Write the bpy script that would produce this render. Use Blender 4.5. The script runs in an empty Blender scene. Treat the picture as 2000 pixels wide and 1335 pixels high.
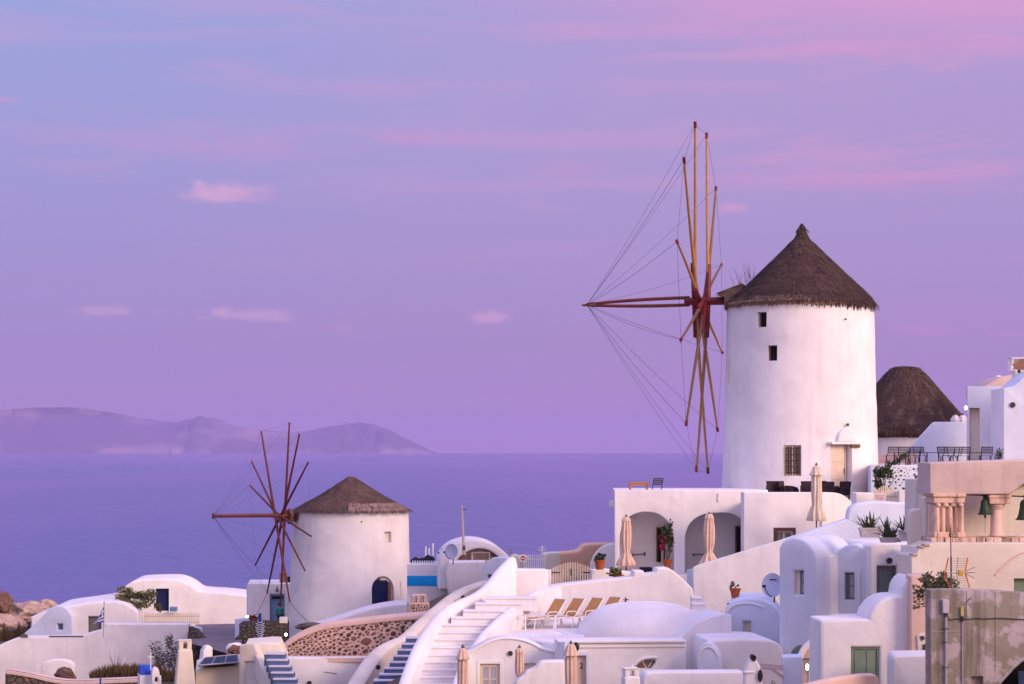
import bpy, bmesh, math, random
from mathutils import Vector, Matrix, noise
from mathutils.geometry import tessellate_polygon
SC = bpy.context.scene
COL = SC.collection
R = math.radians
PI = math.pi
# ------------------------------------------------------------------ camera
F, EY, CX, CZ = 4000.0, 870.0, 1000.0, 100.0      # focal length in photo pixels, eye level, centre column, eye height
cam = bpy.data.objects.new('camera', bpy.data.cameras.new('camera'))
COL.objects.link(cam)
cam.location = (0, 0, CZ)
cam.rotation_euler = (R(90), 0, 0)
cam.data.sensor_width = 36
cam.data.lens = F / 2000 * 36
cam.data.shift_y = (EY - 667.5) / 2000
cam.data.clip_start = 0.5
cam.data.clip_end = 90000
SC.camera = cam
SC.view_settings.view_transform = 'Standard'
SC.view_settings.look = 'None'
SC.view_settings.exposure = 0.0
SC.view_settings.gamma = 1.0
SC.view_settings.use_curve_mapping = False
SC.cycles.use_denoising = True
SC.cycles.max_bounces = 8
SC.cycles.transparent_max_bounces = 16
SC.cycles.volume_bounces = 1

def lin(r, g, b):
    f = lambda c: (c / 255 / 12.92) if c <= 10.3 else ((c / 255 + 0.055) / 1.055) ** 2.4
    return (f(r), f(g), f(b), 1.0)

# ------------------------------------------------------------------ node helper
class NT:
    def __init__(s, tree):
        s.t = tree; s.n = tree.nodes; s.l = tree.links
    def add(s, typ, **kw):
        n = s.n.new(typ)
        for k, v in kw.items():
            if k == 'inp':
                for i, x in v.items():
                    if isinstance(x, bpy.types.NodeSocket): s.l.new(x, n.inputs[i])
                    else: n.inputs[i].default_value = x
            else: setattr(n, k, v)
        return n
    def math(s, op, a, b=0.0, c=None, clamp=False):
        n = s.n.new('ShaderNodeMath'); n.operation = op; n.use_clamp = clamp
        for i, x in enumerate((a, b, c)):
            if x is None: continue
            if isinstance(x, bpy.types.NodeSocket): s.l.new(x, n.inputs[i])
            else: n.inputs[i].default_value = x
        return n.outputs[0]
    def mix(s, fac, a, b, mode='MIX'):
        n = s.n.new('ShaderNodeMix'); n.data_type = 'RGBA'; n.blend_type = mode
        for i, x in ((0, fac), (6, a), (7, b)):
            if isinstance(x, bpy.types.NodeSocket): s.l.new(x, n.inputs[i])
            else: n.inputs[i].default_value = x
        return n.outputs[2]
    def ramp(s, fac, stops, interp='LINEAR'):
        n = s.n.new('ShaderNodeValToRGB'); cr = n.color_ramp; cr.interpolation = interp
        while len(cr.elements) < len(stops): cr.elements.new(0.5)
        for e, (p, c) in zip(cr.elements, stops):
            e.position = p; e.color = c if len(c) == 4 else (*c, 1)
        s.l.new(fac, n.inputs[0])
        return n.outputs[0]
    def smooth(s, x, a, b):
        n = s.n.new('ShaderNodeMapRange'); n.interpolation_type = 'SMOOTHSTEP'
        s.l.new(x, n.inputs[0]); n.inputs[1].default_value = a; n.inputs[2].default_value = b
        return n.outputs[0]

# ------------------------------------------------------------------ world: twilight sky
SUN_DIR = Vector((0.74, -0.66, 0.38)).normalized()
SUN_EL = math.asin(SUN_DIR.z); SUN_AZ = math.atan2(SUN_DIR.x, SUN_DIR.y)
world = bpy.data.worlds.new('World'); SC.world = world; world.use_nodes = True
w = NT(world.node_tree); w.n.clear()
tc = w.add('ShaderNodeTexCoord')
sep = w.add('ShaderNodeSeparateXYZ', inp={0: tc.outputs['Generated']})
dx, dy, dz = sep.outputs
el = w.math('MAXIMUM', dz, 0.0)
elr = w.math('POWER', el, 0.5)      # finer stops near the horizon
def st(z): return math.sqrt(z)
right = w.ramp(elr, [(st(0), lin(183,145,195)), (st(.012), lin(176,144,197)), (st(.05), lin(166,139,197)), (st(.10), lin(167,145,204)),
                     (st(.16), lin(173,149,205)), (st(.22), lin(175,151,207)), (st(.5), lin(175,165,213)), (1, lin(171,171,221))])
left = w.ramp(elr, [(st(0), lin(182,145,197)), (st(.012), lin(172,143,198)), (st(.05), lin(158,139,200)), (st(.10), lin(154,143,206)),
                    (st(.16), lin(151,151,212)), (st(.22), lin(148,157,216)), (st(.5), lin(165,169,219)), (1, lin(171,171,221))])
base = w.mix(w.smooth(dx, -.26, .16), left, right)
# long soft bands of pink high cloud
mp = w.add('ShaderNodeMapping', inp={0: tc.outputs['Generated'], 3: (3.0, 3.0, 26.0), 2: (R(3), R(-4), 0)})
nz = w.add('ShaderNodeTexNoise', inp={0: mp.outputs[0], 2: 1.9, 3: 6.0, 4: 0.58, 8: 0.5})
band = w.smooth(nz.outputs[0], .47, .64)
band = w.math('MULTIPLY', band, w.smooth(dz, .03, .18))
rt = w.math('ADD', w.math('MULTIPLY', w.smooth(dx, -.08, .25), .65), .35)
band = w.math('MULTIPLY', band, rt)
base = w.mix(w.math('MULTIPLY', band, .7), base, lin(212,152,204))
# band of pink along the very top right of the view
topb = w.math('MULTIPLY', w.smooth(w.math('ADD', dz, w.math('MULTIPLY', dx, .10)), .195, .235), w.smooth(dx, -.14, .16))
topb = w.math('MULTIPLY', topb, w.math('SUBTRACT', 1.0, w.smooth(dz, .25, .40)))
base = w.mix(w.math('MULTIPLY', topb, .85), base, lin(214,152,206))
# small separate clouds: (px, py, half width px, half height px, strength, colour)
nz2 = w.add('ShaderNodeTexNoise', inp={0: w.add('ShaderNodeMapping', inp={0: tc.outputs['Generated'], 3: (1, 1, 2.6)}).outputs[0], 2: 46.0, 3: 5.0, 4: 0.55})
nz3 = w.add('ShaderNodeTexNoise', inp={0: tc.outputs['Generated'], 2: 150.0, 3: 3.0, 4: 0.6})
az = w.math('DIVIDE', dx, w.math('MAXIMUM', dy, .02)); elv = w.math('DIVIDE', dz, w.math('MAXIMUM', dy, .02))
front = w.math('GREATER_THAN', dy, 0.3)
CL = [(436, 374, 80, 23, .95, (204,160,208)), (392, 366, 30, 16, .6, (206,164,210)), (500, 386, 52, 13, .55, (190,150,206)),
      (195, 607, 62, 13, .6, (194,156,206)), (470, 617, 100, 13, .65, (196,158,208)), (432, 609, 34, 12, .6, (200,162,210)),
      (960, 619, 48, 15, .85, (196,156,206)), (790, 270, 110, 17, .55, (196,144,202)), (490, 292, 230, 42, .42, (190,146,204)),
      (1435, 407, 40, 13, .7, (200,152,206)), (1820, 646, 70, 11, .6, (188,140,200)), (1960, 652, 60, 9, .5, (188,140,200)),
      (12, 194, 46, 10, .6, (186,150,206)), (660, 642, 50, 8, .35, (184,144,200)), (1120, 330, 130, 30, .3, (200,144,202)),
      (690, 756, 60, 7, .35, (186,142,200)), (1300, 60, 300, 20, .35, (204,150,206)), (1700, 355, 300, 26, .4, (200,144,202)),
      (1720, 90, 380, 34, .45, (206,148,204)), (120, 275, 170, 26, .35, (182,144,204)), (1330, 170, 260, 22, .3, (196,150,208))]
for (px, py, hw, hh, s, c) in CL:
    u = w.math('DIVIDE', w.math('SUBTRACT', az, (px - CX) / F), hw / F)
    v = w.math('DIVIDE', w.math('SUBTRACT', elv, (EY - py) / F), hh / F)
    d = w.math('SQRT', w.math('ADD', w.math('MULTIPLY', u, u), w.math('MULTIPLY', v, v)))
    d = w.math('ADD', d, w.math('MULTIPLY', w.math('SUBTRACT', nz2.outputs[0], .5), 1.9))
    d = w.math('ADD', d, w.math('MULTIPLY', w.math('SUBTRACT', nz3.outputs[0], .5), .9))
    m = w.smooth(d, 1.15, .25 if hh < 25 else -.1)
    m = w.math('MULTIPLY', w.math('MULTIPLY', m, min(s*1.15, 1)), front)
    base = w.mix(m, base, lin(*c))
# the brighter, warmer half of the twilight lies behind the camera, on the sun's side
dot = w.math('ADD', w.math('MULTIPLY', dx, .80), w.math('MULTIPLY', dy, -.60))
glow = w.math('MULTIPLY', w.smooth(dot, -.35, 1.0), w.math('SUBTRACT', 1.0, w.smooth(dz, .0, .75)))
base = w.mix(w.math('MULTIPLY', glow, .95), base, (2.15, 1.58, 1.58, 1))
up = w.math('ADD', 1.0, w.math('MULTIPLY', w.smooth(dz, .25, .9), .95))
bg1 = w.add('ShaderNodeBackground', inp={0: base, 1: up})
sky = w.add('ShaderNodeTexSky'); sky.sky_type = 'NISHITA'; sky.sun_disc = False
sky.sun_elevation = R(3); sky.sun_rotation = SUN_AZ; sky.air_density = 1.5; sky.dust_density = 2.0; sky.ozone_density = 3.0
bg2 = w.add('ShaderNodeBackground', inp={0: sky.outputs[0], 1: 0.05})
ads = w.add('ShaderNodeAddShader', inp={0: bg1.outputs[0], 1: bg2.outputs[0]})
wo = w.add('ShaderNodeOutputWorld', inp={0: ads.outputs[0]})
# ------------------------------------------------------------------ sun: low, wide and warm
sl = bpy.data.lights.new('sun', 'SUN'); so = bpy.data.objects.new('sun', sl); COL.objects.link(so)
sl.energy = 3.1; sl.angle = R(24); sl.color = (1.0, .72, .53)
so.rotation_euler = SUN_DIR.to_track_quat('Z', 'Y').to_euler(); so.location = (60, -60, 160)

# ------------------------------------------------------------------ materials
MATS = {}
def mat(name, col, col2=None, rough=.75, scale=2.0, bump=.15, bscale=30.0, metal=0.0, spec=.3, stretch=(1,1,1), detail=5, thr=(.3,.7), streak=None, sthr=(.52,.78), emit=0.0, ecol=None, bdist=.02):
    m = bpy.data.materials.new(name); m.use_nodes = True
    t = NT(m.node_tree); b = t.n['Principled BSDF']
    tcn = t.add('ShaderNodeTexCoord'); geo = t.add('ShaderNodeNewGeometry')
    mpn = t.add('ShaderNodeMapping', inp={0: geo.outputs['Position'], 3: stretch})
    c1 = (*col, 1); c2 = (*(col2 or [x * .85 for x in col]), 1)
    n1 = t.add('ShaderNodeTexNoise', inp={0: mpn.outputs[0], 2: scale, 3: float(detail), 4: .6})
    c = t.mix(t.smooth(n1.outputs[0], *thr), c1, c2)
    if streak:
        ms = t.add('ShaderNodeMapping', inp={0: geo.outputs['Position'], 3: (2.2, 2.2, .22)})
        n3 = t.add('ShaderNodeTexNoise', inp={0: ms.outputs[0], 2: 1.3, 3: 6.0, 4: .62})
        c = t.mix(t.math('MULTIPLY', t.smooth(n3.outputs[0], *sthr), streak[1]), c, (*streak[0], 1))
    t.l.new(c, b.inputs['Base Color'])
    b.inputs['Roughness'].default_value = rough; b.inputs['Metallic'].default_value = metal
    b.inputs['Specular IOR Level'].default_value = spec
    if bump:
        n2 = t.add('ShaderNodeTexNoise', inp={0: mpn.outputs[0], 2: bscale, 3: 4.0, 4: .6})
        n4 = t.add('ShaderNodeTexNoise', inp={0: mpn.outputs[0], 2: bscale * .07, 3: 2.0, 4: .5})
        h = t.math('ADD', n2.outputs[0], t.math('MULTIPLY', n4.outputs[0], 8.0))
        bn = t.add('ShaderNodeBump')
        bn.inputs['Strength'].default_value = bump; bn.inputs['Distance'].default_value = bdist
        t.l.new(h, bn.inputs['Height'])
        t.l.new(bn.outputs[0], b.inputs['Normal'])
    if emit:
        b.inputs['Emission Color'].default_value = (*(ecol or col), 1); b.inputs['Emission Strength'].default_value = emit
    MATS[name] = m; return m
mat('white', (.85,.81,.80), (.74,.69,.69), rough=.9, scale=.55, bump=.55, bscale=9, detail=9, streak=((.60,.52,.49), .32), sthr=(.50,.72))
mat('white_blue_shade', (.69,.73,.83), (.60,.64,.75), rough=.9, scale=.55, bump=.55, bscale=9, detail=9, streak=((.54,.54,.60), .27), sthr=(.50,.72))  # whitewash with the cool shade of left-facing walls put into the colour
mat('white_smooth', (.82,.80,.80), (.78,.76,.76), rough=.6, scale=2, bump=.05)
mat('cream', (.78,.70,.60), (.67,.58,.48), rough=.9, scale=.6, bump=.55, bscale=9, detail=9, streak=((.50,.40,.32), .4))
mat('peach', (.74,.52,.43), (.66,.45,.37), rough=.9, scale=.9, bump=.35, bscale=14, streak=((.5,.33,.27), .35))
mat('dusty_pink', (.64,.49,.45), (.55,.41,.38), rough=.9, scale=1.1, bump=.4, bscale=16, streak=((.42,.30,.30), .35))
mat('orange_plaster', (.76,.47,.30), (.68,.42,.28), rough=.9, scale=1.0, bump=.35)
mat('render_grey', (.29,.25,.20), (.47,.39,.40), rough=.95, scale=1.5, bump=.8, bscale=10, thr=(.50,.57), detail=9, streak=((.15,.13,.10), .8), sthr=(.45,.65))
mat('render_patch', (.46,.37,.38), (.36,.29,.28), rough=.95, scale=3.0, bump=.8, bscale=12)
mat('mortar', (.76,.53,.42), (.66,.44,.35), rough=.95, scale=3, bump=.6, bscale=20)
mat('lava', (.075,.045,.042), (.13,.085,.075), rough=.9, scale=2.0, bump=.9, bscale=30)
mat('lava_grey', (.15,.125,.12), (.09,.07,.07), rough=.9, scale=2.0, bump=.9, bscale=30)
mat('lava_red', (.26,.14,.10), (.19,.10,.08), rough=.9, scale=2.0, bump=.9, bscale=30)
mat('dark_stone', (.10,.08,.065), (.16,.12,.09), rough=.95, scale=1.6, bump=.9, bscale=20)
mat('dark_mortar', (.05,.04,.04), (.08,.06,.06), rough=1, scale=4, bump=.5)
mat('blue_stone', (.03,.035,.06), (.06,.06,.09), rough=.8, scale=3, bump=.5)
mat('rock', (.55,.40,.32), (.34,.23,.19), rough=1, scale=.8, bump=1.0, bscale=6, detail=9, bdist=.08)
mat('rock_brown', (.20,.11,.085), (.12,.065,.055), rough=1, scale=1.2, bump=.9, bscale=8, bdist=.05)
mat('earth', (.14,.10,.08), (.08,.06,.045), rough=1, scale=.6, bump=.8, bscale=8, bdist=.05)
mat('path', (.20,.15,.18), (.14,.11,.13), rough=.95, scale=.8, bump=.5)
mat('thatch_mid', (.09,.052,.042), (.075,.043,.034), rough=.95, scale=3, bump=.5)
mat('thatch', (.055,.031,.028), (.085,.048,.038), rough=.95, scale=1.2, bump=.8, bscale=30, stretch=(1,1,3))
mat('thatch_light', (.19,.13,.10), (.11,.07,.06), rough=.95, scale=2.2, bump=.7, bscale=30)
mat('thatch_brown', (.15,.088,.068), (.10,.058,.048), rough=.95, scale=1.5, bump=.8, bscale=26, stretch=(1,1,2))
mat('thatch_pale', (.42,.27,.22), (.30,.19,.16), rough=.95, scale=2.5, bump=.7, bscale=30)
mat('eave_band', (.62,.42,.20), (.50,.33,.17), rough=.9, scale=2.5, bump=.5)
mat('wood_tan', (.52,.27,.09), (.38,.18,.06), rough=.6, scale=3, bump=.25, bscale=40, stretch=(4,4,.5), streak=((.22,.11,.05), .5))
mat('wood_mid', (.27,.135,.05), (.18,.09,.035), rough=.6, scale=3, bump=.25, bscale=40, stretch=(4,4,.5), streak=((.12,.06,.03), .5))
mat('wood_dark', (.17,.09,.045), (.10,.05,.03), rough=.6, scale=3, bump=.25, bscale=40, stretch=(4,4,.5))
mat('red_paint', (.20,.012,.014), (.12,.010,.012), rough=.5, scale=2.5, bump=.2, bscale=30)
mat('red_wood', (.17,.028,.018), (.10,.020,.014), rough=.55, scale=2.5, bump=.2, bscale=30)
mat('wire', (.03,.025,.035), rough=.6, bump=0)
mat('iron', (.012,.012,.018), (.02,.02,.025), rough=.5, scale=8, bump=.1)
mat('iron_grey', (.13,.12,.12), (.09,.08,.08), rough=.5, scale=8, bump=.1)
mat('wicker', (.045,.018,.020), (.025,.010,.012), rough=.7, scale=20, bump=.8, bscale=60)
mat('table_wood', (.50,.20,.03), (.40,.15,.02), rough=.5, scale=4, bump=.1)
mat('tan_sling', (.52,.27,.10), (.46,.23,.08), rough=.8, scale=10, bump=.2, bscale=80)
mat('canvas', (.70,.50,.40), (.62,.43,.34), rough=.95, scale=3, bump=.3, bscale=60)
mat('canvas_pale', (.74,.62,.50), (.66,.54,.42), rough=.95, scale=3, bump=.3, bscale=60)
mat('terracotta', (.42,.10,.035), (.34,.08,.03), rough=.85, scale=5, bump=.2)
mat('pot_white', (.74,.69,.70), (.60,.52,.52), rough=.9, scale=5, bump=.4)
mat('navy', (.006,.014,.085), (.005,.011,.07), rough=.5, scale=3, bump=.1)
mat('blue_band', (.004,.34,.78), (.006,.31,.73), rough=.8, scale=2, bump=.2)
mat('blue_dome', (.008,.06,.48), (.008,.05,.42), rough=.5, scale=2, bump=.2)
mat('blue_pole', (.006,.05,.36), (.006,.04,.30), rough=.5, scale=2, bump=.1)
mat('door_blue', (.16,.25,.42), (.14,.22,.38), rough=.6, scale=3, bump=.1)
mat('step_blue', (.10,.16,.30), (.085,.13,.25), rough=.8, scale=3, bump=.3)
mat('step_top', (.66,.60,.64), (.58,.52,.56), rough=.85, scale=2, bump=.3)
mat('green_grey', (.17,.20,.20), (.14,.17,.17), rough=.6, scale=3, bump=.15)
mat('green_door', (.20,.26,.19), (.16,.22,.16), rough=.6, scale=3, bump=.15)
mat('grey_door', (.17,.16,.165), (.14,.13,.135), rough=.6, scale=3, bump=.1)
mat('cream_wood', (.70,.58,.46), (.62,.50,.40), rough=.6, scale=3, bump=.1)
mat('brown_frame', (.11,.035,.032), (.08,.025,.025), rough=.6, scale=3, bump=.1)
mat('brown_box', (.42,.20,.10), (.34,.16,.08), rough=.9, scale=3, bump=.3)
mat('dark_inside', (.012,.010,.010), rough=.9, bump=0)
mat('curtain', (.42,.42,.50), (.34,.34,.42), rough=.9, scale=6, bump=.3, stretch=(6,6,.5))
mat('glass', (.10,.11,.15), (.14,.15,.20), rough=.12, scale=1.5, bump=.02, spec=.6)
mat('glass_warm', (.26,.15,.09), (.18,.10,.07), rough=.15, scale=3, bump=.02, spec=.6)
mat('dish', (.44,.46,.62), (.41,.43,.58), rough=.5, scale=2, bump=.05)
mat('marble', (.80,.57,.45), (.66,.43,.32), rough=.85, scale=2.2, bump=.8, bscale=16, streak=((.16,.08,.06), .75), sthr=(.50,.62))
mat('marble_pale', (.80,.60,.50), (.70,.50,.40), rough=.8, scale=2.2, bump=.6, bscale=16, streak=((.45,.28,.20), .5))
mat('marble_dark', (.12,.06,.05), (.30,.16,.11), rough=.9, scale=4, bump=.8, bscale=16)
mat('bronze', (.045,.085,.045), (.025,.05,.03), rough=.55, scale=5, bump=.2, metal=.3)
mat('leaf', (.055,.085,.03), (.03,.05,.02), rough=.6, scale=2.0, bump=0)
mat('leaf_yellow', (.17,.15,.04), (.09,.10,.03), rough=.6, scale=2.0, bump=0)
mat('leaf_olive', (.13,.13,.065), (.08,.085,.045), rough=.6, scale=2.0, bump=0)
mat('leaf_agave', (.06,.10,.06), (.13,.16,.06), rough=.5, scale=3.0, bump=0)
mat('leaf_grey', (.085,.08,.06), (.05,.045,.035), rough=.8, scale=2.0, bump=0)
mat('dry_grass', (.16,.085,.035), (.07,.06,.025), rough=.9, scale=1.5, bump=0)
mat('bark', (.11,.07,.05), (.07,.045,.035), rough=.9, scale=5, bump=.5)
mat('flower', (.50,.02,.09), (.36,.012,.06), rough=.6, scale=5, bump=0)
mat('flower_red', (.22,.02,.03), (.14,.012,.02), rough=.6, scale=5, bump=0)
mat('black_cloth', (.008,.008,.022), (.014,.014,.03), rough=.8, scale=4, bump=.3)
mat('lamp_lit', (1,.85,.55), rough=.5, bump=0, emit=9.0, ecol=(1,.72,.30))
mat('lamp_white', (1,.95,.7), rough=.5, bump=0, emit=14.0, ecol=(1,.88,.50))
mat('brass', (.45,.28,.08), rough=.4, bump=.1, metal=.8)
mat('solar', (.006,.018,.055), (.010,.026,.075), rough=.6, scale=3, bump=.02, spec=.15)
mat('sign_white', (.80,.74,.74), rough=.6, bump=0)
mat('sign_red', (.55,.02,.03), rough=.6, bump=0)
mat('teal_shirt', (.01,.27,.19), (.008,.22,.15), rough=.9, scale=5, bump=.2)
mat('skin', (.33,.17,.11), (.30,.15,.10), rough=.6, scale=5, bump=0)
mat('hair', (.010,.007,.006), rough=.7, bump=.3)
mat('trousers', (.03,.035,.06), rough=.9, bump=.2)
mat('orange_antenna', (.75,.16,.02), (.65,.13,.02), rough=.5, scale=4, bump=0)
mat('yellow_plastic', (.75,.38,.02), rough=.5, bump=0)
mat('pipe_grey', (.42,.36,.40), (.36,.31,.34), rough=.5, scale=4, bump=.1)
mat('box_grey', (.55,.50,.58), (.48,.43,.50), rough=.5, scale=4, bump=.05)
mat('box_yellow', (.52,.42,.14), (.44,.35,.12), rough=.6, scale=4, bump=.05)
mat('flag_blue', (.01,.06,.50), rough=.8, bump=0)

# ------------------------------------------------------------------ geometry helpers
def P(px, py, Y): return Vector(((px - CX) / F * Y, Y, CZ + (EY - py) / F * Y))
def cr(pts, n=6, closed=False):
    """smooth curve through points (any dimension)"""
    out = []; N = len(pts); pts = [Vector(p) for p in pts]
    rng = N if closed else N - 1
    for i in range(rng):
        if closed: p0, p1, p2, p3 = pts[(i-1) % N], pts[i], pts[(i+1) % N], pts[(i+2) % N]
        else: p0, p1, p2, p3 = pts[max(i-1, 0)], pts[i], pts[i+1], pts[min(i+2, N-1)]
        for k in range(n):
            t = k / n
            out.append(.5 * ((2*p1) + (p2-p0)*t + (2*p0-5*p1+4*p2-p3)*t*t + (3*p1-p0-3*p2+p3)*t**3))
    if not closed: out.append(pts[-1])
    return [tuple(p) for p in out]
def arc(cx, cy, rx, ry, a0, a1, n=14):
    return [(cx + rx*math.cos(R(a0+(a1-a0)*i/n)), cy - ry*math.sin(R(a0+(a1-a0)*i/n))) for i in range(n+1)]
def rect(x0, y0, x1, y1): return [(x0,y0),(x1,y0),(x1,y1),(x0,y1)]

class Pl:
    """a vertical plane through a photo column at depth Y; pixels project onto it"""
    def __init__(s, px, Y, yaw=0):
        s.yaw = R(yaw); s.A = Vector(((px-CX)/F*Y, Y, CZ))
        s.e = Vector((math.cos(s.yaw), math.sin(s.yaw), 0)); s.b = Vector((-math.sin(s.yaw), math.cos(s.yaw), 0))
    def pt(s, px, py, wd=0.0):
        d = Vector(((px-CX)/F, 1, (EY-py)/F)); O = Vector((0,0,CZ))
        return O + d * ((s.A-O).dot(s.b) / d.dot(s.b)) + s.b*wd
    def uv(s, px, py):
        q = s.pt(px, py) - s.A
        return (q.dot(s.e), q.z)
    def at(s, u, v, wd): return s.A + s.e*u + s.b*wd + Vector((0,0,v))

def root_loc(p):
    v = Vector((0,0,0))
    while p is not None: v = v + p.location; p = p.parent
    return v
class MB:
    def __init__(s): s.v = []; s.f = []
    def add(s, vs, fs):
        o = len(s.v); s.v += [tuple(v) for v in vs]; s.f += [tuple(i+o for i in f) for f in fs]; return s
    def box(s, c, h, rz=0, rx=0, M=None):
        """centre, half sizes"""
        m = M or Matrix.Rotation(rz, 3, 'Z') @ Matrix.Rotation(rx, 3, 'X')
        vs = [Vector(c) + m @ Vector((x*h[0], y*h[1], z*h[2])) for x in (-1,1) for y in (-1,1) for z in (-1,1)]
        return s.add(vs, [(0,1,3,2),(4,6,7,5),(0,4,5,1),(2,3,7,6),(0,2,6,4),(1,5,7,3)])
    def pbox(s, pl, x0, y0, x1, y1, w0, w1):
        u0, v0 = pl.uv(x0, y0); u1, v1 = pl.uv(x1, y1)
        return s.ubox(pl, u0, v1, u1, v0, w0, w1)
    def ubox(s, pl, u0, v0, u1, v1, w0, w1):
        vs = [pl.at(u, v, q) for u in (u0,u1) for q in (w0,w1) for v in (v0,v1)]
        return s.add(vs, [(0,1,3,2),(4,6,7,5),(0,4,5,1),(2,3,7,6),(0,2,6,4),(1,5,7,3)])
    def tube(s, pts, rad, n=8, cap=True):
        pts = [Vector(p) for p in pts]
        if not isinstance(rad, (list, tuple)): rad = [rad]*len(pts)
        ring = []; prev = None
        for i, p in enumerate(pts):
            t = (pts[min(i+1, len(pts)-1)] - pts[max(i-1, 0)]).normalized()
            if prev is None: a = t.orthogonal().normalized()
            else: a = (prev - t*prev.dot(t)).normalized()
            prev = a; b = t.cross(a)
            ring.append([p + (a*math.cos(2*PI*k/n) + b*math.sin(2*PI*k/n))*rad[i] for k in range(n)])
        vs = [v for r_ in ring for v in r_]; fs = []
        for i in range(len(pts)-1):
            for k in range(n):
                fs.append((i*n+k, i*n+(k+1)%n, (i+1)*n+(k+1)%n, (i+1)*n+k))
        if cap: fs.append(tuple(range(n))[::-1]); fs.append(tuple((len(pts)-1)*n+k for k in range(n)))
        return s.add(vs, fs)
    def lathe(s, c, prof, n=32, sx=1, sy=1, mod=None, a0=0, a1=360):
        """profile [(z, r)] bottom to top around the vertical through c"""
        vs = []; fs = []; full = abs(a1-a0) >= 360; cnt = n if full else n+1
        for (z, r) in prof:
            for k in range(cnt):
                a = R(a0 + (a1-a0)*k/n); q = r * (mod(a, z) if mod else 1)
                vs.append((c[0]+q*math.cos(a)*sx, c[1]+q*math.sin(a)*sy, c[2]+z))
        for i in range(len(prof)-1):
            for k in range(n):
                k2 = (k+1) % cnt
                fs.append((i*cnt+k, i*cnt+k2, (i+1)*cnt+k2, (i+1)*cnt+k))
        if full:
            fs.append(tuple(range(n))[::-1]); fs.append(tuple((len(prof)-1)*cnt+k for k in range(n)))
        return s.add(vs, fs)
    def ball(s, c, r, n=10, m=6, sc=(1,1,1)):
        prof = [(-math.cos(PI*i/m)*r*sc[2], max(math.sin(PI*i/m), .001)*r) for i in range(m+1)]
        return s.lathe(c, prof, n, sc[0], sc[1])
    def disc(s, pl, px, py, r, w0, w1, n=20, rin=0):
        c = pl.pt(px, py); vs = []; fs = []
        for wd in (w0, w1):
            for rr in ((r, rin) if rin else (r,)):
                for k in range(n):
                    a = 2*PI*k/n
                    vs.append(c + pl.e*rr*math.cos(a) + Vector((0,0,rr*math.sin(a))) + pl.b*wd)
        if rin:
            for k in range(n):
                j = (k+1) % n
                fs += [(k, j, n+j, n+k), (2*n+k, 3*n+k, 3*n+j, 2*n+j), (k, 2*n+k, 2*n+j, j), (n+k, n+j, 3*n+j, 3*n+k)]
        else:
            fs = [tuple(range(n)), tuple(range(2*n-1, n-1, -1))] + [(k, n+k, n+(k+1)%n, (k+1)%n) for k in range(n)]
        return s.add(vs, fs)
    def slab(s, pl, outline, depth, holes=(), w0=0.0, bev=.05, seg=2):
        """a wall whose outline is given in photo pixels, with real openings and rounded edges"""
        cu = bpy.data.curves.new('tmp', 'CURVE'); cu.dimensions = '2D'; cu.fill_mode = 'BOTH'
        for pts in [outline, *holes]:
            sp = cu.splines.new('POLY'); sp.points.add(len(pts)-1)
            for q, p in zip(sp.points, pts):
                u, v = pl.uv(*p[:2]); q.co = (u, v, 0, 1)
            sp.use_cyclic_u = True
        b = min(bev, depth*.45)
        cu.extrude = depth/2 - b; cu.bevel_depth = b; cu.bevel_resolution = seg; cu.offset = -b
        ob = bpy.data.objects.new('tmp', cu); me = bpy.data.meshes.new_from_object(ob)
        vs = [pl.at(v.co.x, v.co.y, w0 + depth/2 - v.co.z) for v in me.vertices]
        s.add(vs, [tuple(p.vertices) for p in me.polygons])
        bpy.data.objects.remove(ob); bpy.data.curves.remove(cu); bpy.data.meshes.remove(me)
        return s
    def sweep(s, top, width, height, n=7, wl=None):
        """a wall with a rounded top following 3-D points along its top"""
        top = [Vector(p) for p in top]; rings = []
        for i, p in enumerate(top):
            t = top[min(i+1, len(top)-1)] - top[max(i-1, 0)]; t.z = 0; t.normalize(); q = Vector((t.y, -t.x, 0))
            W = width[i] if isinstance(width, (list, tuple)) else width
            r = [p + q*W/2 + Vector((0,0,-height)), p + q*W/2 + Vector((0,0,-W*.35))]
            for k in range(1, n):
                a = PI*k/n
                r.append(p + q*W/2*math.cos(a) + Vector((0,0,-W*.35 + W*.35*math.sin(a)**.7)))
            r += [p - q*W/2 + Vector((0,0,-W*.35)), p - q*W/2 + Vector((0,0,-height))]
            rings.append(r)
        m = len(rings[0]); vs = [v for r in rings for v in r]; fs = []
        for i in range(len(rings)-1):
            for k in range(m-1): fs.append((i*m+k, (i+1)*m+k, (i+1)*m+k+1, i*m+k+1))
        fs.append(tuple(range(m))); fs.append(tuple((len(rings)-1)*m+k for k in range(m))[::-1])
        return s.add(vs, fs)
    def mesh(s, name, o, material):
        me = bpy.data.meshes.new(name)
        me.from_pydata([(v[0]-o[0], v[1]-o[1], v[2]-o[2]) for v in s.v], [], s.f)
        bm = bmesh.new(); bm.from_mesh(me)
        if len(bm.faces) < 60000:
            bmesh.ops.remove_doubles(bm, verts=bm.verts, dist=.0004)
            bmesh.ops.recalc_face_normals(bm, faces=bm.faces)
        bm.to_mesh(me); bm.free()
        me.materials.append(MATS[material]); return me
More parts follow.
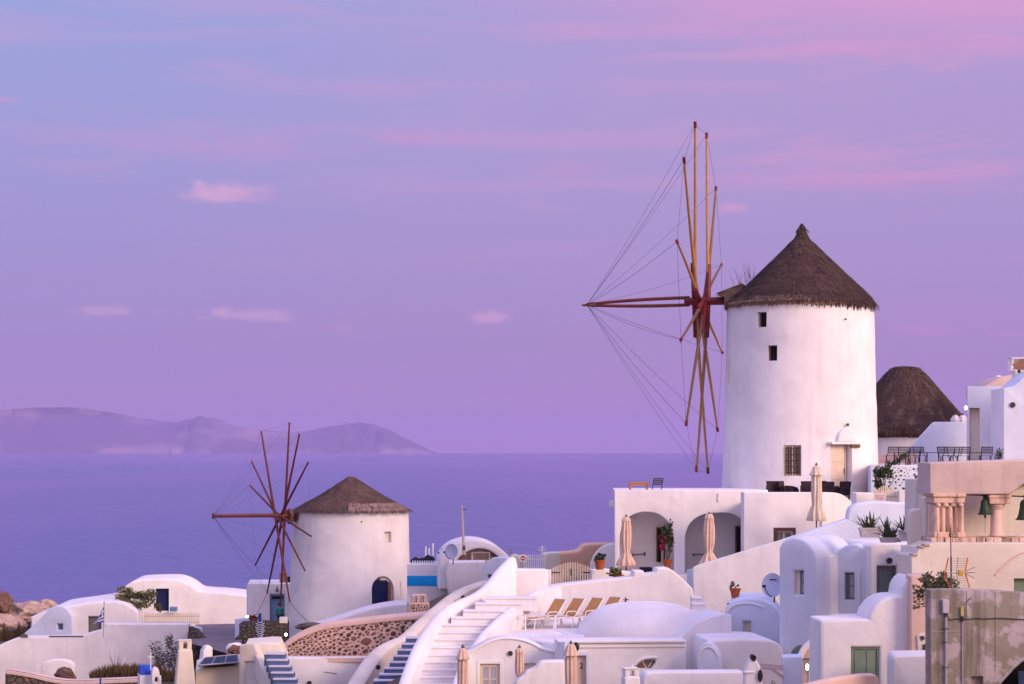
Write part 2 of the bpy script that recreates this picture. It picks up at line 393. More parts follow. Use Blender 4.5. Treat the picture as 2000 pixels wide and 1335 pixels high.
    def obj(s, name, material, parent=None, smooth=35, bev=0, stuff=False):
        if parent is not None: o = root_loc(parent)
        else:
            xs = [v[0] for v in s.v]; ys = [v[1] for v in s.v]; zs = [v[2] for v in s.v]
            o = Vector(((min(xs)+max(xs))/2, (min(ys)+max(ys))/2, min(zs)))
        me = s.mesh(name, o, material)
        if smooth:
            me.shade_smooth(); me.set_sharp_from_angle(angle=R(smooth))
        ob = bpy.data.objects.new(name, me); COL.objects.link(ob)
        if parent is not None: ob.parent = parent
        else: ob.location = o
        if bev:
            md = ob.modifiers.new('bevel', 'BEVEL'); md.width = bev; md.segments = 2; md.limit_method = 'ANGLE'; md.angle_limit = R(40)
        if stuff: ob['kind'] = 'stuff'
        return ob
def tag(o, label=None, cat=None, group=None, kind=None):
    if label: o['label'] = label
    if cat: o['category'] = cat
    if group: o['group'] = group
    if kind: o['kind'] = kind
    return o
def thing(name, label, cat, loc=(0,0,0), group=None):
    o = bpy.data.objects.new(name, None); COL.objects.link(o); o.location = loc; o.empty_display_size = .2
    return tag(o, label, cat, group)
def kids(o): return [c for c in COL.objects if c.parent == o]
def copy_tree(o, parent=None, cache=None):
    if cache is None:
        cache = {}
        for c in COL.objects:
            if c.parent is not None: cache.setdefault(c.parent.name, []).append(c)
    c = o.copy(); COL.objects.link(c)
    if parent is not None: c.parent = parent
    for ch in cache.get(o.name, []): copy_tree(ch, c, cache)
    return c
def boolcut(ob, cutters):
    """cut pockets out of a solid; cutters are MBs in world space"""
    mb = MB()
    for c in cutters: mb.add(c.v, c.f)
    me = mb.mesh('cut', root_loc(ob), 'white'); co = bpy.data.objects.new('cut', me); COL.objects.link(co); co.location = root_loc(ob)
    md = ob.modifiers.new('b', 'BOOLEAN'); md.object = co; md.solver = 'EXACT'; md.operation = 'DIFFERENCE'
    bpy.context.view_layer.update()
    dg = bpy.context.evaluated_depsgraph_get()
    new = bpy.data.meshes.new_from_object(ob.evaluated_get(dg)); ob.modifiers.clear(); ob.data = new
    new.shade_smooth(); new.set_sharp_from_angle(angle=R(30))
    bpy.data.objects.remove(co)
rnd = random.Random(7)

# openings ---------------------------------------------------------
def door(pl, x0, y0, x1, y1, rec, m, parent, cols=2, rows=2, handle=True, leaf='door', label=None):
    u0, v1 = pl.uv(x0, y0); u1, v0 = pl.uv(x1, y1)
    d = MB(); d.ubox(pl, u0-.02, v0-.02, u1+.02, v1+.02, rec, rec+.06)
    do = d.obj(leaf, m, parent)
    if label: do['label'] = label
    fr = MB(); t = .05
    for a in ((u0, v0, u0+t, v1), (u1-t, v0, u1, v1), (u0+t, v1-t, u1-t, v1)): fr.ubox(pl, *a, rec-.04, rec-.002)
    fr.obj('frame', m, do, bev=.008)
    W = (u1-u0-2*t)/cols; H = (v1-v0-t)/rows
    for i in range(cols):
        for j in range(rows):
            p = MB(); a = u0+t+W*i; b = v0+H*j
            p.ubox(pl, a+.05, b+.06, a+W-.05, b+H-.06, rec-.02, rec-.001); p.obj('panel', m, do, bev=.01)
    if handle:
        h = MB(); h.tube([pl.at(u0+(u1-u0)*.88, v0+(v1-v0)*.45, rec-.07), pl.at(u0+(u1-u0)*.88, v0+(v1-v0)*.55, rec-.07)], .018, 6)
        h.obj('handle', 'iron', do)
    return do
def window(pl, x0, y0, x1, y1, rec, m, parent, cols=2, rows=2, glass='glass', t=.05, bar=.025, label=None):
    u0, v1 = pl.uv(x0, y0); u1, v0 = pl.uv(x1, y1)
    fr = MB()
    for a in ((u0, v0, u0+t, v1), (u1-t, v0, u1, v1), (u0+t, v1-t, u1-t, v1), (u0+t, v0, u1-t, v0+t)): fr.ubox(pl, *a, rec, rec+.06)
    W = (u1-u0-2*t)/cols; H = (v1-v0-2*t)/rows
    for i in range(1, cols): fr.ubox(pl, u0+t+W*i-bar, v0+t, u0+t+W*i+bar, v1-t, rec+.003, rec+.05)
    for j in range(1, rows): fr.ubox(pl, u0+t, v0+t+H*j-bar*.7, u1-t, v0+t+H*j+bar*.7, rec+.006, rec+.045)
    fo = fr.obj('window', m, parent)
    if label: fo['label'] = label
    for i in range(cols):
        for j in range(rows):
            p = MB(); a = u0+t+W*i; b = v0+t+H*j
            p.ubox(pl, a, b, a+W, b+H, rec+.02, rec+.035); p.obj('pane', glass, fo)
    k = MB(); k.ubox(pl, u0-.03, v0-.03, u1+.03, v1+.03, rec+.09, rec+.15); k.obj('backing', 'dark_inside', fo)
    return fo
def vent(pl, px, py, r, w0=-.04, lbl=None, parent=None):
    root = parent
    v = MB(); v.disc(pl, px, py, r, w0-.03, w0+.05, 22, r*.72)
    o = v.obj('vent' if parent is not None else 'round_vent', 'iron_grey', parent)
    g = MB(); g.disc(pl, px, py, r*.75, w0+.01, w0+.04, 18); g.obj('grille', 'iron', o)
    c = pl.pt(px, py)
    s_ = MB()
    for k in range(4):
        a = PI*k/4; d = pl.e*math.cos(a) + Vector((0,0,math.sin(a)))
        s_.tube([c - d*r*.74 + pl.b*(w0-.005), c + d*r*.74 + pl.b*(w0-.005)], r*.06, 5)
    s_.obj('bar', 'iron_grey', o)
    return o
# stones -----------------------------------------------------------
STONES = {}
def stone_mesh(m, k, flat=.45):
    key = (m, k, flat)
    if key in STONES: return STONES[key]
    rr = random.Random(k*31+5); n = 8; vs = []; fs = []
    ph = [rr.uniform(.72, 1.22) for _ in range(n)]; asp = rr.uniform(.55, .95)
    rings = [(1.0, .25), (.93, -.35), (.62, -.85)]
    for (q, y) in rings:
        for i in range(n):
            a = 2*PI*i/n
            vs.append((q*ph[i]*math.cos(a), y*flat, q*ph[i]*asp*math.sin(a)))
    vs.append((0, -flat*rr.uniform(.9, 1.0), 0))
    for j in range(2):
        for i in range(n): fs.append((j*n+i, (j+1)*n+i, (j+1)*n+(i+1)%n, j*n+(i+1)%n))
    for i in range(n): fs.append((2*n+i, 3*n, 2*n+(i+1)%n))
    mb = MB(); mb.v = vs; mb.f = [f[::-1] for f in fs]
    me = mb.mesh('stone', (0,0,0), m); me.shade_smooth(); me.set_sharp_from_angle(angle=R(50)); STONES[key] = me; return me
def inside(p, poly):
    c = False; j = len(poly)-1
    for i in range(len(poly)):
        a, b = poly[i], poly[j]
        if (a[1] > p[1]) != (b[1] > p[1]) and p[0] < (b[0]-a[0])*(p[1]-a[1])/(b[1]-a[1]) + a[0]: c = not c
        j = i
    return c
def stones(pl, poly, parent, size, mats, gap=1.05, maxn=300, seed=1, proud=.03, flat=.5, tries=9000, wd=0.0, asp=.8, name='stone', level=1):
    """scatter separate stones over the polygon (photo pixels); size(px,py,rand) gives the radius in pixels"""
    rr = random.Random(seed); out = []; xs = [p[0] for p in poly]; ys = [p[1] for p in poly]
    grid = {}
    for t in range(tries):
        x = rr.uniform(min(xs), max(xs)); y = rr.uniform(min(ys), max(ys))
        if not inside((x, y), poly): continue
        rad = size(x, y, rr) * (1.0 if t < tries*.3 else .8 if t < tries*.6 else .55)
        ok = True
        for (a, b, c) in out:
            if (a-x)**2 + ((b-y)/asp)**2 < ((rad+c)*gap)**2: ok = False; break
        if ok and all(inside((x+rad*math.cos(q)*.9, y+rad*math.sin(q)*.75), poly) for q in (0, 1.57, 3.14, 4.71)): out.append((x, y, rad))
    out.sort(key=lambda o: -o[2])
    o = root_loc(parent); few = MB()
    for i, (x, y, rad) in enumerate(out):
        q = pl.pt(x, y); k = q.y/F*rad; m = rr.choice(mats)
        me = stone_mesh(m, rr.randrange(12))
        if i < maxn:
            ob = bpy.data.objects.new(name, me); COL.objects.link(ob); ob.parent = parent
            ob.location = q - o + pl.b*(wd - proud)
            ob.rotation_mode = 'XYZ'; M = Matrix.Rotation(pl.yaw, 4, 'Z') @ Matrix.Rotation(rr.choice((0, PI)) + rr.uniform(-.45, .45), 4, 'Y')
            ob.rotation_euler = M.to_euler(); ob.scale = (k, k*flat*1.6, k)
        else:
            M = Matrix.Rotation(pl.yaw, 3, 'Z') @ Matrix.Rotation(rr.uniform(-.5, .5), 3, 'Y')
            few.add([q + pl.b*(wd-proud) + M @ Vector((v.co.x*k, v.co.y*k*flat*1.6, v.co.z*k)) for v in me.vertices], [tuple(p.vertices) for p in me.polygons])
    if few.v: few.obj('small_stone', mats[0], parent, stuff=True)
# plants -----------------------------------------------------------
def leaves(mb, c, rad, n, size, seed, long=2.0, clump=0):
    rr = random.Random(seed); cs = None
    if clump: cs = [Vector((rr.uniform(-1,1)*rad[0], rr.uniform(-1,1)*rad[1], rr.uniform(-1,1)*rad[2])) for _ in range(clump)]
    for _ in range(n):
        while True:
            v = Vector((rr.uniform(-1,1), rr.uniform(-1,1), rr.uniform(-1,1)))
            if v.length < 1: break
        if cs:
            q = rr.choice(cs); q = Vector(c) + q*.75 + Vector((v.x*rad[0], v.y*rad[1], v.z*rad[2]))*.34
        else: q = Vector(c) + Vector((v.x*rad[0], v.y*rad[1], v.z*rad[2]))
        d = Vector((rr.uniform(-1,1), rr.uniform(-1,1), rr.uniform(-.7,1))).normalized(); s_ = d.orthogonal().normalized()
        s_ = Matrix.Rotation(rr.uniform(0, 6), 3, d) @ s_; L = size*rr.uniform(.6, 1.3)
        mb.add([q, q + d*L*.5 + s_*L/long*.5, q + d*L, q + d*L*.5 - s_*L/long*.5], [(0,1,2,3)])
def sprigs(mb, base, n, h, spread, r, seed, up=.8):
    rr = random.Random(seed); tips = []
    for _ in range(n):
        d = Vector((rr.uniform(-1,1)*spread, rr.uniform(-1,1)*spread, up*rr.uniform(.6, 1.1)))
        q = Vector(base); pts = [q]
        for k in range(4):
            q = q + d*h/4 + Vector((rr.uniform(-1,1), rr.uniform(-1,1), rr.uniform(-.5,.8)))*h*.05; pts.append(q)
        mb.tube(pts, [r, r*.85, r*.6, r*.45, r*.25], 5); tips += pts[2:]
    return tips

# ================================================================== SETTING: sea, island, terrain
def sea_material():
    m = bpy.data.materials.new('sea'); m.use_nodes = True; t = NT(m.node_tree); b = t.n['Principled BSDF']
    geo = t.add('ShaderNodeNewGeometry')
    def noi(sx, sy, sc, det):
        mp_ = t.add('ShaderNodeMapping', inp={0: geo.outputs['Position'], 3: (sx, sy, 1)})
        return t.add('ShaderNodeTexNoise', inp={0: mp_.outputs[0], 2: sc, 3: float(det), 4: .55}).outputs[0]
    patch = noi(.0006, .00016, 1.0, 4); swell = noi(.02, .012, 1.0, 4)
    c = t.mix(t.smooth(patch, .35, .65), (.050,.052,.26,1), (.17,.10,.33,1))
    t.l.new(c, b.inputs['Base Color'])
    b.inputs['Roughness'].default_value = .32; b.inputs['IOR'].default_value = 1.33
    t.l.new(t.math('ADD', .26, t.math('MULTIPLY', t.smooth(patch, .3, .7), .14)), b.inputs['Roughness'])
    wv = noi(.05, .10, 1.0, 6)
    h = t.math('ADD', t.math('MULTIPLY', wv, 1.3), t.math('MULTIPLY', swell, 5.0))
    bn = t.add('ShaderNodeBump'); bn.inputs['Strength'].default_value = .8; bn.inputs['Distance'].default_value = 3.2
    t.l.new(h, bn.inputs['Height']); t.l.new(bn.outputs[0], b.inputs['Normal'])
    MATS['sea'] = m
sea_material()
mb = MB(); RS = 30000.0; n = 96
rs = [0, 600, 2000, 6000, 14000, RS]
vs = [(0, 0, 0)]; fs = []
for r_ in rs[1:]:
    vs += [(r_*math.cos(2*PI*k/n), r_*math.sin(2*PI*k/n), 0) for k in range(n)]
for k in range(n): fs.append((0, 1+k, 1+(k+1)%n))
for j in range(len(rs)-2):
    for k in range(n): fs.append((1+j*n+k, 1+(j+1)*n+k, 1+(j+1)*n+(k+1)%n, 1+j*n+(k+1)%n))
mb.add(vs, fs); tag(mb.obj('sea', 'sea', smooth=0), 'calm violet sea reaching to the horizon', kind='structure')

# island on the horizon: a ridge with real depth
def isl_mat():
    m = bpy.data.materials.new('island_rock'); m.use_nodes = True; t = NT(m.node_tree); b = t.n['Principled BSDF']
    geo = t.add('ShaderNodeNewGeometry')
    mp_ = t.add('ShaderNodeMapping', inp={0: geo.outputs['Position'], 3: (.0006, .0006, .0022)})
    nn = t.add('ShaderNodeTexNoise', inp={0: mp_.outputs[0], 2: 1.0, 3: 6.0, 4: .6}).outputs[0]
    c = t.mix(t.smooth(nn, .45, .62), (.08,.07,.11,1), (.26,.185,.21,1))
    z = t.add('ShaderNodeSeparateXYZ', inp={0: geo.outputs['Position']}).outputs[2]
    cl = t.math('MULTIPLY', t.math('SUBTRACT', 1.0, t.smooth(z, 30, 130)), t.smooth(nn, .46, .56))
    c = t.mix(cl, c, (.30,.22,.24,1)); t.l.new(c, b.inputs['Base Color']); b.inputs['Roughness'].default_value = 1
    MATS['island_rock'] = m
isl_mat()
YI = 28300.0
ridge = cr([(-60,836), (0,801), (40,797), (95,794), (165,796), (215,804), (260,812), (300,819), (345,823), (375,816), (393,812), (420,817),
            (455,829), (520,838), (580,841), (640,832), (668,829), (690,825), (702,823), (725,828), (752,836), (772,846), (795,858), (818,868), (840,879), (850,884)], 3)
mb = MB(); N = len(ridge); J = 16; vs = []; fs = []
EDGE_PY = EY + CZ / RS * F
for i, (px, py) in enumerate(ridge):
    h = max((EY - py)/F*YI + CZ, 2)
    for j in range(J+1):
        t_ = j / J; s_ = (1 - abs(t_*2-1))
        x = (px-CX)/F*YI + noise.noise(Vector((i*.6, j*.7, 0)))*100
        y = YI + (t_-.5)*2200 + noise.noise(Vector((i*.35, 3.3, 0)))*260
        z = h * (s_**.75) * (1 + (0 if j == J//2 else noise.noise(Vector((i*.55, j*.9, 7)))*.55)) if 0 < j < J else -1
        z = min(z, h)
        if j == J//2: z = h
        vs.append((x, y, z))
for i in range(N-1):
    for j in range(J): fs.append((i*(J+1)+j, (i+1)*(J+1)+j, (i+1)*(J+1)+j+1, i*(J+1)+j+1))
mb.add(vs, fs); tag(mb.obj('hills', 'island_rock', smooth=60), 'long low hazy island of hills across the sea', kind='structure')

# terrain the village stands on
CTRL = [(0,1345,124,0),(200,1342,121,0),(345,1340,118,0),(0,1345,134,0),(100,1345,134,0),(200,1340,134,0),(300,1335,134,0),(360,1320,134,0),(420,1280,132,0),(450,1250,142,0),(60,1262,152,0),(20,1240,158,0),(100,1215,160,0),(300,1235,157,0),(480,1240,152,0),
        (-150,1220,165,0),(-300,1300,150,0),(520,1275,126,0),(600,1275,126,0),(690,1260,128,0),(790,1235,128,0),(850,1200,126,0),(930,1160,126,0),(1050,1130,112,0),(1150,1130,106,0),
        (640,1375,97,0),(750,1400,86,0),(860,1400,74,0),(960,1400,66,0),(1100,1400,64,0),(1300,1400,62,0),(1500,1400,62,0),(1700,1400,55,0),(1900,1400,50,0),(400,1400,98,0),(200,1400,104,0),
        (1560,965,104,0),(1560,960,125,0),(1800,925,102,0),(1900,930,112,0),(2100,930,110,0),(1250,1125,99,0),(1400,1125,97,0),(1420,985,104,0),(1300,1010,106,0),(1250,1200,86,0),(1450,1200,84,0),(1550,1150,84,0),(1700,1100,78,0),(1450,1270,74,0),(1000,1240,80,0),(1600,1235,78,0),(2100,1100,70,0),(2300,1000,90,0),
        (1350,1260,74,0),(1150,1270,76,0)]
CP = [P(a, b, c) - Vector((0,0,.9 if b > 1300 else .35)) for a, b, c, _ in CTRL] + [Vector((x, 28, 95.2)) for x in (-30,-10,10,30)] + [Vector((x, 0, 96.8)) for x in (-30,0,30)]
def ground_z(x, y):
    sw = sz = 0
    for q in CP:
        d = (q.x-x)**2 + (q.y-y)**2 + .4; w_ = 1/d**1.7; sw += w_; sz += w_*q.z
    z = sz/sw
    edge = 166 if x < -8 else 132 + max(0, -x)*2
    if x > 10: edge = 140
    if y > edge:
        k = min((y-edge)/110, 1); z = z*(1-k)**1.4 - 6*k
    if x < -75: k = min((-75-x)/70, 1); z = z*(1-k)**1.4 - 6*k
    # unseen hill added out of view to the right, shades the lower right houses
    hx = min(max((x-24-max(y-40,0)*.35)/28, 0), 1); hy = min(max((82-y)/40, 0), 1)
    z += 14*hx*hx*(3-2*hx)*hy*hy*(3-2*hy)
    return z
mb = MB(); nx, ny = 120, 130; vs = []; fs = []
for j in range(ny+1):
    y = -20 + 290*(j/ny)
    for i in range(nx+1):
        x = -150 + 270*(i/nx)
        vs.append((x, y, ground_z(x, y) + noise.noise(Vector((x*.25, y*.25, 0)))*.25))
for j in range(ny):
    for i in range(nx): fs.append((j*(nx+1)+i, j*(nx+1)+i+1, (j+1)*(nx+1)+i+1, (j+1)*(nx+1)+i))
mb.add(vs, fs); tag(mb.obj('terrain', 'earth', smooth=180), 'dark volcanic hillside under the village', kind='structure')

# ================================================================== WINDMILLS
def windmill_body(root, cpx, Y, prof, mname, pockets, n=72, wall='wall'):
    c = P(cpx, EY, Y); mb = MB()
    P3 = [((EY-py)/F*Y, r/F*Y) for (py, r) in prof]; zs = [P3[0][0] + (P3[-1][0]-P3[0][0])*i/36 for i in range(37)]
    def ra(z):
        for a_, b_2 in zip(P3, P3[1:]):
            if a_[0] <= z <= b_2[0] + 1e-6: return a_[1] + (b_2[1]-a_[1])*(z-a_[0])/max(b_2[0]-a_[0], 1e-6)
        return P3[-1][1]
    mb.lathe(c, [(z, ra(z)) for z in zs], n, mod=lambda a, z: 1 + .010*noise.noise(Vector((math.cos(a)*1.6, math.sin(a)*1.6, z*.35+cpx))) + .004*noise.noise(Vector((math.cos(a)*5, math.sin(a)*5, z*1.4))))
    o = mb.obj(wall, mname, root)
    if pockets: boolcut(o, pockets)
    return o
def thatch(root, cpx, Y, prof, base_m, blade_m, rows, blade_len, n_per, seed, name='roof', jitter=.5, hang=1.0, lift=.05):
    """profile [(py, r px)] top to bottom; straw laid in courses over the cone"""
    c = P(cpx, EY, Y); rr = random.Random(seed)
    P3 = [((EY-py)/F*Y, r/F*Y) for (py, r) in prof][::-1]
    mb = MB(); mb.lathe(c, P3, 64, mod=lambda a, z: 1 + .012*math.sin(a*9+z*3) + .01*math.sin(a*23+z*7))
    ro = mb.obj(name, base_m, root, smooth=60)
    L = [0]
    for a, b in zip(P3, P3[1:]): L.append(L[-1] + math.hypot(a[0]-b[0], a[1]-b[1]))
    def on(t):
        d = t*L[-1]
        for i in range(len(P3)-1):
            if d <= L[i+1] or i == len(P3)-2:
                k = (d-L[i])/max(L[i+1]-L[i], 1e-6); return P3[i][0]+(P3[i+1][0]-P3[i][0])*k, P3[i][1]+(P3[i+1][1]-P3[i][1])*k, i
    st_ = MB(); st2 = MB()
    for j in range(rows):
        t = 1 - (j+.2)/rows * 1.0; z, r_, i = on(max(t, 0))
        tz, tr = P3[i+1][0]-P3[i][0], P3[i+1][1]-P3[i][1]; l = math.hypot(tz, tr); tz /= l; tr /= l
        cnt = max(int(n_per * r_/P3[0][1]), 8)
        for k in range(cnt):
            a = 2*PI*(k+rr.uniform(-.5,.5))/cnt; ln = blade_len*rr.uniform(.7, 1.25); wd = 2*PI*max(r_, .15)/cnt*.55
            da = rr.uniform(-1, 1)*jitter*wd/max(r_, .2)
            z0, r0 = z + rr.uniform(-.03,.03), r_ + .015
            z1, r1 = z0 - tz*ln*hang, r_ - tr*ln + .03 + rr.uniform(0, lift)
            def q(aa, rr_, zz): return (c[0]+math.cos(aa)*rr_, c[1]+math.sin(aa)*rr_, c[2]+zz)
            w_ = wd/max(r_, .2)
            (st2 if noise.noise(Vector((a*4+seed, z*1.6, 0))) + rr.uniform(-.35,.35) > .28 else st_).add([q(a-w_, r0, z0), q(a+w_, r0, z0), q(a+da+w_*.5, r1, z1), q(a+da-w_*.5, r1, z1)], [(0,1,2,3)])
    st_.obj('straw', blade_m, ro, smooth=0, stuff=True)
    st2.obj('weathered_straw', 'thatch_mid', ro, smooth=0, stuff=True)
    return ro
def bent(p, q, sag, n=6, up=Vector((0,0,1))):
    return [p.lerp(q, i/n) + up*sag*math.sin(PI*i/n) for i in range(n+1)]

# ---- big windmill on the terrace
YM = 100.0
mill = thing('windmill', 'tall white windmill with pointed thatched cap and bare tan sail poles on the terrace', 'windmill', P(1563, 960, YM))
def cyl_plane(cpx, Y, rpx, px):
    """plane tangent to the tower where the photo column px meets it"""
    k = (px-cpx)/rpx; a = math.asin(max(-1, min(1, k)))
    X = (cpx-CX)/F*Y + math.sin(a)*rpx/F*Y; Yy = Y - math.cos(a)*rpx/F*Y
    pl = Pl(CX + X/Yy*F, Yy, math.degrees(a)); return pl
m1 = cyl_plane(1563, YM, 142, 1486); m2 = cyl_plane(1563, YM, 143, 1508); m3 = cyl_plane(1563, YM, 150, 1548); m4 = cyl_plane(1563, YM, 149, 1643)
pockets = [MB().pbox(m1, 1478, 610, 1497, 639, -.5, .5), MB().pbox(m2, 1499, 673, 1518, 703, -.5, .45), MB().pbox(m3, 1531, 868, 1565, 928, -.4, .22),
           MB().pbox(m4, 1627, 862, 1663, 975, -.7, .45)]
windmill_body(mill, 1563, YM, [(985,153.5),(960,152.5),(900,150.5),(800,147.5),(700,144.5),(640,142.5),(608,141.5),(604,141)], 'white', pockets)
b_ = MB(); c = P(1563, EY, YM); b_.lathe(c, [((EY-604)/F*YM, 141.6*YM/F), ((EY-600)/F*YM, 142.6*YM/F), ((EY-593)/F*YM, 142*YM/F)], 72)
b_.obj('cornice', 'eave_band', mill)
ro = thatch(mill, 1566, YM, [(437,1.5),(441,4),(447,5.5),(456,8.5),(466,13.5),(481,28),(503,50),(530,78),(552,101),(575,125),(588,136),(595,141),(600,140)], 'thatch', 'thatch', 44, .40, 340, 3, lift=.06)
# fringe of loose pale straw at the left eave and the little hood over the axle
f_ = MB(); rr = random.Random(5)
for _ in range(900):
    a = R(rr.uniform(150, 275)); r0 = 3.62 + rr.uniform(-.55, .0); z0 = (EY-594)/F*YM + (3.62-r0)*.72 + .05; ln = rr.uniform(.2, .5)
    q = Vector((c[0]+math.cos(a)*r0, c[1]+math.sin(a)*r0, c[2]+z0)); d = Vector((math.cos(a)*.35+rr.uniform(-.3,.3), math.sin(a)*.35+rr.uniform(-.3,.3), -rr.uniform(.3,1))).normalized()
    s_ = d.cross(Vector((math.cos(a), math.sin(a), 0))).normalized()*.014
    f_.add([q-s_, q+s_, q+d*ln], [(0,1,2)])
f_.obj('fringe', 'thatch_light', ro, smooth=0, stuff=True)
AXD = Vector((-0.976, 0.216, 0.0)).normalized()       # axle direction, away from the tower
ax0 = P(1563, 586, YM)
hood = MB(); hq = ax0 + AXD*3.35 + Vector((0,0,-.18))
side = AXD.cross(Vector((0,0,1)))
hd = [hq + side*u + AXD*a + Vector((0,0,z)) for u in (-.75,.75) for (a, z) in ((-.6,-.28),(.28,-.28),(.28,.34),(.62,.45),(.64,.53),(-.6,.98))]
hood.add(hd, [(0,1,2,5),(6,11,8,7),(0,6,7,1),(1,7,8,2),(2,3,4,5),(8,11,10,9),(2,8,9,3),(3,9,10,4),(4,10,11,5),(0,5,11,6)])
hood.obj('hood', 'thatch_light', mill, smooth=0)
h2 = MB()
for _ in range(700):
    u = rr.uniform(-.85,.85); a = rr.uniform(-.6,.6); q = hq + side*u + AXD*a + Vector((0,0,.53+(.6-a)*.38)); d = (AXD*rr.uniform(.2,1) + side*rr.uniform(-.25,.25) + Vector((0,0,-rr.uniform(.25,.6)))).normalized()
    s_ = side*.014; h2.add([q-s_, q+s_, q+d*rr.uniform(.2,.45)], [(0,1,2)])
h2.obj('fringe', 'thatch', ro, smooth=0, stuff=True)
sp = MB()
for (px, py, k) in ((1462,552,9),(1440,562,6),(1470,545,8),(1452,558,5)):
    for _ in range(k):
        q = P(px+rr.uniform(-8,8), py+rr.uniform(-2,4), YM-1.2); d = Vector((rr.uniform(-.45,.25), rr.uniform(-.2,.2), 1)); L_ = rr.uniform(.35,.95)
        sp.tube([q, q+d*L_*.5, q+d*L_+Vector((rr.uniform(-.1,.1),0,0))], [.008,.006,.003], 4)
sp.obj('twig', 'thatch', ro, stuff=True)
# windows and door of the big mill
def dark_window(pl, x0, y0, x1, y1, rec, parent, bars=2, m='iron'):
    u0, v1 = pl.uv(x0, y0); u1, v0 = pl.uv(x1, y1); k = MB(); k.ubox(pl, u0, v0, u1, v1, rec, rec+.04)
    wo_ = k.obj('window', 'dark_inside', parent)
    fr = MB()
    for a in ((u0, v0, u0+.035, v1), (u1-.035, v0, u1, v1), (u0+.035, v1-.035, u1-.035, v1), (u0+.035, v0, u1-.035, v0+.035)): fr.ubox(pl, *a, rec-.05, rec-.002)
    fr.obj('frame', 'wood_dark', wo_)
    for i in range(bars):
        u = u0 + (u1-u0)*(i+1)/(bars+1); g = MB(); g.tube([pl.at(u, v0, rec-.08), pl.at(u, v1, rec-.08)], .012, 6); g.obj('bar', m, wo_)
    return wo_
dark_window(m1, 1479.5, 610.5, 1496.5, 638.5, .40, mill, 1); dark_window(m2, 1501, 674, 1517.5, 702.5, .35, mill, 1)
ux0, uy1 = m3.uv(1532, 869); ux1, uy0 = m3.uv(1564, 927.5)
k = MB(); k.ubox(m3, ux0, uy0, ux1, uy1, .16, .2); gw = k.obj('window', 'glass_warm', mill)
fr = MB()
for a in ((ux0, uy0, ux0+.05, uy1), (ux1-.05, uy0, ux1, uy1), (ux0+.05, uy1-.05, ux1-.05, uy1), (ux0+.05, uy0, ux1-.05, uy0+.05), ((ux0+ux1)/2-.03, uy0+.05, (ux0+ux1)/2+.03, uy1-.05)): fr.ubox(m3, *a, .10, .155)
fr.obj('frame', 'cream_wood', gw)
g = MB()
for i in range(6):
    u = ux0 + (ux1-ux0)*(i+.5)/6; g.tube([m3.at(u, uy0, .03), m3.at(u, uy1, .03)], .013, 6)
for j in range(5):
    v = uy0 + (uy1-uy0)*(j+.5)/5; g.tube([m3.at(ux0, v, .03), m3.at(ux1, v, .03)], .011, 6)
for i in range(3):
    for j in range(4):
        cx_, cz_ = ux0+(ux1-ux0)*(i*2+1)/6, uy0+(uy1-uy0)*(j+1)/5
        g.tube([m3.at(cx_+.09*math.cos(q)*1.0, cz_+.13*math.sin(q), .03) for q in [2*PI*i_/12 for i_ in range(13)]], .008, 5)
g.obj('grille', 'iron', gw)
door(m4, 1628, 866, 1660, 972, .32, 'cream_wood', mill, 1, 3)
hd = MB(); hd.slab(m4, [(1635,863)] + arc(1653,860,18,26,180,0,18) + [(1671,863)], .5, w0=-.10, bev=.09, seg=4)
hd.ubox(m4, *[q for q in (m4.uv(1622,864)[0], m4.uv(1622,864)[1]-.05, m4.uv(1680,864)[0], m4.uv(1680,864)[1]+.05)], -.14, .2)
hd.obj('door_hood', 'white', mill)
l_ = MB(); l_.ball(m4.pt(1653, 828, -.10), .08, 12, 8); l_.obj('wall_lamp', 'iron_grey', mill)
l_ = MB(); l_.pbox(m4, 1660, 866.5, 1677, 873, -.12, .0); l_.obj('door_box', 'wood_dark', mill)
l_ = MB(); l_.disc(cyl_plane(1563, YM, 142, 1652), 1652, 623.5, .045, -.03, .02, 8); l_.obj('hole_disc', 'iron_grey', mill)  # small hole in the wall, its dark put in as a grey disc
l_ = MB(); pp = cyl_plane(1563, YM, 146, 1421); l_.ubox(pp, -.015, pp.uv(1421,750)[1], .015, pp.uv(1421,697)[1], -.05, .01); l_.obj('strip', 'cream_wood', mill)

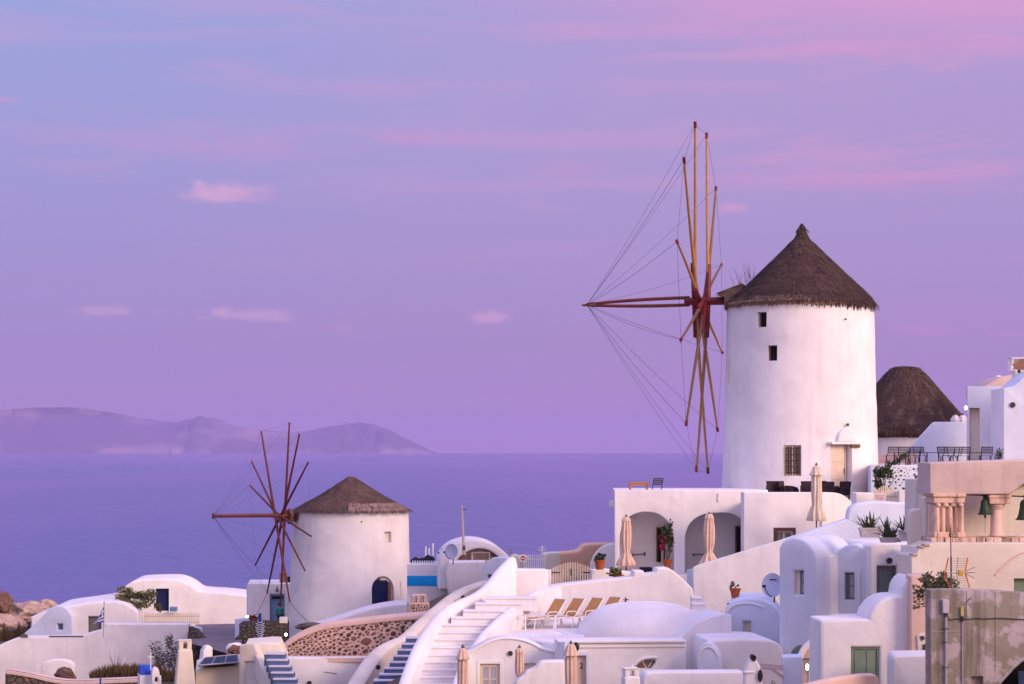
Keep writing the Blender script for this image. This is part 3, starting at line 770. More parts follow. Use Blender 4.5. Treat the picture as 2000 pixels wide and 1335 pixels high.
def sails(root, hub, AXD, ehat, R_, angles, rad, cap_m, arm_m, base_m, base_len, nose, spar_rad, curve=.0, tot=None, base_rad=.14, wires=True, wr=.012, offs=.16, tipk=.5):
    """the wheel: an axle, pairs of poles through it, a bowsprit and the stay ropes"""
    up = ehat.cross(AXD).normalized()
    if up.z < 0: up = -up
    tips = []
    for i, (a, rr_) in enumerate(angles):
        d = up*math.cos(R(a)) + ehat*math.sin(R(a))
        k = (i % (len(angles)//2)) - (len(angles)//2-1)/2
        b0 = hub + AXD*k*offs
        tip = hub + AXD*k*offs*tipk + d*R_*rr_; perp = up*(-math.sin(R(a))) + ehat*math.cos(R(a))
        pts = bent(b0, tip, curve*(1 if i % 2 else -1)*(.7+.3*math.sin(i*2.1)), 7, perp)
        m_ = MB(); m_.tube(pts, [rad*(1-.42*j/7) for j in range(8)], 8); sp_ = m_.obj('sail_pole', arm_m if isinstance(arm_m, str) else arm_m[i], root)
        if cap_m:
            m_ = MB(); m_.tube([tip-d*.22, tip+d*.10], [rad*.75, rad*.85], 8); m_.tube([tip-perp*.12-d*.02, tip+perp*.12-d*.02], .022, 6); m_.obj('tip', cap_m, sp_)
        if base_m:
            m_ = MB(); q1 = b0 + AXD*.03 + d*base_len*(1+.12*math.sin(i*3.7)); m_.tube([b0 + AXD*.02, q1], [base_rad, base_rad*.92], 8)
            m_.obj('splint', base_m, sp_, bev=0)
            for t in (.45, .9):
                m_ = MB(); qc = b0 + AXD*.04 + d*base_len*t; m_.tube([qc-perp*.2, qc+perp*.2], .018, 5); m_.obj('bolt', 'iron', sp_)
        tips.append(tip)
    if wires:
        for i, t in enumerate(tips):
            m_ = MB(); m_.tube(bent(t, nose, -.12 - .03*(i % 3), 8), wr, 4); m_.obj('stay_rope', 'wire', root)
            if wires != 'partial' or i % 2 == 0:
                m_ = MB(); m_.tube(bent(t, tips[(i+1) % len(tips)], -.05, 5), wr, 4); m_.obj('rim_rope', 'wire', root)
    return tips
hub = ax0 + AXD*4.83
eh = Vector((.216, .976, .03)).normalized()
ang = [(15,1),(45,.99),(75,1.0),(105,1.03),(135,1.04),(165,1.0),(195,.97),(225,.95),(255,.90),(285,1.04),(315,1.02),(345,1.0)]
nose = hub + AXD*5.75 + Vector((0,0,-.10))
sl_ = [(a, r_) for a, r_ in ang]
# pair opposite poles: order so that i and i+6 share a place on the axle
tips = sails(mill, hub, AXD, eh, 8.75, sl_, .092, 'red_paint', ['wood_tan','wood_mid','wood_dark','wood_tan','wood_tan','wood_tan','wood_mid','wood_dark','wood_dark','wood_tan','wood_tan','wood_tan'], 'red_paint', 1.9, nose, .08, curve=.11, wr=.008, offs=.13, tipk=0.0)  # wood tones vary; sunlit poles get tan, light put into the colour
m_ = MB(); m_.tube([ax0+AXD*3.0, hub-AXD*.75, hub+AXD*.85], [.20,.20,.19], 12); m_.obj('axle', 'red_paint', mill)
m_ = MB(); m_.tube(bent(hub+AXD*.6+Vector((0,0,.19)), nose+Vector((0,0,.04)), .05, 6), [.085]*4+[.08,.075,.07], 8); m_.obj('bowsprit', 'red_wood', mill)
m_ = MB(); m_.tube(bent(hub+AXD*.6+Vector((0,0,-.17)), nose+AXD*-.25+Vector((0,0,-.03)), -.04, 6), [.085]*4+[.08,.075,.07], 8); m_.obj('bowsprit', 'red_wood', mill)
m_ = MB(); m_.tube([nose-AXD*.45, nose+AXD*.25], [.09,.055], 8); m_.obj('nose', 'wood_dark', mill)

# ---- lower windmill
YL = 130.0
mill2 = thing('windmill', 'squat white windmill with low brown cone roof and dark red sails by the sea', 'windmill', P(685, 1230, YL))
n1 = cyl_plane(685, YL, 113, 758); n2 = cyl_plane(685, YL, 118, 748)
pockets = [MB().pbox(n1, 751, 1037, 765, 1058, -.6, .35)]
dp = MB().slab(n2, [(727,1200),(727,1150)] + arc(749.5,1150,22.5,26,180,0,14)[1:] + [(772,1200)], 1.1, w0=-.7, bev=0.0001)
pockets.append(dp)
windmill_body(mill2, 685, YL, [(1250,124),(1225,121.5),(1175,118.5),(1100,115.5),(1040,113.5),(1000,112),(996,111.5)], 'white', pockets)
k = MB(); k.pbox(n1, 751, 1037, 765, 1058, .28, .34); k.obj('window', 'cream', mill2)
d_ = door(n2, 729.5, 1134, 759, 1192, .2, 'navy', mill2, 2, 2)
fr = MB(); fr.pbox(n2, 759, 1136, 764, 1192, .02, .36); fr.obj('door_frame', 'marble_dark', mill2)
fr = MB(); fr.slab(n2, [(727.5,1134),(727.5,1150-1)] + arc(749.5,1150,22,25,178,2,14) + [(771.5,1134)], .05, w0=.28, bev=.005); fr.obj('fanlight', 'cream', mill2)
l_ = MB(); l_.ball(n2.pt(741, 1129, .1), .12, 10, 8); l_.obj('wall_lamp', 'iron_grey', mill2)
l_ = MB(); l_.disc(cyl_plane(685, YL, 112, 706), 706, 1018, .06, -.02, .02, 8); l_.obj('hole_disc', 'iron_grey', mill2)  # grey disc added to stand in for a small dark hole
l_ = MB(); n3 = cyl_plane(685, YL, 117, 784); l_.tube([n3.pt(782,1134,-.02), n3.pt(783,1186,-.02)], .02, 5); l_.obj('cable', 'cream_wood', mill2)
ro2 = thatch(mill2, 686, YL, [(929,2),(931,7),(937,16),(950,36),(966,62),(980,88),(990,106),(994,113.5),(996,111)], 'thatch_brown', 'thatch_brown', 24, .34, 260, 9, lift=.03)
f_ = MB(); c2 = P(686, EY, YL)
for _ in range(700):
    a = R(rr.uniform(272, 350)); r0 = 3.68*rr.uniform(.80, 1.0); z0 = (EY-994)/F*YL + (3.68-r0)*.58 + .07
    q = Vector((c2[0]+math.cos(a)*r0, c2[1]+math.sin(a)*r0, c2[2]+z0)); d = Vector((math.cos(a)*.9+rr.uniform(-.2,.2), math.sin(a)*.9+rr.uniform(-.2,.2), -.5)).normalized()
    s_ = Vector((-math.sin(a), math.cos(a), 0))*.022
    f_.add([q-s_, q+s_, q+d*rr.uniform(.2,.5)], [(0,1,2)])
f_.obj('fringe', 'thatch_pale', ro2, smooth=0, stuff=True)
AX2 = Vector((-.895, -.446, 0)).normalized(); a2 = P(685, 1005, YL)
hub2 = a2 + AX2*4.75; hub2.z = P(547, 1005, hub2.y).z
eh2 = Vector((.446, -.895, 0)).normalized()
nose2 = hub2 + AX2*4.35 + Vector((0,0,.02))
ang2 = [(8,1.0),(30,1.0),(55,1.0),(101,.98),(123,1.0),(153,1.0),(188,1.0),(210,1.0),(235,1.0),(288,.98),(305,1.0),(334,1.0)]
tips2 = sails(mill2, hub2, AX2, eh2, 5.85, ang2, .085, None, 'red_wood', None, 0, nose2, .08, curve=.0, wires=True, wr=.005, offs=.13, tipk=1.0)
m_ = MB(); m_.tube([a2+AX2*3.2, hub2+AX2*.55], [.17,.14], 10); m_.obj('axle', 'red_wood', mill2)
m_ = MB(); m_.tube([hub2+AX2*.4, nose2], [.12,.10], 8); m_.tube([nose2-Vector((0,0,.17)), nose2+Vector((0,0,.17))], .07, 8); m_.obj('bowsprit', 'red_wood', mill2)
m_ = MB(); hw = a2+AX2*3.65; m_.tube([hw-AX2*.12, hw+AX2*.12], [.36,.36], 14); m_.tube([hw+AX2*.35, hw+AX2*.55], [.5,.5], 6); m_.obj('wheel_block', 'wood_dark', mill2)
m_ = MB(); m_.tube(bent(tips2[5], P(606, 1216, 122.5), -.1, 6), .02, 5); m_.obj('mooring_chain', 'iron_grey', mill2)
m_ = MB(); m_.tube(bent(tips2[7], P(496, 1206, 131), -.1, 6), .016, 5); m_.obj('mooring_chain', 'iron_grey', mill2)

# ---- third mill, far right, only its thatched cap and a strip of wall show
mill3 = thing('windmill', 'rounded dark brown thatched cap of a third windmill behind the terrace', 'windmill', P(1768, 905, 120))
windmill_body(mill3, 1768, 120, [(985,112),(905,110),(850,108),(845,107)], 'white', None)
thatch(mill3, 1768, 120, [(714,9),(716,21),(719,29),(730,40),(760,66),(785,87),(808,107),(828,123),(840,127),(849,117),(853,108)], 'thatch_brown', 'thatch', 20, .38, 330, 12, lift=.04)

# ================================================================== LEFT: cave houses, rocks, walls
def building(name, label, cat, pl_or_loc, group=None):
    loc = pl_or_loc if isinstance(pl_or_loc, Vector) else pl_or_loc.pt(*pl_or_loc._c) if hasattr(pl_or_loc, '_c') else pl_or_loc.A
    return thing(name, label, cat, loc, group)
def rock(name, label, px, py, Y, r, sc, m, seed, rot=0, group=None):
    bm = bmesh.new(); bmesh.ops.create_icosphere(bm, subdivisions=5, radius=1)
    sd = Vector((seed*3.1, seed*1.7, 0))
    for v in bm.verts:
        p = v.co.copy(); k = 1 + .32*noise.noise(p*1.1+sd) + .20*noise.noise(p*2.7+sd) + .10*noise.noise(p*6+sd) + .05*noise.noise(p*13+sd)
        v.co = Vector((p.x*sc[0], p.y*sc[1], p.z*sc[2]))*k*r
    me = bpy.data.meshes.new(name); bm.to_mesh(me); bm.free(); me.materials.append(MATS[m]); me.shade_smooth(); me.set_sharp_from_angle(angle=R(38))
    ob = bpy.data.objects.new(name, me); COL.objects.link(ob); ob.location = P(px, py, Y); ob.rotation_euler = (0, 0, rot)
    return tag(ob, label, 'rock', group)
rock('boulder', 'round brown boulder at the left edge above the sea', 2, 1178, 168, .95, (1, 1, 1), 'rock_brown', 1)
rock('rock_outcrop', 'pale pink rocky outcrop sloping beside the white cave houses', 58, 1206, 170, 2.0, (1.15, 1.3, .62), 'rock', 5, .2)
rock('rock_outcrop', 'low pink rock ledge at the left edge under the brown boulder', 5, 1222, 166, 1.4, (1.4, 1.2, .7), 'rock', 9)
rock('rock_outcrop', 'small pointed crest of pink rock next to the white roof', 92, 1186, 171, .9, (.9, 1.2, .8), 'rock', 13)
rock('boulder', 'dark brown rounded boulder against the white garden wall', 126, 1319, 116, .52, (1, .9, .95), 'rock_brown', 4)

# dry grass and low growth: blades nobody could count
def grass(name, label, region, n, h, m, seed, Yr, lean=.35, wid=.03):
    rr = random.Random(seed); mb = MB(); x0, y0, x1, y1 = region
    for _ in range(n):
        t = (rr.random()+rr.random())/2 if rr.random() < .5 else rr.random(); Y = Yr[0] + (Yr[1]-Yr[0])*rr.random(); px = x0+(x1-x0)*t
        env = (.35 + .65*min(1, 5*t, 5*(1-t))) * (.65 + .5*noise.noise(Vector((px*.06, seed, 0))) + .3*noise.noise(Vector((px*.2, seed, 3))))
        py = y1+(y0-y1)*rr.random()**1.3*max(env, .1)*1.3
        q = P(px, py, Y); d = Vector((rr.uniform(-lean, lean), rr.uniform(-lean, lean), 1)).normalized(); H = h*rr.uniform(.4, 1.2)
        s_ = Vector((rr.uniform(-1,1), rr.uniform(-1,1), 0)).normalized()*wid
        mb.add([q-s_, q+s_, q+d*H], [(0,1,2)])
    return tag(mb.obj(name, m, smooth=0, stuff=True), label, 'grass')
grass('dry_grass', 'dark dry grass covering the slope under the pink rocks', (-10, 1226, 82, 1262), 5000, .5, 'dry_grass', 3, (158, 160))
grass('dry_grass', 'rusty dry grass and weeds along the top of the dark stone wall', (176, 1306, 342, 1330), 7000, .50, 'dry_grass', 4, (117, 121))

# upper cave house
pl = Pl(300, 158, 4); h = building('cave_house', 'long rounded white cave house with open dark blue door above the sea', 'house', pl)
top = cr([(96,1190),(120,1180),(170,1173),(210,1166),(232,1154),(246,1142),(262,1133),(284,1130),(335,1129),(356,1133),(372,1141),(386,1151),(400,1154),(446,1157),(500,1164)], 4)
mb = MB(); mb.slab(pl, [(500,1280),(60,1280),(60,1204)] + top, 6.0, [rect(304,1148,330,1192)], bev=.18, seg=3); mb.obj('wall', 'white', h)
door(pl, 304.4, 1148.4, 329.6, 1192, .3, 'navy', h, 1, 1)
fr = MB()
for a in ((301,1145,304,1192),(330,1145,333.5,1192),(304,1145,330,1148)): fr.pbox(pl, *a, -.03, .1)
fr.obj('door_frame', 'white_smooth', h)
s_ = MB(); s_.pbox(pl, 331, 1190, 345, 1194, -.5, -.05); s_.obj('step', 'white', h)
# picket fence by the blue door
def picket_fence(name, label, pl, x0, x1, ytop, ybot, n, wu, parent=None, gate=False, topf=None, m='cream_wood', rails=2):
    f = thing(name, label, 'gate' if gate else 'fence', pl.pt((x0+x1)/2, ybot))
    u0 = pl.uv(x0, ybot)[0]; u1 = pl.uv(x1, ybot)[0]; v0 = pl.uv((x0+x1)/2, ybot)[1]; v1 = pl.uv((x0+x1)/2, ytop)[1]
    for i in range(n):
        t = (i+.5)/n; u = u0+(u1-u0)*t; H = (v1-v0)*(topf(t) if topf else 1)
        k = MB(); vs = [pl.at(u+a, v0+b, c) for c in (-.02,.02) for a, b in ((-wu,0),(wu,0),(wu,H-wu),(0,H),(-wu,H-wu))]
        k.add(vs, [(0,1,2,3,4),(9,8,7,6,5)] + [(j,5+j,5+(j+1)%5,(j+1)%5) for j in range(5)]); k.obj('picket', m, f, smooth=0)
    for j in range(rails):
        k = MB(); vv = v0 + (v1-v0)*(.2 + .5*j/max(rails-1,1)); k.ubox(pl, u0, vv-.04, u1, vv+.04, .022, .06); k.obj('rail', m, f)
    return f
picket_fence('picket_fence', 'long pale picket fence below the open blue door', Pl(335, 151, 2), 281, 390, 1195, 1219, 30, .032, m='cream_wood')
# cushioned bench things by the door
mb = MB(); mb.pbox(Pl(337,152), 331, 1184, 345, 1193, 0, .5); o = mb.obj('outdoor_seat', 'door_blue', bev=.06); tag(o, 'small pale blue cushioned seat beside the open dark blue door', 'seat')

# lower cave house
pl = Pl(115, 147, -12); pr = Pl(141, 147.2, 6)
h = building('cave_house', 'low white vaulted cave house with grey door and tiny window', 'house', pr)
mb = MB(); mb.slab(pl, [(141,1262),(30,1262),(38,1243),(62,1222),(82,1203)] + cr([(88,1196),(98,1186),(110,1181.5),(124,1184),(134,1192),(141,1203)], 4), 1.6, [rect(111,1217,122,1229)], bev=.10)
mb.obj('wall', 'white_blue_shade', h)
window(pl, 111.3, 1217.3, 121.7, 1228.7, .25, 'door_blue', h, 1, 1, t=.05)
mb = MB(); mb.slab(pr, [(141,1262),(141,1200)] + cr([(128,1184),(160,1178),(205,1174),(226,1174),(242,1177),(256,1185),(268,1194),(270,1204)], 4) + [(270,1262)], 4.5, [rect(172,1203,197,1240)], w0=.05, bev=.14, seg=3)
mb.obj('roof', 'white', h)
door(pr, 172.4, 1203.4, 196.8, 1240, .4, 'grey_door', h, 2, 1)

# front garden wall of the lower house
pl = Pl(180, 138, 2)
w_ = building('garden_wall', 'broad white retaining wall sweeping below the left cave houses', 'wall', pl)
mb = MB(); mb.slab(pl, [(-60,1400),(-60,1285)] + cr([(-20,1268),(8,1254),(38,1242.5)], 3) + [(160,1240.5),(176,1234),(203,1227.5),(205.5,1217),(368,1217.5),(369,1400)], 1.2, bev=.12, seg=3); mb.obj('wall', 'white', w_)
sl_ = MB(); sl_.pbox(pl, 96, 1240.5, 163, 1242.2, -.04, .06); sl_.obj('slot', 'iron_grey', w_)
sl_ = MB(); sl_.slab(pl, arc(47,1243,8,7,0,180,8), .12, w0=-.07, bev=.01); sl_.obj('drain_arch', 'iron_grey', w_)
pl2 = Pl(110, 124, 0); w2 = thing('low_wall', 'low rounded white wall piece behind the dark stone wall', 'wall', pl2.pt(110, 1330))
mb = MB(); mb.slab(pl2, [(82,1380)] + cr([(80,1300),(86,1291),(105,1287),(128,1288),(142,1296),(145,1310)], 3) + [(146,1380)], .8, bev=.1); mb.obj('wall', 'white', w2)
# side wall stepping back to the right with small ledge
pl3 = Pl(372, 140, -35); w3 = thing('low_wall', 'short whitewashed end wall beside the dark path', 'wall', pl3.pt(380, 1240))
mb = MB(); mb.slab(pl3, [(368,1300),(368,1222),(386,1224),(388,1300)], .5, bev=.05); mb.obj('wall', 'white_blue_shade', w3)
# dark path between the houses
mb = MB(); q = [P(372,1262,128), P(470,1290,104), P(474,1240,138), P(486,1222,148), P(385,1224,150), P(368,1234,140)]
for v in q: v.z += .22
mb.add(q, [tuple(range(6))[::-1]]); tag(mb.obj('path', 'path', smooth=0), 'dark paved path between the left houses and the mill', kind='structure')
# dark low boulders / rubble wall along the path
rr = random.Random(3)
pw = Pl(385, 133, -20); w4 = thing('stone_wall', 'short dark rubble wall at the end of the white garden wall', 'wall', pw.pt(400, 1262))
poly = [(368,1290),(368,1222),(382,1228),(398,1248),(410,1290)]
mb = MB(); mb.slab(pw, poly, .5, bev=.04); mb.obj('wall', 'dark_mortar', w4)
stones(pw, poly, w4, lambda x, y, r: r.uniform(3, 6), ['dark_stone','lava_grey'], seed=5, gap=1.0, flat=.35, tries=2500)

# dark dry-stone wall along the bottom left
pl = Pl(150, 110, 3); w_ = thing('stone_wall', 'dark dry-stone wall with pale coping along the bottom left corner', 'wall', pl.pt(150, 1350))
tp = cr([(10,1306),(30,1309),(60,1314),(90,1321),(110,1325),(145,1328),(200,1326),(278,1323)], 3)
poly = [(278,1400),(10,1400)] + tp
mb = MB(); mb.slab(pl, poly, .6, bev=.04); mb.obj('wall', 'dark_mortar', w_)
stones(pl, [(278,1352),(10,1352)] + [(a, b+3) for a, b in tp], w_, lambda x, y, r: r.uniform(3.4, 6.5), ['dark_stone','lava_grey','dark_stone','lava_red'], seed=2, gap=.98, flat=.3, tries=9000, maxn=230)
mb = MB(); mb.sweep([pl.pt(a, b, .3) + Vector((0,0,.06)) for a, b in tp], .75, .12); mb.obj('coping', 'dusty_pink', w_)
# blue peg and little blue-domed shrine
mb = MB(); q = P(196, 1350, 106); mb.tube([q, q+Vector((0,0,.75))], .045, 8); tag(mb.obj('mooring_post', 'blue_pole'), 'short bright blue post in front of the dark stone wall', 'post')
pl = Pl(300, 101, 28); s_ = thing('shrine', 'tiny white roadside chapel model with bright blue roof and white cross', 'shrine', pl.pt(295, 1345))
pf = Pl(303, 100.5, 18); 
mb = MB(); mb.pbox(pf, 273.5, 1317, 301, 1385, .02, .9); mb.obj('wall', 'white', s_, bev=.02)
mb = MB(); u0 = pf.uv(275,1317)[0]; u1 = pf.uv(300,1317)[0]; v0 = pf.uv(287,1317)[1]
prof = [(0,0)] + [(.9*(1-math.cos(PI*k/8))/2, .46*math.sin(PI*k/8)) for k in range(1,8)] + [(.9,0)]
vs = [pf.at(u, v0+z+.0, .02+w) for u in (u0,u1) for (w, z) in prof]; n_ = len(prof)
mb.add(vs, [tuple(range(n_)), tuple(range(2*n_-1, n_-1, -1))] + [(i, n_+i, n_+i+1, i+1) for i in range(n_-1)]); mb.obj('roof', 'blue_dome', s_)
mb = MB(); pg = Pl(306, 100, 22); mb.slab(pg, [(296,1385),(296,1320)] + arc(303.5,1316,7.5,15,180,0,10) + [(311,1318),(314,1318),(315,1385)], .32, [[(301,1330)] + arc(305,1326,3.6,6,180,0,8) + [(308.6,1330)]], w0=-.12, bev=.02); mb.obj('bell_arch', 'white', s_)
mb = MB(); q = pg.pt(293, 1303); mb.box(q+Vector((0,.2,.3)), (.022,.022,.45)); mb.box(q+Vector((0,.2,.52)), (.13,.021,.024)); mb.obj('cross', 'white_smooth', s_)

# flag hanging from its pole
fl = thing('flag', 'blue and white striped flag with white cross hanging limp from its pole', 'flag', P(203, 1240, 133))
mb = MB(); q0 = P(203.5, 1176, 133); q1 = P(202, 1243, 133); mb.tube([q1, q0], .03, 8); mb.ball(q0+Vector((0,0,.04)), .05, 8, 6); mb.obj('pole', 'pipe_grey', fl)
m = bpy.data.materials.new('flag'); m.use_nodes = True; t = NT(m.node_tree); b = t.n['Principled BSDF']
uvn = t.add('ShaderNodeUVMap'); se = t.add('ShaderNodeSeparateXYZ', inp={0: uvn.outputs[0]})
sv = t.math('MODULO', t.math('FLOOR', t.math('MULTIPLY', se.outputs[1], 9.0)), 2.0)   # nine stripes, blue first
inc = t.math('MULTIPLY', t.math('LESS_THAN', se.outputs[0], .37), t.math('GREATER_THAN', se.outputs[1], 4/9))
cx1 = t.math('LESS_THAN', t.math('ABSOLUTE', t.math('SUBTRACT', se.outputs[0], .185)), .037)
cy1 = t.math('LESS_THAN', t.math('ABSOLUTE', t.math('SUBTRACT', se.outputs[1], 6.5/9)), .055)
cross = t.math('MAXIMUM', cx1, cy1)
val = t.math('ADD', t.math('MULTIPLY', sv, t.math('SUBTRACT', 1.0, inc)), t.math('MULTIPLY', cross, inc))
t.l.new(t.mix(val, (.012,.055,.42,1), (.72,.72,.78,1)), b.inputs['Base Color']); b.inputs['Roughness'].default_value = .85; MATS['flag'] = m
# the cloth droops from the hoist: far corner hangs down beside the pole
nu, nv = 24, 16; vs = []; fs = []; uvs = []
top_ = P(203, 1182, 133); wid_ = 1.45; hei_ = 1.05
for j in range(nv+1):
    for i in range(nu+1):
        s1 = i/nu; t1 = j/nv      # s along the fly, t up the hoist
        x = -.62*math.sin(s1*PI*.5)*(1-.62*t1) + .10*math.sin(s1*6+t1*2)*s1 - .02
        z = -(1-t1)*hei_*(1-.35*s1) - s1*wid_*.62*(.55+.45*t1)
        y = .14*math.sin(s1*11 + t1*3)*s1**.6
        vs.append(top_ + Vector((x + .02, y-.03, z))); uvs.append((s1, t1))
for j in range(nv):
    for i in range(nu): fs.append((j*(nu+1)+i, j*(nu+1)+i+1, (j+1)*(nu+1)+i+1, (j+1)*(nu+1)+i))
mb = MB(); mb.add(vs, fs); o_ = root_loc(fl); me = bpy.data.meshes.new('cloth'); me.from_pydata([tuple(Vector(v)-o_) for v in vs], [], fs)
ul = me.uv_layers.new(name='UVMap')
for lp in me.loops: ul.data[lp.index].uv = uvs[lp.vertex_index]
me.materials.append(m); me.shade_smooth(); ob = bpy.data.objects.new('cloth', me); COL.objects.link(ob); ob.parent = fl

# bushes on the left
def bush(name, label, px, py, Y, rad, n, size, m, seed, trunk_h=.8, clump=9, branches=6, long=2.0, crown_dz=0, cat='bush'):
    t_ = thing(name, label, cat, P(px, py, Y)); base = P(px, py, Y); mb = MB()
    sprigs(mb, base, branches, trunk_h + rad[2], .55*rad[0]/max(rad[2],.3), .035, seed); mb.obj('branches', 'bark', t_, stuff=True)
    mb = MB(); leaves(mb, base + Vector((0,0,trunk_h + crown_dz)), rad, n, size, seed+1, long, clump); mb.obj('foliage', m, t_, smooth=0, stuff=True)
    return t_
bush('shrub', 'spreading yellow-green shrub in front of the white cave house', 268, 1196, 150, (1.75, 1.0, .85), 4400, .17, 'leaf_yellow', 11, 1.05, 14)
bush('shrub', 'small yellow-green shrub by the foot of the open blue door', 309, 1194, 152, (.32, .3, .42), 260, .16, 'leaf_yellow', 13, .3, 5, 3)
bush('sparse_tree', 'sparse grey-green young tree in front of the white wall', 330, 1325, 123, (1.35, .8, 1.05), 950, .15, 'leaf_grey', 17, 1.35, 16, 9, cat='tree')
bush('sparse_tree', 'thin leafy branch growing up beside the cream chimney', 345, 1325, 120, (.75, .5, 1.0), 520, .15, 'leaf_grey', 19, 1.6, 10, 6, cat='tree')
mb = MB(); sprigs(mb, P(226, 1320, 118), 9, 1.9, .35, .018, 23); o = mb.obj('bare_stems', 'bark', stuff=True); tag(o, 'thin bare reddish plant stems against the white wall', 'plant')

# cream chimney with arched openings
def chimney(name, label, px0, px1, ytop, ybot, Y, tw, m='cream', yaw=12, cap=True, holes=True, hy=None, cat='chimney'):
    pl = Pl((px0+px1)/2, Y, yaw); t_ = thing(name, label, cat, pl.pt((px0+px1)/2, ybot)); cx_ = (px0+px1)/2
    hy = hy or (ytop+ (px1-px0)*.16, ytop + (px1-px0)*.55)
    w1 = tw/2; w2 = (px1-px0)/2; ysh = hy[1] + 3
    hl = []
    if holes:
        r_ = w1*.32
        hl = [[(cx_-r_, hy[1])] + arc(cx_, hy[0]+r_, r_, r_, 180, 0, 8) + [(cx_+r_, hy[1])]]
    D = w1*2*Y/F
    mb = MB(); mb.slab(pl, [(cx_-w1, ysh), (cx_-w1, ytop+1.5), (cx_+w1, ytop+1.5), (cx_+w1, ysh)], D*.9, hl, w0=D*.05, bev=.03); mb.obj('pot', m, t_)
    vs = []; 
    for (wd, y) in ((w1+1, ysh-1.5), (w1+1.2, ysh+1), (w2, (ysh+ybot)/2 + 0), (w2*1.12, ybot)):
        u0 = pl.uv(cx_-wd, y)[0]; u1, v = pl.uv(cx_+wd, y); dd = (u1-u0)/2; uc = (u0+u1)/2
        vs += [pl.at(uc-dd, v, D/2-dd), pl.at(uc+dd, v, D/2-dd), pl.at(uc+dd, v, D/2+dd), pl.at(uc-dd, v, D/2+dd)]
    fs = [(0,1,2,3), (15,14,13,12)]
    for j in range(3):
        for k in range(4): fs.append((j*4+k, j*4+(k+1)%4, (j+1)*4+(k+1)%4, (j+1)*4+k))
    mb = MB(); mb.add(vs, fs); mb.obj('stack', m, t_, bev=.06)
    if cap: mb = MB(); u0, v0 = pl.uv(cx_-w1-.5, ytop+1.5); u1, v1 = pl.uv(cx_+w1+.5, ytop); mb.ubox(pl, u0, v0, u1, v1, -.01, D+.01); mb.obj('cap', m, t_, bev=.02)
    return t_
chimney('chimney', 'tall tapered cream chimney with arched holes near the dark stone wall', 343, 381, 1249, 1395, 92, 25, hy=(1253,1266), yaw=14)

# solar panel on the cream roof and white parapet by it
pv = [P(387,1298,92.0), P(466,1292,92.5), P(465,1277,97.5), P(400,1283,97.0)]
sp_ = thing('solar_panel', 'dark blue glossy solar panel lying tilted on a white roof', 'solar panel', pv[0])
mb = MB(); mb.add(pv + [v - Vector((0,0,.06)) for v in pv], [(0,1,2,3),(7,6,5,4),(0,4,5,1),(1,5,6,2),(2,6,7,3),(3,7,4,0)]); mb.obj('panel', 'solar', sp_)
for a, b in ((0,1),(1,2),(2,3),(3,0)):
    mb = MB(); mb.tube([pv[a], pv[b]], .035, 6); mb.obj('frame', 'pipe_grey', sp_)
for t_ in (.33,.66):
    mb = MB(); mb.tube([pv[0].lerp(pv[1], t_)+Vector((0,0,.015)), pv[3].lerp(pv[2], t_)+Vector((0,0,.015))], .02, 5); mb.obj('rail', 'pipe_grey', sp_)
pl = Pl(425, 93, 8); rf = thing('flat_roof', 'low cream flat roof edge under the solar panel', 'roof', pl.pt(425, 1320))
mb = MB(); mb.slab(pl, [(380,1400),(382,1310),(400,1303),(470,1298),(470,1400)], 5, bev=.06); mb.obj('wall', 'cream', rf)
pl = Pl(408, 99, 25); o = MB().slab(pl, [(393,1310),(397,1270),(402,1262),(410,1259),(416,1264),(416,1310)], .6, bev=.1).obj('bollard_wall', 'white'); tag(o, 'small rounded white stub wall behind the solar panel', 'wall')
rock('boulder', 'small reddish boulder beside the cream stair house', 461, 1268, 103, .38, (1.1,.9,.6), 'rock_brown', 6)
pl = Pl(448, 112, -20); o = MB().slab(pl, [(440,1310)] + cr([(440,1262),(446,1256),(456,1256),(464,1262)],3) + [(468,1310)], .8, bev=.1).obj('bollard_wall', 'white'); tag(o, 'small lumpy white wall beside the reddish boulder', 'wall')
pl = Pl(468, 130, -40); o = MB().slab(pl, [(458,1275),(458,1208),(487,1204),(487,1275)], .7, bev=.06).obj('side_wall', 'white_blue_shade'); tag(o, 'narrow white wall flank left of the small mill hut', 'wall')

# ================================================================== hut by the lower mill
pl = Pl(523, 136, 5); h = thing('hut', 'small square white hut with pale blue door behind the lower mill sails', 'hut', pl.pt(523, 1212))
mb = MB(); mb.slab(pl, [(484,1260),(484,1138.5),(572,1138.5),(572,1260)], 4.2, [rect(527,1159,556,1225)], bev=.06); mb.obj('wall', 'white', h)
mb = MB(); mb.slab(Pl(484, 136, -50), [(481,1260),(481,1139),(484.2,1138.5),(484.2,1260)], .3, w0=.02, bev=.02); mb.obj('side_wall', 'white_blue_shade', h)
d_ = door(pl, 527.3, 1170, 555.7, 1225, .25, 'door_blue', h, 1, 2)
mb = MB(); mb.pbox(pl, 527.3, 1159.3, 555.7, 1163, .12, .3); mb.pbox(pl, 527.3, 1163, 530, 1170, .12, .3); mb.pbox(pl, 553, 1163, 555.7, 1170, .12, .3); mb.obj('door_frame', 'door_blue', h)
mb = MB(); mb.pbox(pl, 530, 1163, 553, 1170, .28, .3); mb.obj('fanlight', 'dark_inside', h)
mb = MB(); mb.ball(pl.pt(541.5, 1151, -.12), .11, 10, 7); mb.tube([pl.pt(541.5,1148,-.1), pl.pt(541.5,1144,0)], .03, 5); mb.obj('wall_lamp', 'lava_red', h)
o = MB().pbox(pl, 545, 1120, 560, 1139, 1.2, 1.8).obj('crate', 'brown_box', bev=.02); tag(o, 'plain brown box standing on the flat hut roof', 'box')
o = MB().pbox(pl, 560.5, 1127.5, 566, 1139, 1.2, 1.6).obj('crate', 'black_cloth', bev=.02); tag(o, 'small black box next to the brown box on the hut roof', 'box')
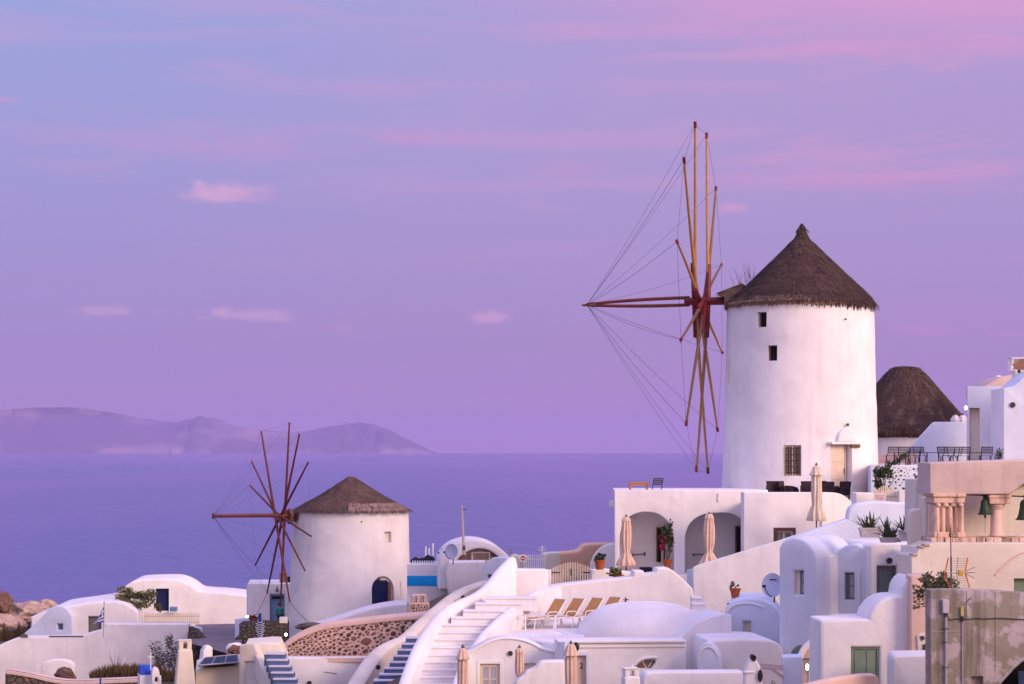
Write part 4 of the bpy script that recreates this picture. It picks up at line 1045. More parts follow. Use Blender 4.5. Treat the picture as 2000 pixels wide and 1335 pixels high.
pl = Pl(515, 126, 3); w_ = thing('stone_wall', 'dark mossy terrace wall below the small white hut', 'wall', pl.pt(515, 1256))
tp = [(467,1218),(472,1214.5),(500,1213),(563,1213)]; poly = [(563,1270),(455,1270),(460,1245),(467,1238)] + tp
mb = MB(); mb.slab(pl, poly, 1.2, bev=.05); mb.obj('wall', 'dark_mortar', w_)
stones(pl, poly, w_, lambda x, y, r: r.uniform(3.0, 6), ['dark_stone','dark_stone','lava_grey'], seed=8, gap=.96, flat=.28, tries=8000, maxn=220)
def lit_lamp(label, px, py, Y, r, m='lamp_white', w=12):
    mb = MB(); q = P(px, py, Y); mb.ball(q, r, 12, 8); o = mb.obj('lamp', m); tag(o, label, 'lamp')
    L = bpy.data.lights.new('lamp_light', 'POINT'); L.energy = w; L.color = (1,.80,.35); L.shadow_soft_size = r
    lo = bpy.data.objects.new('lamp_light', L); COL.objects.link(lo); lo.location = q + Vector((0,-r*1.6,r*.6)); return o
lit_lamp('bright lit lamp at the foot of the lower mill by the stone wall', 558.5, 1238, 124.8, .09, w=22)
lit_lamp('small lit lamp at the left corner of the white hut', 483, 1203.5, 131, .09, w=14)
lit_lamp('hidden ground lamp glowing on the lower mill wall', 596, 1228, 121.5, .08, w=22)
# blue pole wrapped with white lights
bp = thing('light_pole', 'bright blue pole wrapped in tiny white lights before the dark terrace wall', 'pole', P(508, 1262, 121))
mb = MB(); mb.tube([P(508,1262,121), P(508,1200,121)], .085, 10); mb.obj('pole', 'blue_pole', bp)
for k in range(9):
    y = 1214 + k*3.6; wdt = (10, 17, 14, 19, 15, 18, 12, 14, 9)[k]
    mb = MB(); mb.tube([P(508+wdt*(t_-.5)*1.0, y + 2.5*math.sin(t_*PI) - 2, 120.8 - .2*math.sin(t_*PI)) for t_ in [i/8 for i in range(9)]], .018, 4); mb.obj('light_string', 'white_smooth', bp)
mb = MB(); mb.ball(P(508,1199,121), .10, 8, 6); mb.obj('finial', 'blue_pole', bp)
# potted red plant, white planter
pt_ = thing('potted_plant', 'dark red leafy plant in a pot left of the blue pole', 'plant', P(495,1214,127.2))
mb = MB(); mb.lathe(P(495,1215,127.2), [(0,.14),(.3,.2)], 12); mb.obj('pot', 'dark_stone', pt_)
mb = MB(); leaves(mb, P(495,1207,127.2), (.32,.25,.22), 180, .16, 3); mb.obj('leaves', 'flower_red', pt_, smooth=0, stuff=True)
mb = MB(); mb.pbox(Pl(553,125.8), 545.5, 1204, 561, 1216, 0, .4); o = mb.obj('planter', 'white', bev=.03); tag(o, 'square white planter on the dark terrace wall beside the seated person', 'planter')

# ================================================================== person seated outside the hut (seen from behind)
def skin_figure(name, verts, edges, radii, m, parent, root_i=0, sub=1):
    me = bpy.data.meshes.new(name); o_ = root_loc(parent)
    me.from_pydata([tuple(Vector(v)) for v in verts], edges, []); ob = bpy.data.objects.new(name, me); COL.objects.link(ob)
    md = ob.modifiers.new('skin', 'SKIN')
    for i, s in enumerate(me.skin_vertices[0].data): s.radius = (radii[i], radii[i]) if not isinstance(radii[i], tuple) else radii[i]; s.use_root = (i == root_i)
    sb = ob.modifiers.new('sub', 'SUBSURF'); sb.levels = sub; sb.render_levels = sub
    bpy.context.view_layer.update(); dg = bpy.context.evaluated_depsgraph_get()
    new = bpy.data.meshes.new_from_object(ob.evaluated_get(dg)); ob.modifiers.clear(); ob.data = new; new.materials.clear(); new.materials.append(MATS[m]); new.shade_smooth()
    ob.parent = parent; return ob
seat_z = .42
pq = P(547, 1216, 131.5); pr_ = thing('person', 'person in green shirt with dark hair sitting with back turned at the hut door', 'person', pq)
# local frame: figure faces +Y (towards the door), pelvis over the stool
V = [(0,0,.50),(0,-.02,.68),(0,-.03,.86),(0,-.01,1.0),(0,.02,1.09),(0,.03,1.20),
     (-.17,-.02,.93),(-.24,.06,.72),(-.17,.26,.66),(-.12,.36,.68), (.17,-.02,.93),(.24,.06,.72),(.17,.26,.66),(.12,.36,.68),
     (-.10,.02,.48),(-.14,.40,.50),(-.14,.42,.10),(-.14,.56,.05), (.10,.02,.48),(.14,.40,.50),(.14,.42,.10),(.14,.56,.05)]
E = [(0,1),(1,2),(2,3),(3,4),(4,5),(3,6),(6,7),(7,8),(8,9),(3,10),(10,11),(11,12),(12,13),(0,14),(14,15),(15,16),(16,17),(0,18),(18,19),(19,20),(20,21)]
RD = [.15,.13,.15,.10,.055,.09,.065,.05,.04,.035,.065,.05,.04,.035,.10,.075,.05,.045,.10,.075,.05,.045]
skin_figure('body', V, E, RD, 'skin', pr_, 0, 2)
V2 = [(0,0,.52),(0,-.02,.68),(0,-.03,.86),(0,-.01,.97),(-.17,-.02,.93),(-.225,.03,.79),(.17,-.02,.93),(.225,.03,.79)]
skin_figure('shirt', V2, [(0,1),(1,2),(2,3),(3,4),(4,5),(3,6),(6,7)], [.175,.16,.18,.12,.10,.085,.10,.085], 'teal_shirt', pr_, 0, 2)
V3 = [(0,0,.50),(-.10,.02,.48),(-.14,.40,.50),(-.14,.42,.16),(.10,.02,.48),(.14,.40,.50),(.14,.42,.16)]
skin_figure('trousers', V3, [(0,1),(1,2),(2,3),(0,4),(4,5),(5,6)], [.165,.12,.09,.07,.12,.09,.07], 'trousers', pr_, 0, 2)
mb = MB(); mb.ball(root_loc(pr_)+Vector((0,.02,1.23)), .128, 16, 12, (.95,1.05,1.12)); mb.obj('hair', 'hair', pr_)
mb = MB(); mb.ball(root_loc(pr_)+Vector((0,.135,1.18)), .025, 8, 6, (.7,1.2,1)); mb.obj('nose', 'skin', pr_)
for s_ in (-1,1):
    mb = MB(); mb.ball(root_loc(pr_)+Vector((s_*.115,.03,1.19)), .032, 8, 6, (.5,.9,1.3)); mb.obj('ear', 'skin', pr_)
st_ = thing('stool', 'small wooden stool under the seated person in green', 'stool', pq)
mb = MB(); mb.lathe(pq+Vector((0,0,.33)), [(0,.17),(.04,.18)], 16); mb.obj('seat', 'wood_dark', st_)
for k in range(4):
    a = PI/4+PI/2*k; mb = MB(); mb.tube([pq+Vector((math.cos(a)*.16, math.sin(a)*.16, 0)), pq+Vector((math.cos(a)*.11, math.sin(a)*.11, .33))], .02, 6); mb.obj('leg', 'wood_dark', st_)

# ================================================================== white ramp and pink stone wall below the lower mill
pl = Pl(700, 121, 4); o_ = thing('parapet_wall', 'smooth white sloping parapet at the foot of the lower mill', 'wall', pl.pt(700, 1230))
tp = cr([(606,1222),(644,1212),(690,1197),(723,1187),(760,1180),(801,1176)], 4)
mb = MB(); mb.slab(pl, [(801,1290),(560,1290),(560,1262),(596,1236)] + tp, 3.0, bev=.15, seg=3); mb.obj('wall', 'white', o_)
mb = MB(); mb.pbox(Pl(588,124.5), 563, 1180, 0+564, 1230, 0, .1)
rock('boulder', 'flat dark rock behind the pink stone wall by the mill', 604, 1222, 118, .55, (1.5,.8,.42), 'dark_stone', 21)

pl = Pl(680, 104, -3); w_ = thing('lava_stone_wall', 'pink mortared wall studded with black lava stones below the mill', 'wall', pl.pt(680, 1284))
tpw = cr([(545,1276),(548,1266),(556,1256),(572,1244),(602,1229),(645,1216.5),(710,1208.5),(770,1202),(835,1197)], 5)
bot = [(835,1262),(720,1285),(630,1286),(548,1284)]
mb = MB(); mb.slab(pl, bot + tpw, .8, bev=.08, seg=3); mb.obj('wall', 'mortar', w_)
mb = MB(); mb.sweep([pl.pt(a, b, .38)+Vector((0,0,.10)) for a, b in tpw[1:]], .95, .24); mb.obj('coping', 'peach', w_)
def szw(x, y, r):
    t_ = min(max((x-620)/60, 0), 1)
    big = 1 if (r.random() < .13*t_ and y > 1228) else 0
    return r.uniform(2.2, 3.8)*(1-t_) + t_*r.uniform(2.6, 6.0) + big*r.uniform(2, 5)
inner = [(832,1208),(790,1236),(740,1275),(718,1278),(630,1281),(553,1280),(549,1272)] + [(a+1, b+8.5) for a, b in tpw[8:]]
stones(pl, inner, w_, szw, ['lava','lava','lava_grey','lava_red','lava'], gap=1.13, maxn=300, seed=11, proud=.03, flat=.42, tries=16000, asp=.85)
pl = Pl(818, 106, 8); w_ = thing('stone_block', 'small square block of pink mortar and black stones with a twin-arched chimney', 'chimney', pl.pt(818, 1205))
mb = MB(); mb.slab(pl, rect(798.5,1176.5,839,1215), 1.1, bev=.05); mb.obj('wall', 'mortar', w_)
stones(pl, rect(800,1178.5,837,1205), w_, lambda x, y, r: r.uniform(1.8, 3.2), ['lava','lava','lava_grey'], gap=1.2, seed=4, proud=.006, flat=.35, tries=4000)
hl = [[(809,1175)] + arc(812,1168,3,4,180,0,8) + [(815,1175)], [(820,1175)] + arc(824.5,1168,4,5,180,0,8) + [(829,1175)]]
mb = MB(); mb.slab(pl, [(805,1177),(806,1162),(815,1160),(833,1160.5),(835,1163),(836,1177)], .6, hl, w0=.15, bev=.03); mb.obj('pot', 'mortar', w_)

# cream stair house C1, lilac wall C2 and the first blue stairs
pl = Pl(505, 88, 0); h = thing('stair_house', 'cream house corner with lattice window beside the left blue steps', 'house', pl.pt(500, 1345))
pa = Pl(467, 88.3, -22); mb = MB(); mb.slab(pa, [(467,1400),(467,1262)] + cr([(470,1258),(480,1256),(497,1257)],3) + [(500,1268),(537,1335),(537,1400)], .5, [rect(476.5,1291,497,1334)], bev=.05)
mb.obj('wall', 'cream', h)
lt = MB(); u0, v1 = pa.uv(476.5,1291); u1, v0 = pa.uv(497,1334); n_ = 9
la = thing('lattice', None, None); COL.objects.unlink(la); bpy.data.objects.remove(la)
m_ = MB(); m_.ubox(pa, u0, v0, u1, v1, .3, .35); lo_ = m_.obj('window', 'dusty_pink', h)
for i in range(-n_*2, n_):
    a0 = u0 + (u1-u0)*i/n_; H = v1-v0
    pts = []
    for sgn in (1, -1):
        s0 = a0 if sgn == 1 else u1 - (a0-u0); e0 = s0 + sgn*H
        # clip the diagonal to the opening
        def cl(s, e):
            P0 = [s, v0]; P1 = [e, v1]; t0, t1 = 0, 1
            for (lo, hi) in ((u0, u1),):
                d = e-s
                ta, tb = sorted(((lo-s)/d, (hi-s)/d)); t0 = max(t0, ta); t1 = min(t1, tb)
            return (t0, t1)
        t0, t1 = cl(s0, e0)
        if t1 - t0 > .05:
            lt.tube([pa.at(s0+(e0-s0)*t0, v0+H*t0, .12), pa.at(s0+(e0-s0)*t1, v0+H*t1, .12)], .012, 4)
lt.obj('lattice', 'white_smooth', lo_, stuff=True)
mb = MB(); mb.slab(Pl(520, 91, 5), [(540,1400),(480,1400),(480,1257.5),(530,1253.5),(546,1254),(560,1285)], 3.0, bev=.08); mb.obj('back_wall', 'cream', h)
mb = MB(); mb.sweep([P(498,1262,88.5), P(508,1283,87.8), P(520,1308,87), P(536,1338,86), P(548,1365,85.2)], .28, 1.0); mb.obj('parapet', 'cream', h)
def stairs(name, label, rows, m_top, m_riser, seed=0, thick=.16, over=.055, nose_m=None, drop=.6):
    """rows: (left px, right px, py of the nosing, Y) from the bottom up; each step a part with its riser"""
    q0 = rows[0]; st_ = thing(name, label, 'stairs', P((q0[0]+q0[1])/2, q0[2], q0[3]))
    for i, (x0, x1, py, Y) in enumerate(rows):
        a, b = P(x0, py, Y), P(x1, py, Y); Yn = rows[i+1][3] if i+1 < len(rows) else Y + (rows[i][3]-rows[i-1][3]); D = Yn - Y
        zt = a.z; zb = (P(x0, rows[i-1][2], rows[i-1][3]).z if i else zt - .25) 
        mb = MB(); mb.box(((a.x+b.x)/2, Y + D/2 + .15, zt - .025), ((b.x-a.x)/2, D/2+.15+over, .025)); so_ = mb.obj('step', m_top, st_, bev=.012)
        mb = MB(); mb.box(((a.x+b.x)/2, Y + D/2 + .15, (zt-.052+zb-.3)/2), ((b.x-a.x)/2-.005, D/2+.15, (zt-.052-zb+.3)/2)); mb.obj('riser', m_riser, so_)
    return st_
rows = []
for k in range(7):
    y = 1349 - k*12.35; t_ = k
    rows.append((541 - k*4.2, 590 - k*5.6, y, 84.0 + k*.42))
stairs('blue_steps', 'left flight of white steps with blue risers by the lattice window', rows, 'step_top', 'step_blue')
pl = Pl(640, 89, 4); h = thing('terrace_wall', 'wide lilac-white terrace wall under the lava stone wall', 'wall', pl.pt(640, 1345))
mb = MB(); mb.slab(pl, [(556,1400),(556,1286),(563,1283),(640,1284),(730,1283),(730,1400)], .6, bev=.05); mb.obj('wall', 'white', h)
q = [P(562,1283.5,89), P(735,1283,89), P(735,1279,104), P(560,1279,104)]; mb = MB(); mb.add(q + [v-Vector((0,0,.2)) for v in q], [(0,1,2,3),(7,6,5,4),(0,4,5,1),(1,5,6,2),(2,6,7,3),(3,7,4,0)]); mb.obj('floor', 'peach', h)
mb = MB(); mb.tube([pl.pt(634,1310.5,-.02), pl.pt(658,1313.5,-.02)], .02, 5); mb.obj('rail', 'pipe_grey', h)
vent(pl, 604, 1333, .11, -.03, parent=h)

# curved cream parapet P2 with the second blue stairs
path = cr([P(655,1392,79), P(683,1348,81), P(703,1316,82.5), P(724,1284,84.5), P(745,1262,86.5), P(768,1249,88.5), P(790,1240,90), P(812,1221,92), P(836,1199,94.5), P(862,1177,97), P(888,1157,99.5), P(915,1143,102), P(948,1132,104)], 4)
o_ = thing('parapet', 'thick curving cream parapet running up from the bottom past the blue steps', 'wall', P(700,1350,82))
mb = MB(); mb.sweep(path, [.75]*len(path), 2.1); mb.obj('wall', 'cream', o_)
for (px, py, Y) in ((728,1300,83.2),(895,1164,98.2)):
    pv = Pl(px, Y, 35); vent(pv, px, py, .10, -.42, parent=o_)
rows = []
for k in range(10):
    y = 1351 - k*11.9; rows.append((708 + k*10.5 if k < 6 else 768+(k-6)*8, 800+ k*3.2, y, 78.6 + k*.45))
stairs('blue_steps', 'right flight of white steps with blue risers between two parapets', rows, 'step_top', 'step_blue')

# main white stairs
L_ = [(800,925,1350),(807,922,1335),(814,920,1320.5),(822,922,1305.6),(828,922,1291),(840,930,1277),(848,935,1262),(856,938,1247),(860,944,1233),(872,955,1218.5),(895,974,1204.5),(918,992,1191),(942,1012,1177),(962,1040,1165.5)]
rows = [(a, b, y, 67.4 + i*.40) for i, (a, b, y) in enumerate(L_)]
stairs('white_steps', 'broad flight of white steps curving up between white parapets', [(a-14, b+10, y, Y) for a, b, y, Y in rows], 'white', 'white')
path = cr([P(770,1392,65.2), P(786,1343,66.5), P(803,1293,67.8), P(822,1250,69.3), P(845,1213,70.7), P(870,1186,71.8), P(900,1170,72.8), P(930,1156,73.6), P(955,1137,74.3), P(978,1108,75), P(999,1086,75.6)], 4)
o_ = thing('parapet', 'smooth white parapet curving up along the left side of the white steps', 'wall', P(790,1350,66.5))
mb = MB(); mb.sweep(path, [.42]*len(path), 1.5); mb.obj('wall', 'white', o_)
path = cr([P(888,1345,65.0), P(903,1300,66.5), P(921,1270,68), P(942,1238,69.5), P(957,1222,70.3), P(973,1206,71), P(990,1192,71.8), P(1010,1176,72.6), P(1030,1162,73.6), P(1052,1152,75), P(1090,1145,77)], 4)
o_ = thing('parapet', 'low white parapet on the right side of the white steps', 'wall', P(925,1290,68))
mb = MB(); mb.sweep(path, [.30]*len(path), .9); mb.obj('wall', 'white', o_)
pl = Pl(1030, 76.6, 8); o_ = thing('landing_wall', 'plain white landing wall at the top of the white steps', 'wall', pl.pt(1030, 1168))
mb = MB(); mb.slab(pl, [(950,1210),(950,1160),(985,1122),(997,1097),(1000,1090),(1008,1091),(1012,1110),(1067,1110.5),(1071,1118),(1071,1210)], .6, bev=.07, seg=3); mb.obj('wall', 'white', o_)
mb = MB(); mb.pbox(Pl(998,76.3,30), 992, 1112, 1001, 1166, -.02, .5); mb.obj('pier', 'white', o_, bev=.05)

# ================================================================== blue-banded wall, domed lounge, masts behind
pl = Pl(835, 122, -3); h = thing('banded_wall', 'white wall with a wide bright blue band between mill and domed house', 'wall', pl.pt(835, 1170))
mb = MB(); mb.slab(pl, [(795,1200),(795,1100),(876,1100),(880,1200)], 3, bev=.06); mb.obj('wall', 'white', h)
mb = MB(); mb.slab(pl, [(795,1143),(795,1123),(871,1123),(876,1143)], .05, w0=-.025, bev=.004); mb.obj('blue_band', 'blue_band', h)
mb = MB(); mb.pbox(pl, 878, 1137, 897, 1165, .1, .6); mb.obj('window', 'brown_frame', h)
for i in range(9):
    x = 806+i*5; o = None
f = picket_fence('picket_fence', 'row of short white pickets along the top of the blue-banded wall', Pl(828, 122.3), 804, 850, 1093, 1101, 10, .04, m='white_smooth', rails=1)
mb = MB()
for i, (px, w_, h_) in enumerate(((812,.26,.34),(820,.22,.30),(829,.28,.42),(839,.26,.46),(844,.16,.38))):
    pass
for i, (px, w_, h_, lb) in enumerate(((812,.30,.36,'rounded black covered bundle at the left end above the blue-banded wall'),(824,.26,.34,'second black covered bundle above the blue-banded wall'),(836,.28,.48,'tallest folded black bundle above the blue-banded wall'),(844,.18,.42,'slim black bundle beside the tallest one'))):
    mb = MB(); q = P(px, 1100, 123); mb.lathe(q, [(0,w_*.95),(h_*.45,w_),(h_*.85,w_*.7),(h_*1.15,w_*.15)], 14, mod=lambda a, z: 1+.12*math.sin(a*4+z*5)); o = mb.obj('covered_bundle', 'black_cloth'); tag(o, lb, 'bundle')
for i, (px, y0, lb) in enumerate(((831.5,1066,'short thin white pole left of a taller one above the black bundles'),(838,1069,'shortest thin white pole above the black bundles'),(845.5,1060,'tallest thin white pole above the black bundles'))):
    mb = MB(); mb.tube([P(px,1100,124), P(px,y0,124)], .055, 8); tag(mb.obj('pole', 'white_smooth'), lb, 'pole')

pl = Pl(930, 118, 4); h = thing('domed_house', 'low vaulted white lounge with arched brown window under a thick white arch', 'house', pl.pt(930, 1137))
out = cr([(858,1090),(868,1075),(884,1062),(905,1055),(922,1053),(942,1055),(962,1061),(980,1072),(997,1088)], 4)
lun = [(893,1093)] + cr([(893,1093),(903,1082),(920,1073),(938,1070),(956,1074),(970,1083),(981,1093)], 3)[1:]
mb = MB(); mb.slab(pl, [(997,1150),(858,1150)] + out, 5, [lun], bev=.12, seg=3); mb.obj('roof', 'white', h)
mb = MB(); mb.slab(pl, lun, .05, w0=.7, bev=.004); wo_ = mb.obj('window', 'glass_warm', h)
fr = MB()
for a in ((922,1078,924.5,1094),(956,1078,958.5,1094),(924.5,1078,956,1080)): fr.pbox(pl, *a, .55, .65)
fr.obj('frame', 'white_smooth', wo_)
for k in range(5):
    fr = MB(); x = 900 + k*16; 
    if x not in (932, 948): fr.pbox(pl, x, 1076 + abs(x-938)*.22, x+1.2, 1093, .6, .66); fr.obj('bar', 'wood_dark', wo_)
mb = MB(); mb.pbox(pl, 880, 1092.5, 990, 1096.5, -.25, .3); mb.obj('ledge', 'peach', h, bev=.03)
pw = Pl(910, 115.5, 3); mb = MB(); mb.slab(pw, [(876,1160),(872,1119),(878,1097),(948,1096),(948,1160)], 2.0, bev=.08); mb.obj('wall', 'white', h)
pd = Pl(882, 115.4, -15); 
def dish(label, px, py, Y, rx, rz, aim=-35, m='dish', mark=False, armside=-1):
    """satellite dish: a shallow bowl on a bracket with its feed arm"""
    q = P(px, py, Y); t_ = thing('satellite_dish', label, 'satellite dish', q)
    M = Matrix.Rotation(R(aim), 3, 'Z') @ Matrix.Rotation(R(-10), 3, 'X'); mb = MB(); vs = []; fs = []; n_ = 28
    prof = [(0, .10), (.35, .088), (.7, .05), (1, 0), (1, .02), (.7, .075), (.35, .11), (0, .13)]
    for (r_, y_) in prof:
        for k in range(n_):
            a = 2*PI*k/n_; vs.append(q + M @ Vector((rx*r_*math.cos(a), y_*1.2, rz*r_*math.sin(a))))
    for j in range(len(prof)-1):
        for k in range(n_): fs.append((j*n_+k, j*n_+(k+1)%n_, (j+1)*n_+(k+1)%n_, (j+1)*n_+k))
    mb.add(vs, fs); mb.obj('bowl', m, t_)
    a0 = q + M @ Vector((0, .05, -rz*.92)); a1 = q + M @ Vector((armside*.1, -.62, -rz*.25)); mb = MB(); mb.tube([a0, a0.lerp(a1,.5)+Vector((0,0,-.1)), a1], .016, 6); mb.obj('feed_arm', 'iron', t_)
    mb = MB(); mb.box(a1, (.06,.06,.045)); mb.obj('feed', 'iron', t_, bev=.01)
    mb = MB(); mb.tube([q + M @ Vector((0,.14,0)), q + M @ Vector((0,.35,-.1)), q + M @ Vector((0,.35,-rz-.25))], .03, 8); mb.obj('bracket', 'iron', t_)
    if mark:
        mb = MB(); 
        for k in range(7): mb.add([q + M @ Vector((-.13+.038*k, .075, rz*.42)), q + M @ Vector((-.10+.038*k, .075, rz*.42)), q + M @ Vector((-.10+.038*k, .072, rz*.42+.045)), q + M @ Vector((-.13+.038*k, .072, rz*.42+.045))], [(0,1,2,3)])
        mb.obj('lettering', 'iron', t_, smooth=0)
    return t_
dish('large pale satellite dish on the left of the domed lounge roof', 881, 1076, 113.5, .40, .44, -25, 'dish')
ms = thing('antenna_mast', 'tall slim pinkish mast with crosspiece beside the domed lounge', 'mast', P(906,1080,112))
mb = MB(); mb.tube([P(907,1082,112), P(905.5,1066,112)], .10, 8); mb.tube([P(905.5,1066,112), P(902.3,986,112)], [.075,.05], 8); mb.obj('pole', 'cream_wood', ms)
mb = MB(); mb.tube([P(900,992.5,112), P(911,993.5,112)], .035, 6); mb.obj('crosspiece', 'iron_grey', ms)
mb = MB(); mb.tube([P(904,1068,111.8), P(909,1068,111.8)], .12, 8); mb.obj('bracket', 'iron_grey', ms)
for px, y0, lb in ((858,1079,'small grey stub post behind the left satellite dish'),(864,1073,'grey bulb-topped post near the left satellite dish')):
    mb = MB(); mb.tube([P(px,1100,121), P(px,y0+2,121)], .04, 6); mb.ball(P(px,y0,121), .10, 8, 6); tag(mb.obj('post', 'iron_grey'), lb, 'post')
pa = Pl(955, 110, -20); h = thing('white_house', 'bluish white angular house between domed lounge and steps', 'house', pa.pt(960,1135))
mb = MB(); mb.slab(pa, [(941,1180),(941,1104),(962,1087.5),(985,1087.5),(999,1092),(999,1180)], 3, [rect(952,1121,960,1129)], bev=.05); mb.obj('wall', 'white_blue_shade', h)
window(pa, 952.2, 1121.2, 959.8, 1128.8, .2, 'grey_door', h, 1, 1, t=.04)
for (px, y0, lb) in ((995,1071,'thin grey pole left of a matching one behind the steps'),(998,1071,'thin grey pole right of a matching one behind the steps')):
    mb = MB(); mb.tube([P(px,1095,109), P(px,y0,109)], .035, 6); tag(mb.obj('pole', 'pipe_grey'), lb, 'pole')
pl = Pl(1008, 104, 0); o = MB().slab(pl, [(996,1130),(998,1084),(1006,1081),(1012,1084),(1016,1095),(1016,1130)], .8, bev=.08).obj('end_wall', 'cream'); tag(o, 'small cream wall end left of the no-entry sign', 'wall')

# fences, sign, gate and walls behind the steps
picket_fence('picket_fence', 'tall pale picket fence right of the no-entry sign', Pl(1041, 97, 0), 1018, 1066, 1081, 1114, 12, .026, m='white_smooth')
sg = thing('road_sign', 'small white panel with red no-entry disc on the picket fence', 'sign', P(1021,1112,96))
ps = Pl(1021, 96); mb = MB(); mb.pbox(ps, 1016, 1082, 1026.5, 1096, 0, .03); mb.obj('panel', 'sign_white', sg)
mb = MB(); mb.disc(ps, 1021.5, 1089, .11, -.012, -.002, 20); mb.obj('disc', 'sign_red', sg)
mb = MB(); mb.pbox(ps, 1018.2, 1088.2, 1024.8, 1090.2, -.018, -.013); mb.obj('bar', 'sign_white', sg)
mb = MB(); mb.tube([P(1021,1115,96.1), P(1021,1084,96.1)], .03, 6); mb.obj('post', 'pipe_grey', sg)
pl = Pl(1080, 100, 6); o = MB().slab(pl, [(1064,1140),(1064,1082),(1070,1078.5),(1094,1078),(1100,1140)], 1.2, bev=.06).obj('gate_wall', 'cream'); tag(o, 'cream wall block behind the wooden gate', 'wall')
mb = MB(); mb.tube([P(1059,1085,106), P(1059,1064,106)], .045, 6); mb.tube([P(1052,1073,106), P(1066,1073,106)], .03, 6); mb.tube([P(1054,1068,106), P(1064,1068,106)], .02, 6); o = mb.obj('aerial', 'white_smooth'); tag(o, 'small white cross-shaped aerial above the picket fence', 'aerial')
pl = Pl(1140, 103, 3); o = MB().slab(pl, [(1090,1145),(1090,1082)] + cr([(1096,1079),(1120,1077),(1133,1073),(1142,1064),(1160,1061.5),(1200,1061)], 3) + [(1210,1061),(1210,1145)], 2, bev=.10).obj('back_wall', 'orange_plaster'); tag(o, 'peach-orange rounded wall behind the wooden gate', 'wall')
gp = Pl(1116, 90, 3)
g = picket_fence('picket_gate', 'arched cream double picket gate with long black hinges', gp, 1078, 1155, 1108, 1148, 16, .033, gate=True, topf=lambda t: 1 + .30*math.sin(PI*t), rails=2)
for sgn, x0, x1 in ((0,1077,1094),(1,1139,1155)):
    mb = MB(); mb.pbox(gp, x0, 1115.6, x1, 1117.4, -.05, -.022); mb.pbox(gp, (x0 if not sgn else x1-1.5), 1112, (x0+1.5 if not sgn else x1), 1121, -.055, -.022); mb.obj('hinge', 'iron', g)
mb = MB(); mb.pbox(gp, 1114.5, 1109, 1117, 1123, -.05, -.022); mb.obj('latch', 'iron_grey', g)
pl = Pl(1180, 94, -4); o = MB().slab(pl, [(1156,1150),(1152,1120)] + cr([(1152,1107),(1153,1098),(1160,1082),(1172,1069),(1186,1062),(1201,1060)], 4) + [(1206,1060),(1206,1150)], .9, bev=.08, seg=3).obj('curved_wall', 'white'); tag(o, 'pinkish white wall with rounded shoulder beside the arcade', 'wall')
pl = Pl(1065, 89.5, 0); o = MB().slab(pl, [(1060,1170),(1062,1112),(1077,1112),(1077,1170)], .6, bev=.04).obj('gate_pier', 'white'); tag(o, 'square white pier at the left side of the wooden gate', 'pier')
pl = Pl(1175, 87, 3); o = MB().slab(pl, [(1155,1160),(1155,1112),(1182,1110),(1236,1116),(1238,1160)], .7, bev=.05).obj('planter_wall', 'white'); tag(o, 'low white wall right of the gate carrying a plant pot', 'wall')

# ================================================================== ARCADE HOUSE under the big mill
pl = Pl(1325, 92, -2)
h = thing('arcade_house', 'lilac-white house with two deep round arches below the mill terrace', 'house', pl.pt(1325, 1115))
hl1 = [(1210.5,1160),(1210,1050)] + cr([(1211,1040),(1217,1021),(1230,1007),(1248,1000),(1263,998.5),(1281,1001),(1298,1011),(1310,1026),(1315,1042)], 3) + [(1316.5,1056),(1317,1160)]
hl2 = [(1338,1160),(1338,1050)] + cr([(1339,1041),(1346,1023),(1360,1010),(1378,1002.5),(1400,1000.5),(1424,1001),(1440,1007),(1452,1016),(1466,1032)], 3) + [(1470,1050),(1470,1160)]
mb = MB(); mb.slab(pl, [(1200,1200),(1200,955.5),(1500,955.5),(1500,1200)], .45, [hl1, hl2], bev=.05); mb.obj('wall', 'white', h)
mb = MB()
pi_ = Pl(1325, 94.4, -2)
mb.pbox(pi_, 1203, 957, 1497, 1200, 0, .3)                      # rear wall of the porch
mb.obj('porch_wall', 'white', h)
for x0, x1 in ((1201,1208),(1321,1334),(1478,1495)):
    mb = MB(); u0, v1 = pl.uv(x0, 958); u1, v0 = pl.uv(x1, 1200); mb.ubox(pl, u0, v0, u1, v1, .452, 2.4); mb.obj('side_wall', 'white', h)
mb = MB(); u0, v1 = pl.uv(1201, 956.5); u1, v0 = pl.uv(1499, 968); mb.ubox(pl, u0, v1-.3, u1, v1-.02, .453, 6.5); mb.obj('roof', 'white', h)
mb = MB(); u0, v1 = pl.uv(1201, 1112); u1, v0 = pl.uv(1499, 1118); mb.ubox(pl, u0, v0-.3, u1, v0, -2.0, 3.6); mb.obj('floor', 'white', h)
pa = Pl(1290, 94.2, -2)
def framed_door(pl_, x0, y0, x1, y1, fm, dm, parent, t=3.2, out=.0):
    u0, v1 = pl_.uv(x0, y0); u1, v0 = pl_.uv(x1, y1); k = MB()
    tt = t/F*pl_.A.y
    for a in ((u0, v0, u0+tt, v1), (u1-tt, v0, u1, v1), (u0+tt, v1-tt, u1-tt, v1)): k.ubox(pl_, *a, -.06+out, .06)
    do = k.obj('door', fm, parent, bev=.01)
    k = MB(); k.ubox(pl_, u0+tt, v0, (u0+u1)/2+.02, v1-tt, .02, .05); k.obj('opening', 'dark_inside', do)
    k = MB(); k.ubox(pl_, (u0+u1)/2+.02, v0, u1-tt, v1-tt, -.01, .05); k.obj('leaf', dm, do, bev=.01)
    return do
framed_door(pa, 1282, 1029, 1299, 1096, 'brown_frame', 'cream_wood', h); framed_door(pa, 1436, 1026, 1462, 1100, 'brown_frame', 'cream_wood', h)
